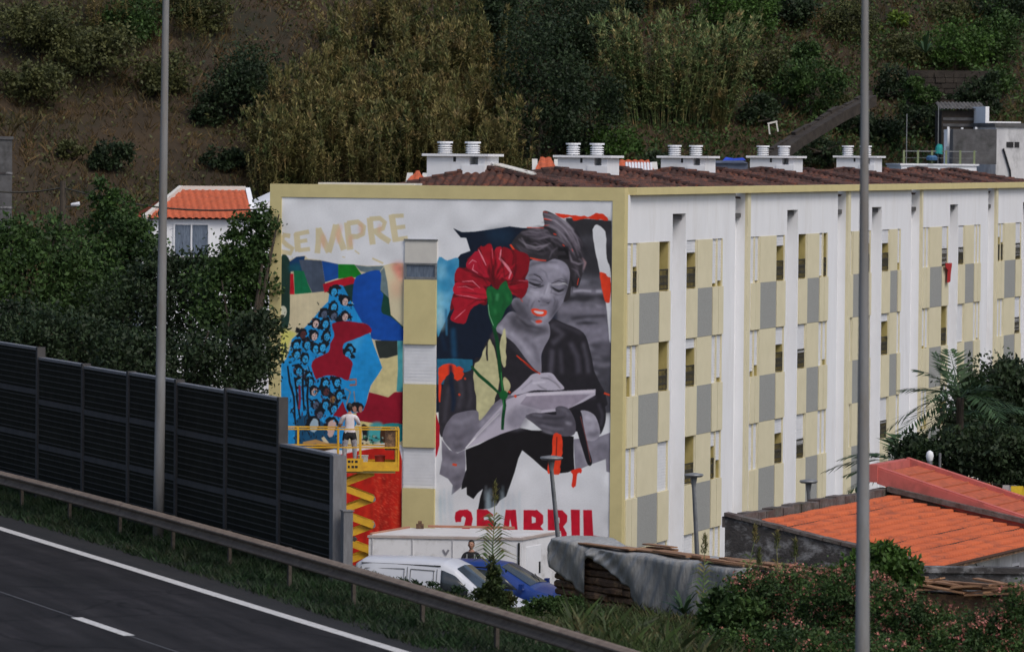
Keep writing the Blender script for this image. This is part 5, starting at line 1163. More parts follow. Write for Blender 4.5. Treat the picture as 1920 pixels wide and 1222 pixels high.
# utility pole with two wires
p = atY(118, 352, 177.0); up_ = empty('utility_pole', (p.x, p.y, float(hz(p.x, p.y))), 0, 'thin dark utility pole with a small white lamp above the left trees', 'utility pole')
Hh = p.z - up_.location.z; MB().tube([(0, 0, -.3), (0, 0, Hh + .25)], [.13, .11], 8).build('pole', M['bark'], up_)
MB().box(-.08, .45, -.04, .04, Hh - .72, Hh - .66).build('arm', M['iron'], up_); MB().tube([(.3, 0, Hh - .62), (.62, 0, Hh - .60)], [.05, .09], 8).build('lamp', M['shutter'], up_)
w0 = atY(-30, 357, 177.5); w1 = p + Vector((0, 0, .0)); w2 = atY(500, 392, 172.0)
def wire(a, b, sag, label):
    o = MB().tube([a.lerp(b, k / 16) - Vector((0, 0, sag * math.sin(math.pi * k / 16))) for k in range(17)], .03, 4).build('overhead_wire', M['iron']); tag(o, label, 'wire', 'overhead wires on the left')
wire(w0, w1, .12, 'dark wire running from the left edge to the utility pole'); wire(w1, w2, .35, 'dark wire from the utility pole rightwards past the small white house')
# stone stair wall on the right slope
def wall_run(name, pts, th, h, mat, label, cat):
    m = MB()
    for a, b in zip(pts[:-1], pts[1:]):
        d = (b - a); n = Vector((d.y, -d.x, 0)).normalized() * th
        m.prism([a - Vector((0, 0, h + .2)), b - Vector((0, 0, h + .2)), b - Vector((0, 0, .2)), a - Vector((0, 0, .2))] if h < .6 else [a - Vector((0, 0, h)), b - Vector((0, 0, h)), b, a], n)
    o = m.build(name, mat); tag(o, label, cat); return o
M['slopestone'] = pm('slope_stone', (.044, .036, .029), (.024, .019, .016), 3, .95, .9, 5)
wall_run('stair_wall', [atY(1395, 308, 197), atY(1480, 248, 201), atY(1560, 200, 204), atY(1622, 170, 206)], .6, .45, M['slopestone'], 'dark stone stair wall climbing the slope behind the chimneys', 'wall')
ow = bpy.data.objects['stair_wall']; rb = random.Random(12); pp_ = [atY(1395, 308, 197), atY(1480, 248, 201), atY(1560, 200, 204), atY(1622, 170, 206)]
for a, b in zip(pp_[:-1], pp_[1:]):
    d = b - a; L = d.length; u_ = d / L; t = 0
    while t < L:
        l = rb.uniform(.35, .75)
        for r_ in range(2):
            c = a + u_ * (t + rb.uniform(-.1, .1)) - Vector((0, 0, r_ * .27 + .15 + rb.uniform(-.05, .05)))
            MB().bar(c + Vector((0, -.08 - rb.uniform(0, .1), -.12)), c + u_ * (l - .04) + Vector((0, -.08, -.12)), .22, rb.uniform(.18, .25)).build('stone', M['slopestone'], ow)
        t += l
o = wall_run('terrace_wall', [atY(1700, 132, 214), atY(1850, 134, 214)], .6, 1.5, M['slopestone'], 'old dark stone terrace wall high on the right slope under the green trees', 'wall')
rb = random.Random(8)
sp = atY(1702, 136, 213.95); wdth = atY(1848, 136, 213.95).x - sp.x
for r_ in range(6):
    x = rb.uniform(-.2, 0)
    while x < wdth - .3:
        l = rb.uniform(.35, .7); MB().box(sp.x + max(0, x) + .01, sp.x + min(wdth, x + l) - .01, 213.90 - rb.uniform(0, .06) - .6, 213.95 - .6, sp.z - (r_ + 1) * .235 + .01, sp.z - r_ * .235 - .01).build('stone', M['slopestone'], o); x += l
wf = atY(1440, 232, 202); o = MB().bar((0, 0, -.45), (.02, 0, 0), .06).bar((.36, 0, -.40), (.36, 0, .0), .06).bar((-.02, 0, 0), (.4, 0, .03), .07).build('wooden_frame', M['cream_pan']); o.location = wf; o.rotation_euler = (0, R(-10), 0); tag(o, 'small pale wooden frame standing on the brown slope', 'frame')
# orange roofs and blue grey roof peeping over the block
def low_roof(name, x0, x1, yt, yb, Y, mat, label, extra=None):
    a = atY(x0, yb, Y); b = atY(x1, yb, Y); t = atY(x0, yt, Y + 3)
    e = empty(name, (a.x, a.y, 0), 0, label, 'house'); Wx = b.x - a.x
    tiled('roof_tiles', [(0, 0, a.z), (Wx, 0, a.z), (Wx - .3, 3, t.z), (.3, 3, t.z)], mat, e)
    MB().box(.1, Wx - .1, .1, 6, a.z - 6, a.z - .02).build('wall', M['white'], e)
    MB().prism([(0, 0, a.z), (0, 3, t.z), (0, 6, a.z)], (.2, 0, 0)).prism([(Wx - .2, 0, a.z), (Wx - .2, 3, t.z), (Wx - .2, 6, a.z)], (.2, 0, 0)).build('verge', M['cream_pan'], e); return e
low_roof('roofed_house', 998, 1050, 298, 335, 178, M['orangetile2'], 'house behind the block, pale edged orange roof showing left of second chimney')
e = low_roof('roofed_house', 1150, 1236, 303, 338, 180, M['orangetile2'], 'orange roofed house with white corrugated sheet, seen between second and third chimney')
q_ = atY(1176, 322, 179.9); m = MB()
for k in range(9): m.tube([(k * .115, 0, 0), (k * .115, 1.2, .34)], .05, 6)
o = m.build('corrugated_sheet', M['shutter'], e); o.location = (q_.x - e.location.x, .0, q_.z - .02)
low_roof('roofed_house', 760, 800, 324, 345, 170, M['orangetile2'], 'house behind the block whose orange roof just shows left of the first chimney')
p = atY(1334, 306, 186); q_ = atY(1402, 306, 186); o = MB().box(0, q_.x - p.x, 0, 4, -5, 0).prism([(0, -.1, .0), (0, 4, .0), (0, 4, .1), (0, -.1, .02)], (q_.x - p.x, 0, 0)).build('flat_roof_house', pm('bluegrey', (.10, .12, .17), (.08, .095, .14), 2, .8)); o.location = p
tag(o, 'blue grey flat roofed building between the third and fourth chimneys', 'house')
m = MB(); m.prism([(0, 0, 0), (.9, 0, .02), (.8, .3, .12), (.35, .3, .08), (.15, .3, .14)], (0, .6, 0)); o = m.build('blue_sheet', pm('blue_sheet', (.02, .06, .45), None, 3, .6)); o.location = p + Vector((.45, .3, .10)); tag(o, 'crumpled blue sheet lying on the blue grey flat roof', 'sheet')
# --- white buildings at the right edge
YR = 199.0
p = atY(1868, 238, YR); hb = empty('weathered_house', (p.x, p.y, 0), R(12), 'tall white house with dark stains running down its wall at the right edge', 'house')
MB().box(0, 7, 0, 6, -6, p.z).build('wall', M['whitedirty'], hb)
MB().box(-.08, 7.1, -.08, 6.1, p.z + .001, p.z + .16).build('roof_edge', M['concrete'], hb)
MB().box(.45, .75, -.02, -.001, p.z - .85, p.z - .62).box(.80, 1.0, -.02, -.001, p.z - .85, p.z - .62).build('window', M['dark'], hb)
MB().tube([(.3, -.05, p.z - .9), (.6, -.05, p.z - 1.8), (.75, -.05, p.z - 3.2)], .04, 6).build('drain_pipe', M['dark'], hb)
p = atY(1848, 200, YR + 1.5); o = MB().box(0, .16, 0, 2.4, -4.5, 0).box(.161, 1.55, .02, 2.4, -4.5, -.62).box(1.56, 2.3, .4, 2.4, -4.5, -.75).build('stair_house', M['white']); o.location = p; o.rotation_euler = (0, 0, R(12)); tag(o, 'white stepped parapet building behind the stained house', 'house')
p = atY(1778, 242, YR - 1); lv = empty('water_tank_screen', (p.x, p.y, p.z), R(6), 'white slatted screen box with three posts standing on the terrace', 'screen')
for k in range(3): MB().box(k * .58 - .04, k * .58 + .04, -.05, .05, -1.5, .09 if k != 1 else .06).build('post', M['shutter'], lv)
for k in range(10):
    for q_ in (0, 1): MB().box(q_ * .58 + .045 + k * .048, q_ * .58 + .045 + k * .048 + .042, -.02, .02, -1.45, 0).build('slat', M['shutter'], lv)
MB().box(0, 1.16, .06, .9, -1.5, -.02).build('screen_box', M['white'], lv)
MB().box(-.1, 1.3, -.08, -.055, -1.46, -.72).build('mesh_panel', M['whitedirty'], lv)
p = atY(1690, 310, YR - 3); tr = empty('terrace', (p.x, p.y, p.z), R(4), 'white terrace with a mesh railing on short green posts left of the slatted screen', 'terrace')
MB().box(0, 3.1, 0, 4, -3, 0).box(-.05, 3.2, -.06, 4, .001, .07).build('terrace_wall', M['white'], tr)
for k in range(6): MB().box(k * .58 - .04 + .1, k * .58 + .14, -.02, .06, .07, .62).build('post', pm('terrace_post', (.20, .24, .13), None, 5, .8) if k == 0 else bpy.data.materials['terrace_post'], tr)
MB().box(.1, 3.1, -.01, .01, .56, .60).box(.1, 3.1, -.01, .01, .3, .315).build('railing', M['lampgrey'], tr)
MB().tube([(.25, .3, 0), (.25, .3, 2.1)], .02, 6).tube([(1.55, .3, 0), (1.55, .3, 2.5)], .02, 6).build('pole', M['lampgrey'], tr)
MB().box(2.2, 4.0, .5, 1.4, .07, 1.5).build('back_wall', M['concrete'], tr)
p = atY(1760, 277, YR - 2.8); o = MB().tube([(0, 0, -.25), (.02, 0, 0), (.05, 0, .14)], [.17, .15, .1], 10).build('hung_garment', pm('teal', (.02, .28, .27), None, 5, .8)); o.location = p; tag(o, 'small turquoise garment hanging on the terrace by the slatted screen', 'garment')
o = MB().tube([(0, 0, -.14), (0, 0, -.02), (0, 0, .06)], [.22, .24, .16], 12).build('blue_tub', pm('tub_blue', (.05, .13, .26), None, 5, .6)); o.location = p + Vector((-.28, -.1, -.38)); tag(o, 'blue tub standing on the terrace left of the turquoise garment', 'tub')
p = atY(1766, 207, YR + 3); sh = empty('shed', (p.x, p.y, p.z), R(3), 'dark timber shed with a tiled lean-to roof above the slatted screen', 'shed')
MB().box(0, 1.75, 0, 2, -2.6, -.01).build('wall', M['slopestone'], sh); tiled('roof_tiles', [(-.1, -.25, 0), (1.85, -.25, 0), (1.85, 1.2, .3), (-.1, 1.2, .3)], M['concrete'], sh, .16, 5)
for k in range(3): MB().box(.05, 1.7, -.03, -.002, -.42 - k * .26, -.30 - k * .26).build('board', M['concrete'], sh)
MB().box(.6, 1.5, -.04, -.031, -1.12, -.92).build('opening', M['dark'], sh)
p = atY(1795, 318, YR - 4); q_ = atY(1925, 352, YR - 6); e = empty('lean_to', (p.x, p.y, p.z), R(-14), 'grey lean-to with a dark roof descending to the right behind the block', 'lean-to')
MB().prism([(0, 0, -.0), (3.4, 0, -.75), (3.4, 0, -2.5), (0, 0, -2.5)], (0, 1.6, 0)).build('wall', M['whitedirty'], e)
MB().prism([(-.2, -.2, .0), (3.6, -.2, -.82), (3.6, -.2, -.74), (-.2, -.2, .08)], (0, 2.4, 0)).build('roof', M['concrete'], e)
# ------------------------------------------------------------------ vegetation
def quads(C, D, N_, L, Wd, fold=0):
    """leaf quads: centre base C, direction D, side vector N_, length L, width Wd"""
    n = len(C); a = C; b = C + D * (L * .45)[:, None] + N_ * (Wd / 2)[:, None]; c = C + D * L[:, None]; d = C + D * (L * .45)[:, None] - N_ * (Wd / 2)[:, None]
    V = np.stack([a, b, c, d], 1).reshape(-1, 3); return V, np.arange(4 * n).reshape(n, 4)
def unit(v): return v / (np.linalg.norm(v, axis=-1, keepdims=True) + 1e-9)
def leafcloud(blobs, n, size, rng, droop=0., clump=.28, per=55):
    """blobs: (cx,cy,cz,rx,ry,rz); leaves gathered in clumps near the outside of each ellipsoid"""
    vol = np.array([b[3] * b[5] for b in blobs]); vol = vol / vol.sum(); Cs = []
    for b, f in zip(blobs, vol):
        m = max(3, int(n * f / per)); dirs = unit(rng.normal(size=(m, 3))); r = rng.uniform(.35, 1.02, m) ** .6
        cc = dirs * r[:, None] * np.array(b[3:6]) + np.array(b[:3])
        k = int(n * f / m); rad = clump * min(b[3], b[5]) * rng.uniform(.5, 1.2, (m, 1, 1))
        Cs.append((cc[:, None] + rng.normal(size=(m, k, 3)) * rad * np.array([1, 1, .62])).reshape(-1, 3))
    C = np.concatenate(Cs); D = unit(rng.normal(size=C.shape) + np.array([0, 0, -droop])); Nn = unit(np.cross(D, rng.normal(size=C.shape)))
    L = size * rng.uniform(.6, 1.5, len(C)); return quads(C, D, Nn, L, L * .55)
def trunk_mesh(h, r, rng, nb=5, spread=1.2):
    m = MB(); p = [Vector((0, 0, -.3))]
    for k in range(5): p.append(Vector((rng.normal() * .12 * k, rng.normal() * .12 * k, h * (k + 1) / 5)))
    m.tube(p, [r * (1.1 - .17 * k) for k in range(6)], 8)
    for k in range(nb):
        a = rng.uniform(0, 6.28); s = p[2 + k % 3]; m.tube([s, s + Vector((math.cos(a) * spread * .5, math.sin(a) * spread * .5, h * .15)), s + Vector((math.cos(a) * spread, math.sin(a) * spread, h * .35))], [r * .5, r * .35, r * .12], 6)
    return m
def tree(name, loc, blobs, n, size, mat, label, cat='tree', group=None, seed=0, th=None, tr=.16, droop=0., clump=.28, per=55):
    rng = np.random.default_rng(seed); e = empty(name, loc, 0, label, cat, group)
    top = max(b[2] for b in blobs); trunk_mesh(th or top * .9, tr, rng, spread=max(b[3] for b in blobs) * .6).build('trunk', M['bark'], e)
    V, Fq = leafcloud(blobs, n, size, rng, droop, clump, per); link('crown', npmesh('crown', V, Fq), mat, e); return e
def px_tree(name, Y, base_z, bl, n, size, mat, label, seed=0, **k):
    """bl: crown lobes (px, py, rx_px, ry_px) measured at distance Y"""
    s = Y / FPX; c0 = atY(bl[0][0], bl[0][1], Y); B = []
    r = random.Random(seed)
    for (x, y, rx, ry) in bl:
        p = atY(x, y, Y); B.append((p.x - c0.x, r.uniform(-.5, .5) * rx * s, p.z - base_z, rx * s, rx * s * .85, ry * s))
    return tree(name, (c0.x, Y, base_z), B, n, size, mat, label, seed=seed, **k)
GL = 'trees between the noise barrier and the white house'
px_tree('leafy_tree', 138, -4.3, [(60, 520, 110, 110), (25, 460, 60, 55), (110, 465, 60, 60), (150, 560, 80, 90), (-30, 500, 80, 90)], 17000, .13, M['leafmid'], 'broad mid green tree at the far left edge behind the noise barrier', 21, group=GL)
px_tree('leafy_tree', 142, -4.4, [(205, 470, 55, 120), (195, 375, 24, 48), (240, 480, 60, 90), (170, 560, 70, 100), (262, 450, 30, 40)], 14000, .13, M['leafmid'], 'tallest green tree of the left group, with a narrow pointed top', 22, group=GL)
px_tree('leafy_tree', 136, -4.3, [(330, 570, 90, 85), (290, 520, 50, 50), (370, 520, 60, 50), (250, 600, 80, 90)], 15000, .12, M['leafdark'], 'dark rounded tree right in front of the small white house, behind the lamp column', 23, group=GL)
px_tree('leafy_tree', 133, -4.3, [(462, 480, 50, 85), (430, 560, 80, 90), (490, 430, 30, 45), (487, 560, 55, 110), (448, 425, 20, 25)], 15000, .12, M['leafmid'], 'green tree touching the left edge of the painted end wall', 24, group=GL)
px_tree('leafy_tree', 122, -3.6, [(90, 640, 120, 60), (20, 620, 80, 60), (190, 650, 100, 50)], 13000, .11, M['leafdark'], 'low dark tree just above the leftmost bays of the noise barrier', 25, group=GL)
px_tree('leafy_tree', 118, -3.4, [(330, 680, 110, 50), (430, 680, 90, 60), (250, 670, 90, 50), (480, 640, 50, 70)], 14000, .11, M['leafdark'], 'low dark tree between the lamp column and the painted wall behind the noise barrier', 26, group=GL)
# dark trees and palms on the right
px_tree('broadleaf_tree', 140, -4.4, [(1860, 760, 80, 85), (1905, 715, 50, 45), (1920, 820, 80, 80), (1820, 790, 50, 60)], 20000, .14, M['leafdark'], 'large dark green tree at the right edge above the pink roof', 31)
px_tree('broadleaf_tree', 127, -4.4, [(1850, 850, 80, 50), (1780, 850, 60, 45), (1910, 880, 70, 50), (1720, 855, 45, 40)], 14000, .13, M['leafdark'], 'low dark bushy tree directly behind the pink roof ridge', 32)
def frond(rng, L, az, el, droop, nl=26, ll=.72):
    """one pinnate leaf: curved rib with leaflets on both sides"""
    ts = np.linspace(0, 1, nl); d0 = np.array([math.cos(az) * math.cos(el), math.sin(az) * math.cos(el), math.sin(el)])
    rib = d0[None] * (ts * L)[:, None] + np.array([0, 0, -1])[None] * (droop * L * ts ** 2)[:, None]
    tan = unit(np.gradient(rib, axis=0)); side = unit(np.cross(tan, np.array([0, 0, 1]))); up = np.cross(side, tan)
    V, Fq = [], []; off = 0
    for s in (-1, 1):
        k = ts > .12; D = unit(side[k] * s * .8 + tan[k] * .55 + up[k] * .12 + rng.normal(size=(k.sum(), 3)) * .08 - np.array([0, 0, .25])); l = ll * np.sin(np.pi * (ts[k] * .82 + .14)) ** .6 * rng.uniform(.85, 1.1, k.sum())
        v, f = quads(rib[k], D, unit(np.cross(D, up[k] + .1)), l, np.full(k.sum(), .07)); V.append(v); Fq.append(f + off); off += len(v)
    m = 2 * nl; w_ = .03 * (1 - ts * .8)
    rv = np.concatenate([rib + side * w_[:, None], rib - side * w_[:, None]]); i = np.arange(nl - 1)
    V.append(rv); Fq.append(np.stack([i, i + 1, nl + i + 1, nl + i], -1) + off); return np.concatenate(V), np.concatenate(Fq)
def palm(loc, H, fr_list, label, seed, L=2.5):
    rng = np.random.default_rng(seed); e = empty('palm_tree', loc, 0, label, 'palm tree', 'palms in front of the long facade')
    MB().tube([(0, 0, -.3), (.05, 0, H * .4), (0, 0, H)], [.16, .12, .11], 10).build('trunk', M['bark'], e, smooth=True)
    for az, el, dr, sc in fr_list:
        V, Fq = frond(rng, L * sc, az, el, dr); V = V + np.array([0, 0, H]); link('frond', npmesh('frond', V, Fq), M['palm'], e)
p = atY(1800, 745, 131)
palm((p.x, 131, -4.3), p.z + 4.3, [(R(182), R(24), .30, .72), (R(176), R(48), .34, .74), (R(160), R(62), .12, .62), (R(120), R(70), .1, .6), (R(15), R(35), .5, .7), (R(215), R(-5), .35, .85), (R(235), R(30), .5, .75), (R(300), R(20), .6, .8), (R(-20), R(10), .4, .8), (R(200), R(-35), .2, .7), (R(60), R(30), .5, .8), (R(330), R(55), .4, .6), (R(187), R(5), .55, .85)], 'slender palm with arching fronds spreading left over the white facade', 41)
p = atY(1690, 868, 127)
palm((p.x, 127, -4.3), p.z + 4.3, [(R(180), R(30), .45, .75), (R(172), R(15), .38, .85), (R(186), R(2), .25, .6), (R(150), R(35), .5, .6), (R(10), R(38), .35, .75), (R(-5), R(20), .35, .9), (R(30), R(30), .5, .7), (R(80), R(60), .3, .5), (R(270), R(30), .6, .5), (R(200), R(-10), .3, .6), (R(0), R(50), .5, .6)], 'low palm with wide fronds rising behind the left end of the pink roof', 42)
p = atY(1845, 800, 133)
palm((p.x, 133, -4.3), p.z + 4.3, [(R(a_), R(20 + 30 * (k % 2)), .5, .7) for k, a_ in enumerate((0, 45, 100, 150, 200, 250, 300, 340))], 'palm with drooping fronds half hidden inside the dark trees at the right', 43)

# ---- shrubs and small trees of the slope: (px, py of base, width, height, material, label)
HB = [(1010, 330, 210, 330, 'leafdark', 'tall dark evergreen tree on the slope between the canes and the first lit clump'),
      (925, 150, 110, 190, 'leafdark', 'dark tree at the top centre beside the cane thicket'),
      (1060, 130, 220, 200, 'leafdark', 'wide dark tree crown at the top middle of the slope'),
      (1095, 300, 150, 180, 'leafdark', 'dark tree behind the second chimney'),
      (1142, 318, 125, 85, 'leafbright', 'rounded bright green bush just above the second chimney'),
      (1370, 75, 190, 110, 'leafbright', 'fresh green bush mass at the top edge left of the right lamp column'),
      (1160, 70, 120, 90, 'leafdark', 'dark bush at the top edge left of the dry canes'),
      (480, 232, 200, 150, 'leafdark', 'dark flat topped tree on the left slope beside the canes'),
      (392, 238, 80, 62, 'leafdark', 'small blue green bush on the brown left slope'),
      (318, 182, 140, 80, 'leafolive', 'olive bush directly behind the left lamp column'),
      (70, 110, 230, 110, 'leafolive', 'olive bush in the top left corner'), (190, 150, 220, 110, 'leafolive', 'wide olive bush at the upper left'),
      (60, 200, 180, 80, 'leafolive', 'low olive bush at the left edge below the corner'), (250, 80, 160, 90, 'leafmid', 'green bush at the top edge left of the lamp column'),
      (380, 60, 140, 80, 'leafolive', 'olive bush at the top edge right of the left lamp column'),
      (1522, 232, 130, 130, 'leafmid', 'rounded green tree left of the right lamp column'), (1505, 130, 60, 60, 'leafmid', 'small green bush above the rounded green tree'),
      (1480, 60, 120, 70, 'leafdark', 'dark bush at the top edge beside the right lamp column'),
      (1685, 52, 45, 30, 'leaflime', 'small lime green bush high on the right slope'), (1643, 60, 22, 12, 'leaflime', 'tiny lime green bush beside the lamp column top'),
      (1790, 130, 200, 90, 'leafbright', 'broad bright green tree above the dark stone terrace wall'), (1870, 120, 110, 110, 'leafmid', 'green tree at the right edge above the stained house'),
      (1730, 265, 120, 80, 'leafdark', 'dark green bush left of the timber shed'), (1855, 195, 110, 70, 'leafmid', 'green bush behind the timber shed'),
      (1660, 280, 90, 60, 'leafdark', 'dark bush right of the right lamp column above the last chimney'), (1880, 60, 140, 90, 'leafdark', 'dark tree in the top right corner'),
      (1780, 50, 120, 45, 'leafolive', 'low olive scrub at the upper right'), (1520, 320, 140, 60, 'leafdark', 'dark scrub above the fourth and fifth chimney'),
      (205, 335, 90, 60, 'leafdark', 'dark bush above the pointed tree at the left'), (130, 300, 70, 34, 'leafolive', 'small olive tuft on the brown left slope'),
      (420, 352, 120, 40, 'leafdark', 'low dark bush behind the white house roof'), (720, 200, 80, 90, 'leafdark', 'dark hollow bush inside the cane thicket'), (760, 290, 90, 80, 'leafdark', 'second dark bush inside the cane thicket above the first chimney')]
for i, (x, yb_, wpx, hpx, mt, lab) in enumerate(HB):
    p = hill_at(x, min(yb_, 318)); s = p.y / FPX; rx, rz = wpx * s / 2, hpx * s / 2; dz = (min(yb_, 318) - yb_) * s * 0
    rb_ = random.Random(i); bl = [(0, 0, rz, rx * .75, rx * .7, rz)]
    for k in range(4): bl.append((rb_.uniform(-.6, .6) * rx, rb_.uniform(-.5, .3) * rx, rz * rb_.uniform(.5, 1.35), rx * rb_.uniform(.35, .55), rx * .4, rz * rb_.uniform(.4, .62)))
    n_l = int(min(9000, 1400 + 1500 * rx * rz)); tree('shrub' if hpx < 120 else 'slope_tree', p, bl, n_l, .15, M[mt], lab, 'tree' if hpx >= 120 else 'bush', seed=100 + i, tr=.10, droop=.3, clump=.3, per=45)
for i, (x, y, w_, h_, mt, lab) in enumerate(((1735, 196, 110, 34, 'leafmid', 'low green bush partly covering the left foot of the terrace wall'), (1822, 200, 100, 46, 'leafdark', 'dark bush partly covering the right foot of the terrace wall'),
    (1455, 300, 90, 34, 'leafdark', 'dark low bush below the stair wall'), (1598, 235, 80, 46, 'leafdark', 'dark bush in front of the stair wall next to the right lamp column'), (1560, 190, 70, 30, 'leafolive', 'olive tuft above the stair wall'),
    (1440, 150, 110, 60, 'leafolive', 'olive bush right of the big cane clump'), (1420, 200, 80, 40, 'leafdark', 'small dark bush right of the cane clump foot'), (1590, 60, 110, 60, 'leafolive', 'olive bush just left of the right lamp column near the top edge'),
    (1700, 110, 90, 50, 'leafolive', 'olive bush between the lamp column and the bright tree'), (1670, 160, 70, 50, 'leafdark', 'dark bush left of the terrace wall'), (1230, 330, 90, 50, 'leafdark', 'dark low bush behind the third chimney'))):
    p = hill_at(x, y); s = p.y / FPX; p = p - Vector((0, 1.6, 0)); p.z = float(hz(p.x, p.y)); rx, rz = w_ * s / 2, h_ * s / 2 + .25
    tree('shrub', p, [(0, 0, rz, rx * .8, rx * .6, rz), (-rx * .5, 0, rz * .8, rx * .5, rx * .4, rz * .7), (rx * .5, .2, rz * .9, rx * .5, rx * .4, rz * .7)], int(1500 + 1400 * rx * rz), .14, M[mt], lab, 'bush', seed=300 + i, tr=.06, th=.5, droop=.2, per=40)
px_tree('shrub', 212, float(hz(atY(1740, 190, 212).x, 212)), [(1735, 178, 34, 15), (1715, 165, 18, 22)], 2600, .14, M['leafmid'], 'green bush growing over the left end of the terrace wall', 331, cat='bush', tr=.05, th=.5)
px_tree('shrub', 212, float(hz(atY(1825, 190, 212).x, 212)), [(1828, 170, 34, 24), (1790, 184, 34, 10), (1856, 160, 16, 30)], 3400, .14, M['leafdark'], 'dark bush growing over the right end of the terrace wall', 332, cat='bush', tr=.05, th=.5)
# ---- giant canes
def cane_mesh(rng, H, nleaf=34, plume=True, ll=.46):
    """one cane: stem, long blades on both sides and a feathery head"""
    V, Fq = [], []; off = 0; bend = rng.normal(size=2) * .10 * H
    def pos(t): return np.stack([bend[0] * t ** 2, bend[1] * t ** 2, H * t], -1)
    t = np.linspace(0, 1, 6); P0 = pos(t); w_ = .018
    for ax in (np.array([1, 0, 0]), np.array([0, 1, 0])):
        rv = np.concatenate([P0 + ax * w_, P0 - ax * w_]); i = np.arange(5); V.append(rv); Fq.append(np.stack([i, i + 1, 7 + i - 0, 6 + i], -1) + off); off += 12
    tl = rng.uniform(.22, .97, nleaf); az = rng.uniform(0, 6.28, nleaf); D = np.stack([np.cos(az) * .75 + .25, np.sin(az) * .6, rng.uniform(.15, .9, nleaf)], -1); D = unit(D)
    L = ll * rng.uniform(.6, 1.3, nleaf); C0 = pos(tl); Sd = unit(np.cross(D, np.array([0, 0, 1]))) ; Wd = np.full(nleaf, .075)
    mid = C0 + D * (L * .5)[:, None]; tip = mid + (D * np.array([1, 1, .1]) + np.array([0, 0, -.35])) * (L * .55)[:, None]
    v = np.stack([C0 - Sd * .008, C0 + Sd * .008, mid + Sd * Wd[:, None] / 2, mid - Sd * Wd[:, None] / 2, tip + Sd * .004, tip - Sd * .004], 1).reshape(-1, 3)
    b = np.arange(nleaf)[:, None] * 6; V.append(v); Fq.append(np.concatenate([b + np.array([[0, 1, 2, 3]]), b + np.array([[3, 2, 4, 5]])]) + off); off += len(v)
    if plume:
        m = 26; tt = rng.uniform(0, 1, m); C = pos(np.ones(m)) + np.stack([rng.normal(size=m) * .05, rng.normal(size=m) * .05, tt * .45], -1); D = unit(np.stack([rng.normal(size=m) * .5 + .3, rng.normal(size=m) * .5, np.ones(m)], -1))
        v, f = quads(C, D, unit(np.cross(D, rng.normal(size=(m, 3)))), rng.uniform(.16, .32, m), np.full(m, .065)); V.append(v); Fq.append(f + off)
    return np.concatenate(V), np.concatenate(Fq)
def scatter(protos, locs, rng, smin=.8, smax=1.2, lean=.08, leandir=None):
    V, Fq = [], []; off = 0
    for k, l in enumerate(locs):
        v, f = protos[rng.integers(len(protos))]; a = rng.uniform(0, 6.28); s = rng.uniform(smin, smax); c, sn = math.cos(a), math.sin(a)
        x = (v[:, 0] * c - v[:, 1] * sn) * s; y = (v[:, 0] * sn + v[:, 1] * c) * s; z = v[:, 2] * s
        ln = rng.normal(size=2) * lean + (leandir(l) if leandir else 0)
        V.append(np.stack([x + z * ln[0], y + z * ln[1], z], -1) + np.array(l)); Fq.append(f + off); off += len(v)
    return np.concatenate(V), np.concatenate(Fq)
def inpoly(x, y, P):
    c = False
    for i in range(len(P)):
        a, b = P[i], P[i - 1]
        if (a[1] > y) != (b[1] > y) and x < (b[0] - a[0]) * (y - a[1]) / (b[1] - a[1]) + a[0]: c = not c
    return c
rng = np.random.default_rng(77)
protos = [cane_mesh(rng, 3.0, 46) for _ in range(10)]
poly = [(478, 345), (482, 292), (560, 262), (596, 205), (598, 165), (650, 110), (720, 80), (830, 70), (935, 82), (945, 200), (952, 300), (975, 400), (500, 400)]
locs = []
while len(locs) < 1050:
    x, y = rng.uniform(470, 980), rng.uniform(60, 400)
    if inpoly(x, y, poly) and not (690 < x < 745 and 130 < y < 190):
        if math.sin(x * .045 + y * .02) * math.cos(y * .05 - x * .013) > .5: continue
        q_ = hill_at(x, y + 8); hs = rng.uniform(.7, 1.1)
        for _ in range(rng.integers(4, 9)):
            a_, b_2 = q_.x + rng.normal() * .28, q_.y + rng.normal() * .28; locs.append(Vector((a_, b_2, float(hz(a_, b_2)))))
V, Fq = scatter(protos, locs, rng, .55, 1.15, .07)
tag(link('cane_thicket', npmesh('cane_thicket', V, Fq), M['cane']), 'thicket of dry golden giant canes covering the slope above the block', 'canes', kind='stuff')
V, Fq = scatter(protos, [hill_at(rng.uniform(140, 440), rng.uniform(20, 95)) for _ in range(90)] , rng, .4, .8, .07)
tag(link('cane_thicket', npmesh('cane_thicket', V, Fq), M['cane']), 'loose stand of yellow canes at the top left of the slope', 'canes', kind='stuff')
V, Fq = scatter(protos, [hill_at(rng.uniform(1190, 1300), rng.uniform(18, 40)) for _ in range(45)], rng, .5, .9, .07)
tag(link('cane_thicket', npmesh('cane_thicket', V, Fq), M['cane']), 'dry tan canes at the top edge right of centre', 'canes', kind='stuff')
protos2 = [cane_mesh(rng, 4.0, 62, ll=.5) for _ in range(8)]
c0 = hill_at(1265, 235)
def fan(cx, cy, w1, w2, n, base_y, rng, hpx):
    L_ = []
    for _ in range(n):
        u = rng.uniform(-1, 1); L_.append(hill_at(cx + u * w1, base_y + rng.uniform(-12, 12)))
    return L_
L1 = fan(1270, 0, 100, 0, 190, 236, rng, 0)
V, Fq = scatter(protos2, L1, rng, .5, 1.12, .06, leandir=lambda l: np.array([(l[0] - c0.x) * .11, 0]))
tag(link('cane_clump', npmesh('cane_clump', V, Fq), M['canegreen']), 'big green and tan clump of giant cane fanning out above the third chimney', 'canes')
V, Fq = scatter(protos2, [hill_at(rng.uniform(1180, 1225), 190) for _ in range(9)], rng, .85, 1.05, .04, leandir=lambda l: np.array([-.28, 0]))
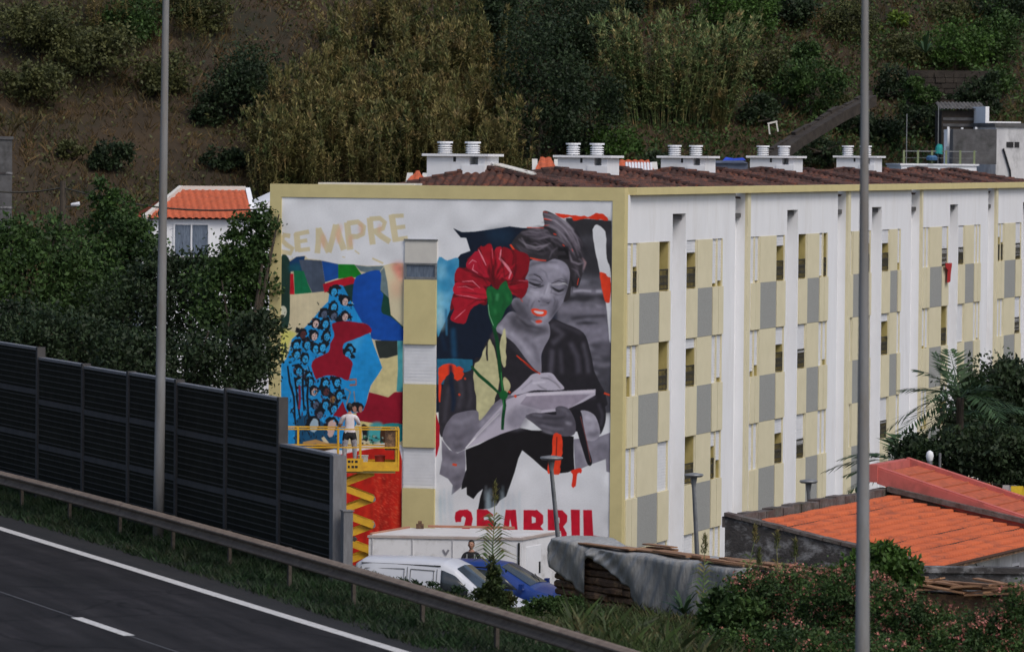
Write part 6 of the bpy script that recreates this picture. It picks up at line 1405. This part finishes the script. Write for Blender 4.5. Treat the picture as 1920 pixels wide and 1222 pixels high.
tag(link('cane_clump', npmesh('cane_clump', V, Fq), M['cane']), 'few straw coloured canes leaning far left beside the big green clump', 'canes')
V, Fq = scatter(protos, [hill_at(rng.uniform(1325, 1362), 252) for _ in range(16)], rng, .45, .62, .05)
tag(link('cane_clump', npmesh('cane_clump', V, Fq), M['cane']), 'small tan tuft of dead cane at the right foot of the big clump', 'canes')

# ---- ground cover
def blades(X, Y, H, Wd, rng, lean=.35, zf=hz):
    n = len(X); Z = zf(X, Y) - .03; C = np.stack([X, Y, Z], -1); D = unit(np.stack([rng.normal(size=n) * lean, rng.normal(size=n) * lean, np.ones(n)], -1)); a = rng.uniform(0, 3.14, n)
    Sd = np.stack([np.cos(a), np.sin(a) * .4, np.zeros(n)], -1)
    V = np.stack([C - Sd * Wd[:, None] / 2, C + Sd * Wd[:, None] / 2, C + Sd * Wd[:, None] * .35 + D * (H * .6)[:, None], C + D * H[:, None] + D[:, :1] * .3 * H[:, None] * np.array([1, 0, -.3])], 1).reshape(-1, 3)
    return V, np.arange(4 * n).reshape(n, 4)
n = 170000; X = rng.uniform(-29, 31, n); Y = rng.uniform(176, 240, n); k = hz(X, Y) > -2.5; X, Y = X[k], Y[k]
# tufted: pull towards random centres
cx_, cy_ = np.round(X / .8 + wav(X, Y, .9)) * .8, np.round(Y / .8) * .8; X = X * .45 + cx_ * .55 + RNG.normal(size=len(X)) * .12; Y = Y * .45 + cy_ * .55 + RNG.normal(size=len(Y)) * .12
H = rng.uniform(.15, .55, len(X)) * (1 + .5 * wav(X, Y, .35)); V, Fq = blades(X, Y, H, rng.uniform(.02, .055, len(X)), rng, .5)
tag(link('dry_grass', npmesh('dry_grass', V, Fq), M['drygrass']), 'dry brown grass and low scrub covering the slope', 'grass', kind='stuff')
n = 60000; cx_ = rng.uniform(-29, 31, 1600); cy_ = rng.uniform(180, 238, 1600); i = rng.integers(1600, size=n); C = np.stack([cx_[i] + rng.normal(size=n) * .45, cy_[i] + rng.normal(size=n) * .45], -1); Zc = hz(C[:, 0], C[:, 1]) + np.abs(rng.normal(size=n)) * .32
C = np.concatenate([C, Zc[:, None]], 1); D = unit(rng.normal(size=C.shape)); L = rng.uniform(.1, .24, n); V, Fq = quads(C, D, unit(np.cross(D, rng.normal(size=C.shape))), L, L * .5)
tag(link('low_scrub', npmesh('low_scrub', V, Fq), M['leafolive']), 'low olive scrub dotted over the slope', 'scrub', kind='stuff')
n = 110000; cx_ = rng.uniform(-3, 32, 1500); cy_ = rng.uniform(182, 238, 1500); i = rng.integers(1500, size=n); C = np.stack([cx_[i] + rng.normal(size=n) * .65, cy_[i] + rng.normal(size=n) * .65], -1); Zc = hz(C[:, 0], C[:, 1]) + np.abs(rng.normal(size=n)) * .30
C = np.concatenate([C, Zc[:, None]], 1); D = unit(rng.normal(size=C.shape)); L = rng.uniform(.1, .26, n); V, Fq = quads(C, D, unit(np.cross(D, rng.normal(size=C.shape))), L, L * .5)
tag(link('green_scrub', npmesh('green_scrub', V, Fq), M['leafmid']), 'tangled green undergrowth on the right half of the slope', 'scrub', kind='stuff')
# verge between the tarmac and the noise barrier
def verge(n, y0, y1, d0, d1, h0, h1, mat, name, label, w0=.012, w1=.03, cond=None, zf=hz):
    Y = rng.uniform(y0, y1, n); d = rng.uniform(d0, d1, n); X = 1.87 + (d - RAILN[1] * (Y - 70)) / RAILN[0]
    xr = np.array([rail_x(v) for v in np.linspace(y0, y1, 200)]); xl = np.interp(Y, np.linspace(y0, y1, 200), xr); X = xl + d / RAILN[0]
    if cond is not None: k = cond(X, Y, d); X, Y, d = X[k], Y[k], d[k]
    H = rng.uniform(h0, h1, len(X)) * (1 + .6 * wav(X, Y, 1.7)) * np.where((d > 1.2) & (X < 1.0), .35, 1); V, Fq = blades(X, Y, H, rng.uniform(w0, w1, len(X)), rng, .45, zf)
    return tag(link(name, npmesh(name, V, Fq), M[mat]), label, 'grass', kind='stuff')
verge(70000, 60, 135, -.95, 1.2, .07, .26, 'grassdark', 'verge_grass', 'dark green grass growing along the guardrail and the foot of the noise barrier')
verge(170000, 68, 112, 1.2, 12.5, .10, .34, 'grass', 'bank_grass', 'rough green and dry grass on the bank behind the guardrail', .012, .03, cond=lambda X, Y, d: (X > -3.6 + (98 - Y) * .05) & ((d < 6) | (Y < 104)))
verge(2600, 72, 92, 1.6, 6.5, .35, .75, 'grass', 'tall_weeds', 'tall weeds standing in patches behind the guardrail', .015, .035, cond=lambda X, Y, d: (X > -1.0) & (np.sin(Y * 1.3) + np.sin(Y * .47 + 1) > -.2))
# ---- single reeds on the bank
def reed(px, pbase, ptop, Y, label, nleaf=22, mat='canegreen', ll=.34, seed=0, bushy=0):
    g = atY(px, pbase, Y); t = atY(px, ptop, Y); H = (t.z - float(hz(g.x, Y))); r = np.random.default_rng(seed); e = empty('reed', (g.x, Y, float(hz(g.x, Y))), 0, label, 'reed', 'reeds on the bank')
    H0 = H * .86; t_ = np.linspace(0, 1, 7); bx = r.normal() * .05 * H
    MB().tube([(bx * v * v, 0, H0 * v) for v in t_], [.014 * (1.2 - v * .7) for v in t_], 5).build('stem', M['canegreen'], e)
    tl = np.linspace(.40, .86, nleaf); az = np.where(np.arange(nleaf) % 2, 0, math.pi) + r.normal(size=nleaf) * .4; D = unit(np.stack([np.cos(az), np.sin(az), np.full(nleaf, .9)], -1)); L = ll * (1.25 - tl) * 1.6 * r.uniform(.8, 1.2, nleaf)
    C0 = np.stack([bx * tl * tl, 0 * tl, H0 * tl], -1); Sd = unit(np.cross(D, np.array([0, 1, 0.2]))); mid = C0 + D * (L * .5)[:, None]; tip = mid + (D * np.array([1.1, 1, -.5])) * (L * .6)[:, None]
    v = np.stack([C0 - Sd * .01, C0 + Sd * .01, mid + Sd * .02, mid - Sd * .02, tip + Sd * .003, tip - Sd * .003], 1).reshape(-1, 3); b = np.arange(nleaf)[:, None] * 6
    link('leaves', npmesh('leaves', v, np.concatenate([b + np.array([[0, 1, 2, 3]]), b + np.array([[3, 2, 4, 5]])])), M[mat], e)
    m = 170; tt = r.uniform(0, 1, m); C = np.stack([bx + r.normal(size=m) * .03 * (1.2 - tt), r.normal(size=m) * .03, H0 + (tt - .15) * H * .16], -1); D = unit(np.stack([r.normal(size=m) * .4 + .2, r.normal(size=m) * .4, np.ones(m)], -1))
    v, f = quads(C, D, unit(np.cross(D, r.normal(size=(m, 3)))), r.uniform(.03, .09, m) * 1.4, np.full(m, .018)); link('plume', npmesh('plume', v, f), M['cane'], e)
reed(922, 1135, 905, 92, 'tall reed with a brown plume in front of the 25 lettering', 30, seed=1, ll=.42)
reed(1318, 1130, 1005, 93, 'reed with curled leaves before the grey sheeting, left of the dark wall', 18, seed=2)
reed(1392, 1100, 985, 95, 'reed whose plume stands before the left corner of the dark house wall', 14, seed=3)
reed(1462, 1105, 996, 94, 'reed with pale plume midway along the dark house wall', 14, seed=4)
reed(1498, 1105, 1012, 93, 'reed with leaning pale plume right of midway on the dark house wall', 14, seed=5)
reed(1412, 1120, 1030, 91, 'short reed with narrow plume above the pink flowers', 14, seed=6)
# leafy plant at the reed's foot, banana-like plant and dark shrub
px_tree('weed_bush', 91, -1.1, [(925, 1105, 20, 38), (905, 1125, 18, 20), (948, 1130, 20, 18), (926, 1075, 11, 28)], 3000, .08, M['grass'], 'tall green weeds around the foot of the plumed reed', 51, cat='weeds', tr=.02, droop=-.8, th=.6)
px_tree('weed_bush', 96, -2.2, [(745, 1098, 40, 14), (700, 1085, 22, 12), (800, 1108, 40, 15), (860, 1118, 30, 18), (560, 1068, 20, 10)], 2600, .06, M['grassdark'], 'scrubby weeds poking above the guardrail before the white van', 52, cat='weeds', tr=.015, th=.4)
px_tree('weed_bush', 95, -1.6, [(1020, 1135, 40, 18), (1065, 1132, 30, 18), (985, 1140, 30, 14), (1100, 1150, 40, 16)], 4200, .06, M['leafmid'], 'small green weeds at the foot of the leaning lamp', 53, cat='weeds', tr=.02, th=.4)
def strap_plant(px, py, Y, L, n, label, seed, wd=.09):
    g = atY(px, py, Y); r = np.random.default_rng(seed); gz = g.z; e = empty('strap_leaf_plant', (g.x, Y, gz), 0, label, 'plant'); me0 = None
    for k in range(n):
        az = 6.28 * k / n + r.normal() * .3; el = r.uniform(.5, 1.25); t = np.linspace(0, 1, 6); Lk = L * r.uniform(.7, 1.1)
        P_0 = np.stack([np.cos(az) * np.cos(el) * t * Lk, np.sin(az) * np.cos(el) * t * Lk, np.sin(el) * t * Lk - .35 * Lk * t ** 2.5], -1); sd = np.array([-math.sin(az), math.cos(az), 0]); w_ = wd * np.sin(np.pi * (t * .85 + .12))
        rv = np.concatenate([P_0 + sd * w_[:, None] / 2, P_0 - sd * w_[:, None] / 2]); i = np.arange(5); link('leaf', npmesh('leaf', rv, np.stack([i, i + 1, 7 + i, 6 + i], -1)), M['palm'], e)
strap_plant(1282, 1150, 93, .75, 15, 'strap leaved plant in front of the hanging grey sheeting', 61)
strap_plant(1325, 1165, 91, .6, 12, 'smaller strap leaved plant beside the flowering bushes', 62)
strap_plant(1735, 100, 212, 1.5, 18, 'spiky agave like plant on the left end of the stone terrace wall', 63, .14)
# ---- flowering bushes
FG = 'pink flowering bushes along the bank'
def flower_bush(Y, bl, n, nf, label, seed, mat='leafmid', size=.062):
    e = px_tree('flowering_bush', Y, -1.4, bl, n, size, M[mat], label, seed, cat='bush', group=FG, tr=.03, th=.8, clump=.34, per=40)
    r = np.random.default_rng(seed + 500); s = Y / FPX; c0 = atY(bl[0][0], bl[0][1], Y); P_0 = []
    for (x, y, rx, ry) in bl:
        p = atY(x, y, Y); k = int(nf * rx * ry / sum(b[2] * b[3] for b in bl)); d = unit(r.normal(size=(k, 3)) + np.array([0, -.4, .5])); P_0.append(d * np.array([rx, rx * .85, ry]) * s * r.uniform(.85, 1.12, (k, 1)) + np.array([p.x - c0.x, 0, p.z + 1.4]))
    C = np.concatenate(P_0); m = 7; Cc = (C[:, None] + r.normal(size=(len(C), m, 3)) * .026).reshape(-1, 3); D = unit(r.normal(size=Cc.shape) + np.array([0, -.3, .4])); v, f = quads(Cc, D, unit(np.cross(D, r.normal(size=Cc.shape))), r.uniform(.03, .06, len(Cc)), r.uniform(.025, .05, len(Cc)))
    o = link('flowers', npmesh('flowers', v, f), M['petal'], e); o['kind'] = 'stuff'
flower_bush(90, [(1450, 1115, 70, 45), (1400, 1110, 50, 38), (1500, 1105, 55, 45), (1440, 1180, 90, 50), (1370, 1165, 50, 45)], 17000, 300, 'pink flowering bush at the left of the flower bank before the grey sheeting', 71)
flower_bush(88, [(1570, 1105, 60, 45), (1620, 1120, 60, 50), (1540, 1150, 60, 50), (1600, 1190, 90, 60)], 17000, 300, 'pink flowering bush right behind the base of the right lamp column', 72)
flower_bush(86, [(1710, 1165, 60, 45), (1680, 1135, 50, 40), (1760, 1185, 60, 50), (1700, 1215, 90, 40)], 14000, 230, 'pink flowering bush just right of the lamp column foot', 73)
flower_bush(85, [(1850, 1190, 70, 45), (1910, 1180, 50, 50), (1800, 1205, 60, 40), (1880, 1225, 90, 40), (1900, 1130, 40, 35)], 14000, 230, 'pink flowering bush in the lower right corner', 74)
flower_bush(83, [(1480, 1215, 90, 50), (1360, 1215, 60, 40), (1570, 1225, 90, 40), (1660, 1235, 80, 40)], 14000, 90, 'dark low bush with few pink flowers at the bottom edge of the bank', 75)
px_tree('leafy_shrub', 97, -1.8, [(1640, 1060, 60, 38), (1600, 1085, 40, 26), (1695, 1075, 35, 26), (1660, 1040, 30, 20)], 6500, .11, M['leafbright'], 'glossy bright green shrub against the dark house wall behind the right lamp', 81, cat='bush', tr=.04, th=1.0)
px_tree('leafy_shrub', 89, -1.3, [(1355, 1140, 30, 30), (1390, 1150, 35, 30), (1335, 1170, 30, 25)], 3600, .12, M['leafmid'], 'broad leaved dark green shrub at the left foot of the flower bank', 82, cat='bush', tr=.03, th=.6)
# ------------------------------------------------------------------ vehicles
def car(name, loc, rz, label, cat, paint, prof_, belt, hwb, hwr, glass_spans, screen, wheels, van=False):
    """prof_: (x, top z) stations rear to front; belt: belt height; hwb/hwr: half widths at belt and roof"""
    e = empty(name, loc, rz, label, cat); st = []
    xs_ = [p[0] for p in prof_]; x0, x1 = xs_[0], xs_[-1]
    def top(x): return float(np.interp(x, xs_, [p[1] for p in prof_]))
    def ring(x):
        t = top(x); f = np.clip((t - belt) / .5, 0, 1); e_ = min(x - x0, x1 - x); nr = .88 + .12 * min(1, e_ / .45); hb = hwb * nr; hr = (hwb * .93 + (hwr - hwb * .93) * f) * nr; bz = min(belt, t - .03)
        return [(x, -hb * .94, .24), (x, -hb, .45), (x, -hb, bz * .8), (x, -hb * .985, bz), (x, -hr, max(bz + .01, t - .10 * f - .01)), (x, -hr * .86, t - .012), (x, -hr * .4, t + .02), (x, 0, t + .028)]
    N = 44; V = []; X_ = sorted(set([x0 + (x1 - x0) * i / N for i in range(N + 1)] + xs_))
    for x in X_:
        r_ = ring(x); V += r_ + [(a, -b, c) for a, b, c in reversed(r_[:-1])]
    k = 15; Fc = [(i * k + j, i * k + j + 1, (i + 1) * k + j + 1, (i + 1) * k + j) for i in range(len(X_) - 1) for j in range(k - 1)]
    Fc += [tuple(range(k)), tuple(reversed(range((len(X_) - 1) * k, len(X_) * k)))]
    m = MB(); m.add(V, Fc); b = m.build('body', paint, e, smooth=True)
    def P0(x, s, v):            # point on the flank between belt (v=0) and roof edge (v=1)
        r_ = ring(x); a, c = Vector(r_[3]), Vector(r_[4]); p = a.lerp(c, v); return Vector((p.x, p.y * -s if s > 0 else p.y, p.z)) + Vector((0, s * .012, 0))
    for (ga, gb, fa, fb) in glass_spans:      # x range, slant at each end
        for s in (-1, 1):
            nseg = 8; vs = []; 
            for i in range(nseg + 1):
                xx = ga + (gb - ga) * i / nseg
                for v in (.08, .9):
                    xv = xx + (fa * (1 - i / nseg) + fb * i / nseg) * (v - .08); vs.append(P0(xv, s, v))
            gm = MB().add(vs, [(2 * i, 2 * i + 2, 2 * i + 3, 2 * i + 1) for i in range(nseg)]).build('side_window', M['glass'], e, smooth=True)
            sm = gm.modifiers.new('t', 'SOLIDIFY'); sm.thickness = .008
    sa, sb = screen; vs = []; nseg = 6
    for i in range(nseg + 1):
        x = sa + (sb - sa) * i / nseg; r_ = ring(x); hw_ = abs(r_[5][1]) * .97
        for j in range(7): y = -hw_ + 2 * hw_ * j / 6; vs.append((x + .012, y, r_[7][2] + .014 - .045 * abs(j - 3) / 3))
    MB().add(vs, [(i * 7 + j, i * 7 + j + 1, (i + 1) * 7 + j + 1, (i + 1) * 7 + j) for i in range(nseg) for j in range(6)]).build('windscreen', M['glass'], e, smooth=True)
    for wx in wheels:
        for s in (-1, 1):
            wv = MB().tube([(wx, s * (hwb - .2), .31), (wx, s * (hwb + .015), .31)], .31, 22).build('wheel', M['rubber'], e)
            MB().tube([(wx, s * (hwb + .016), .31), (wx, s * (hwb + .024), .31)], .19, 16).build('rim', M['rim'], wv)
    for s in (-1, 1):
        MB().tube([(x1 - .16, s * hwb * .66, belt * .74), (x1 + .005, s * hwb * .60, belt * .70)], [.13, .10], 12).build('headlight', M['lampglass'], e)
        MB().box(x0 - .012, x0 + .05, s * hwb * .78 - .06, s * hwb * .78 + .06, belt * .75, belt + .12).build('tail_light', pm('tail_red', (.4, .01, .01), None, 3, .3) if 'tail_red' not in bpy.data.materials else bpy.data.materials['tail_red'], e)
        MB().box(x1 * .42, x1 * .42 + .1, s * (hwb + .02), s * (hwb + .17), belt + .03, belt + .17).build('door_mirror', paint, e)
    MB().box(x1 - .06, x1 + .05, -hwb * .86, hwb * .86, .25, .5).build('bumper', paint if not van else M['lampgrey'], e, bevel=.02)
    MB().box(x0 - .05, x0 + .05, -hwb * .86, hwb * .86, .28, .5).build('bumper', paint if not van else M['lampgrey'], e, bevel=.02)
    for s in (-1, 1):
        if van:
            m = MB()
            for x in (-1.9, -.72, .02): m.bar(P0(x, s, .02), P0(x, s, .92), .012, .012)
            for v in (.18, .86): m.bar(P0(-1.8, s, v), P0(-.80, s, v), .012, .014).bar(P0(-.64, s, v), P0(-.04, s, v), .012, .014)
            m.build('panel_seam', M['lampgrey'], e)
            for x in (-1.80, -.80, -.64, -.06): MB().bar(P0(x, s, .18), P0(x, s, .86), .012, .012).build('panel_crease', M['lampgrey'], e)
        m = MB()
        m.tube([P0(-1.9 if van else -1.2, s, 1.0) + Vector((0, 0, .02)), P0(.1 if van else -.1, s, 1.0) + Vector((0, 0, .02))], .014, 6); m.build('roof_trim', M['rubber'], e)
    m = MB(); sx = screen[1]
    for s in (-1, 1): m.tube([(sx - .02, s * .1 + .05, top(sx) + .05), (sx - .28, s * .1 + .42, top(sx - .28) + .045)], .010, 5)
    m.build('wiper', M['rubber'], e)
    for s in (-1, 1):           # seams of doors and rub strip
        m = MB()
        for x in ((x0 + 1.45, x0 + 2.35, x0 + 2.42) if van else (x0 + 1.35, x0 + 2.3)): m.box(x, x + .012, s * (hwb + .001), s * (hwb + .004), .45, belt * .98)
        m.box(x0 + .3, x1 - .6, s * (hwb + .001), s * (hwb + .012), .50, .56); m.build('door_seam', M['dark'], e)
    return e
vz = -3.62
pv = atY(840, 1050, 114.5)
van = car('parked_van', (pv.x - .05, 114.5, vz), R(-17), 'white panel van parked behind the guardrail in front of the site cabin', 'van', M['carwhite'],
    [(-2.1, 1.0), (-2.08, 1.84), (-1.9, 1.95), (-.6, 1.97), (.15, 1.93), (.45, 1.80), (1.22, 1.18), (1.5, 1.06), (1.95, .90), (2.08, .62)], 1.12, .87, .70,
    [(.12, 1.02, .0, -.62)], (.46, 1.20), (-1.35, 1.32), van=True)
# pressed panels in the van's flank
for s in (-1, 1):
    m = MB(); m.box(-1.85, -.95, s * .874, s * .882, 1.15, 1.17).box(-1.85, -1.83, s * .874, s * .882, .62, 1.15).box(-.80, .0, s * .874, s * .882, 1.15, 1.17).box(-.80, -.78, s * .874, s * .882, .6, 1.15); m.build('panel_crease', M['lampgrey'], van)
pc = atY(935, 1060, 119.0)
car('parked_car', (pc.x + .05, 119.0, -3.70), R(-20), 'blue hatchback parked behind the white van, roof and bonnet showing over the guardrail', 'car', M['carblue'],
    [(-2.0, .8), (-1.95, 1.15), (-1.6, 1.52), (-1.2, 1.60), (-.3, 1.62), (.15, 1.56), (.95, 1.12), (1.15, 1.02), (1.75, .86), (2.0, .60)], .98, .84, .64,
    [(-1.45, -.45, .25, 0), (-.38, .75, 0, -.62)], (.20, 1.0), (-1.25, 1.25))

# ------------------------------------------------------------------ people
def figure(name, loc, rz, label, J, E, root, regions, S_=1.0, head=None):
    """J: joint -> (x, y, z, radius); E: bones; regions: function(face centre) -> material index"""
    names = list(J); me = bpy.data.meshes.new(name); me.from_pydata([J[k][:3] for k in names], [(names.index(a), names.index(b)) for a, b in E], [])
    o = bpy.data.objects.new(name, me); COL.objects.link(o); sk_m = o.modifiers.new('skin', 'SKIN'); sk_m.use_smooth_shade = True
    for i, k in enumerate(names):
        v = me.skin_vertices[0].data[i]; v.radius = (J[k][3], J[k][3] * (J[k][4] if len(J[k]) > 4 else 1)); v.use_root = (k == root)
    ss = o.modifiers.new('sub', 'SUBSURF'); ss.levels = 2; ss.render_levels = 2
    dg = bpy.context.evaluated_depsgraph_get(); nm = bpy.data.meshes.new_from_object(o.evaluated_get(dg)); bpy.data.objects.remove(o)
    nm.name = 'body'; e = empty(name, loc, rz, label, 'person'); mats = regions[1]; b = link('body', nm, mats, e, smooth=True)
    for p in nm.polygons: p.material_index = regions[0](p.center)
    return e
def hand(J, E, pre, wrist, d, up):
    """palm plus five curled fingers leaving the wrist along d"""
    d = Vector(d).normalized(); up = Vector(up).normalized(); sd = d.cross(up).normalized(); w_ = Vector(J[wrist][:3]); pm_ = w_ + d * .05
    J[pre + 'palm'] = (*pm_, .024, .7); E.append((wrist, pre + 'palm'))
    for i, (o_, l) in enumerate(((-.03, .055), (-.01, .07), (.01, .065), (.03, .05))):
        a = pm_ + sd * o_ * .8 + d * .035; b = a + d * l * .6; c = b + d * l * .35 - up * l * .45
        for t, q_ in (('a', a), ('b', b), ('c', c)): J[pre + str(i) + t] = (*q_, .0085)
        E += [(pre + 'palm', pre + str(i) + 'a'), (pre + str(i) + 'a', pre + str(i) + 'b'), (pre + str(i) + 'b', pre + str(i) + 'c')]
    a = w_ + sd * .03 + d * .03 - up * .01; b = a + sd * .025 + d * .03; J[pre + 'ta'] = (*a, .011); J[pre + 'tb'] = (*b, .0095); E += [(wrist, pre + 'ta'), (pre + 'ta', pre + 'tb')]
def head_parts(e, c, face_dir, hairmat, r=.105, cap=False):
    f = Vector(face_dir).normalized(); up = Vector((0, 0, 1)); sd = f.cross(up).normalized(); up2 = sd.cross(f)
    c = Vector(c); Mx = Matrix(((sd.x, f.x, up2.x, c.x), (sd.y, f.y, up2.y, c.y), (sd.z, f.z, up2.z, c.z), (0, 0, 0, 1)))
    def ball(name, rx, ry, rz_, off, mat, cut=None):
        V, Fc = [], []; nu, nv = 18, 12
        for j in range(nv + 1):
            for i in range(nu):
                a = 2 * math.pi * i / nu; b_ = math.pi * j / nv; p = Vector((rx * math.sin(b_) * math.cos(a), ry * math.sin(b_) * math.sin(a), rz_ * math.cos(b_)))
                if cut: p = cut(p)
                V.append(Mx @ (p + Vector(off)))
        for j in range(nv):
            for i in range(nu): Fc.append((j * nu + i, j * nu + (i + 1) % nu, (j + 1) * nu + (i + 1) % nu, (j + 1) * nu + i))
        return MB().add(V, Fc).build(name, mat, e, smooth=True)
    def jaw(p):
        k = max(0, -p.z / .12); return Vector((p.x * (1 - .35 * k), p.y * (1 - .12 * k) + .01 * k, p.z))
    ball('head', .074, .092, .118, (0, 0, 0), M['skin'], jaw)
    MB().add([Mx @ Vector(v) for v in ((-.012, .088, .02), (.012, .088, .02), (-.018, .092, -.03), (.018, .092, -.03), (0, .115, -.025))], [(0, 1, 4), (0, 4, 2), (1, 3, 4), (2, 4, 3)]).build('nose', M['skin'], e)
    for s in (-1, 1):
        ball('ear', .012, .022, .032, (s * .076, -.005, -.005), M['skin']); ball('eye', .013, .006, .007, (s * .03, .083, .018), M['dark'])
    ball('mouth', .024, .006, .006, (0, .087, -.058), pm('lips', (.25, .08, .07), None, 5, .5) if 'lips' not in bpy.data.materials else bpy.data.materials['lips'])
    ball('hair', .083, .100, .115, (0, -.014, .022), hairmat, lambda p: Vector((p.x, p.y if p.y < .03 or p.z > .05 else .03, max(p.z, -.03 if p.y > -.02 else -.09))))
# man with a camera standing between the blue car and the cabin
pmn = atY(884, 1014, 121.6); gz_ = pmn.z - 1.74
J = dict(pelvis=(0, 0, .95, .13, .8), belly=(0, 0, 1.08, .125, .75), chest=(0, 0, 1.30, .15, .68), collar=(0, 0, 1.43, .09, .8), neck=(0, 0, 1.50, .055), nk2=(0, .01, 1.56, .05),
         shL=(-.17, 0, 1.40, .068), shR=(.17, 0, 1.40, .068), elL=(-.27, .10, 1.14, .048), elR=(.27, .10, 1.13, .048), wrL=(-.06, .30, 1.20, .030), wrR=(.08, .30, 1.15, .030),
         hipL=(-.10, 0, .88, .10), hipR=(.10, 0, .88, .10), knL=(-.11, .02, .48, .06), knR=(.12, .0, .48, .06), anL=(-.12, 0, .08, .04), anR=(.13, 0, .08, .04), toL=(-.13, .17, .03, .035), toR=(.15, .17, .03, .035))
E = [('pelvis', 'belly'), ('belly', 'chest'), ('chest', 'collar'), ('collar', 'neck'), ('neck', 'nk2'), ('collar', 'shL'), ('collar', 'shR'), ('shL', 'elL'), ('elL', 'wrL'), ('shR', 'elR'), ('elR', 'wrR'),
     ('pelvis', 'hipL'), ('pelvis', 'hipR'), ('hipL', 'knL'), ('knL', 'anL'), ('anL', 'toL'), ('hipR', 'knR'), ('knR', 'anR'), ('anR', 'toR')]
hand(J, E, 'L', 'wrL', (.85, .35, .2), (0, -.3, 1)); hand(J, E, 'R', 'wrR', (-.85, .35, .2), (0, -.3, 1))
def reg(c):
    if c.z > 1.475 and abs(c.x) < .08: return 0
    if c.z > .96 and abs(c.x) < .21 and (c.y < .12): return 1
    if abs(c.x) >= .19 and c.z > 1.22: return 1
    if c.z > .96 or c.y > .2 and c.z > .5: return 0
    if c.z > .09: return 2
    return 3
man = figure('person', (pmn.x, 121.6, gz_), R(172), 'person in black t-shirt standing behind the blue car holding a camera at the chest', J, E, 'pelvis', (reg, [M['skin'], M['blackcloth'], M['greycloth'], M['blackcloth']]))
head_parts(man, (0, .025, 1.645), (.1, 1, .12), M['hair'])
MB().box(-.06, .07, .33, .40, 1.17, 1.26).tube([(0, .40, 1.215), (0, .47, 1.215)], .032, 12).build('camera_body', M['rubber'], man)
MB().bar((-.10, .105, 1.42), (-.10, .115, 1.18), .04, .012).bar((.10, .105, 1.42), (.10, .115, 1.18), .04, .012).build('backpack_strap', M['greycloth'], man)
# painter on the lift, seen from behind
pa = atY(655, 868, 127.5); fz = Vector(lift.location).z + zd + .002
J = dict(pelvis=(0, 0, .88, .13, .8), belly=(0, .01, 1.0, .125, .78), chest=(0, .03, 1.20, .155, .7), collar=(0, .04, 1.33, .09, .8), neck=(0, .06, 1.40, .055), nk2=(0, .08, 1.45, .05),
         shL=(-.17, .04, 1.29, .075), shR=(.17, .04, 1.29, .075), elL=(-.27, .12, 1.06, .05), elR=(.26, .16, 1.10, .05), wrL=(-.22, .34, 1.08, .030), wrR=(.18, .40, 1.22, .030),
         hipL=(-.10, 0, .82, .105), hipR=(.10, 0, .82, .105), knL=(-.13, .02, .45, .07), knR=(.14, .04, .45, .07), anL=(-.13, 0, .08, .045), anR=(.15, 0, .08, .045), toL=(-.15, .17, .03, .04), toR=(.17, .17, .03, .04))
E = [('pelvis', 'belly'), ('belly', 'chest'), ('chest', 'collar'), ('collar', 'neck'), ('neck', 'nk2'), ('collar', 'shL'), ('collar', 'shR'), ('shL', 'elL'), ('elL', 'wrL'), ('shR', 'elR'), ('elR', 'wrR'),
     ('pelvis', 'hipL'), ('pelvis', 'hipR'), ('hipL', 'knL'), ('knL', 'anL'), ('anL', 'toL'), ('hipR', 'knR'), ('knR', 'anR'), ('anR', 'toR')]
hand(J, E, 'L', 'wrL', (.2, 1, .1), (0, 0, 1)); hand(J, E, 'R', 'wrR', (-.1, 1, .3), (0, 0, 1))
def reg2(c):
    if c.z > 1.38 and abs(c.x) < .08: return 0
    if c.z > .90 and abs(c.x) < .20 and c.y < .14: return 1
    if abs(c.x) >= .18 and c.z > 1.12 and c.y < .15: return 1
    if c.z > .90: return 0
    if c.z > .70: return 2
    if c.z > .09: return 3
    return 2
art = figure('person', (pa.x, 127.5, fz), R(4), 'painter seen from behind in a paint stained white t-shirt on the yellow lift', J, E, 'pelvis', (reg2, [M['skin'], M['whitecloth'], M['blackcloth'], M['paleblue']]))
head_parts(art, (0, .10, 1.545), (.15, 1, .1), M['hair'])
MB().tube([(.17, .50, 1.22), (.15, .62, 1.32)], .012, 6).box(.10, .20, .60, .64, 1.31, 1.37).build('paint_roller', M['yellowd'], art)
# paint buckets on the deck
for k, (x, c, l_) in enumerate(((.55, (.5, .5, .5), 'white'), (1.0, (.35, .03, .02), 'red stained'))):
    q_ = lift.location; o = MB().tube([(0, 0, 0), (0, 0, .28)], [.12, .14], 14).tube([(0, 0, .27), (0, 0, .29)], [.15, .15], 14).build('paint_bucket', pm('bucket_' + str(k), c, None, 6, .6)); o.location = (cx_l + x, LY - .1 - .3 * 0, zd + .001)
    tag(o, l_ + ' paint bucket standing on the deck of the yellow lift', 'bucket')
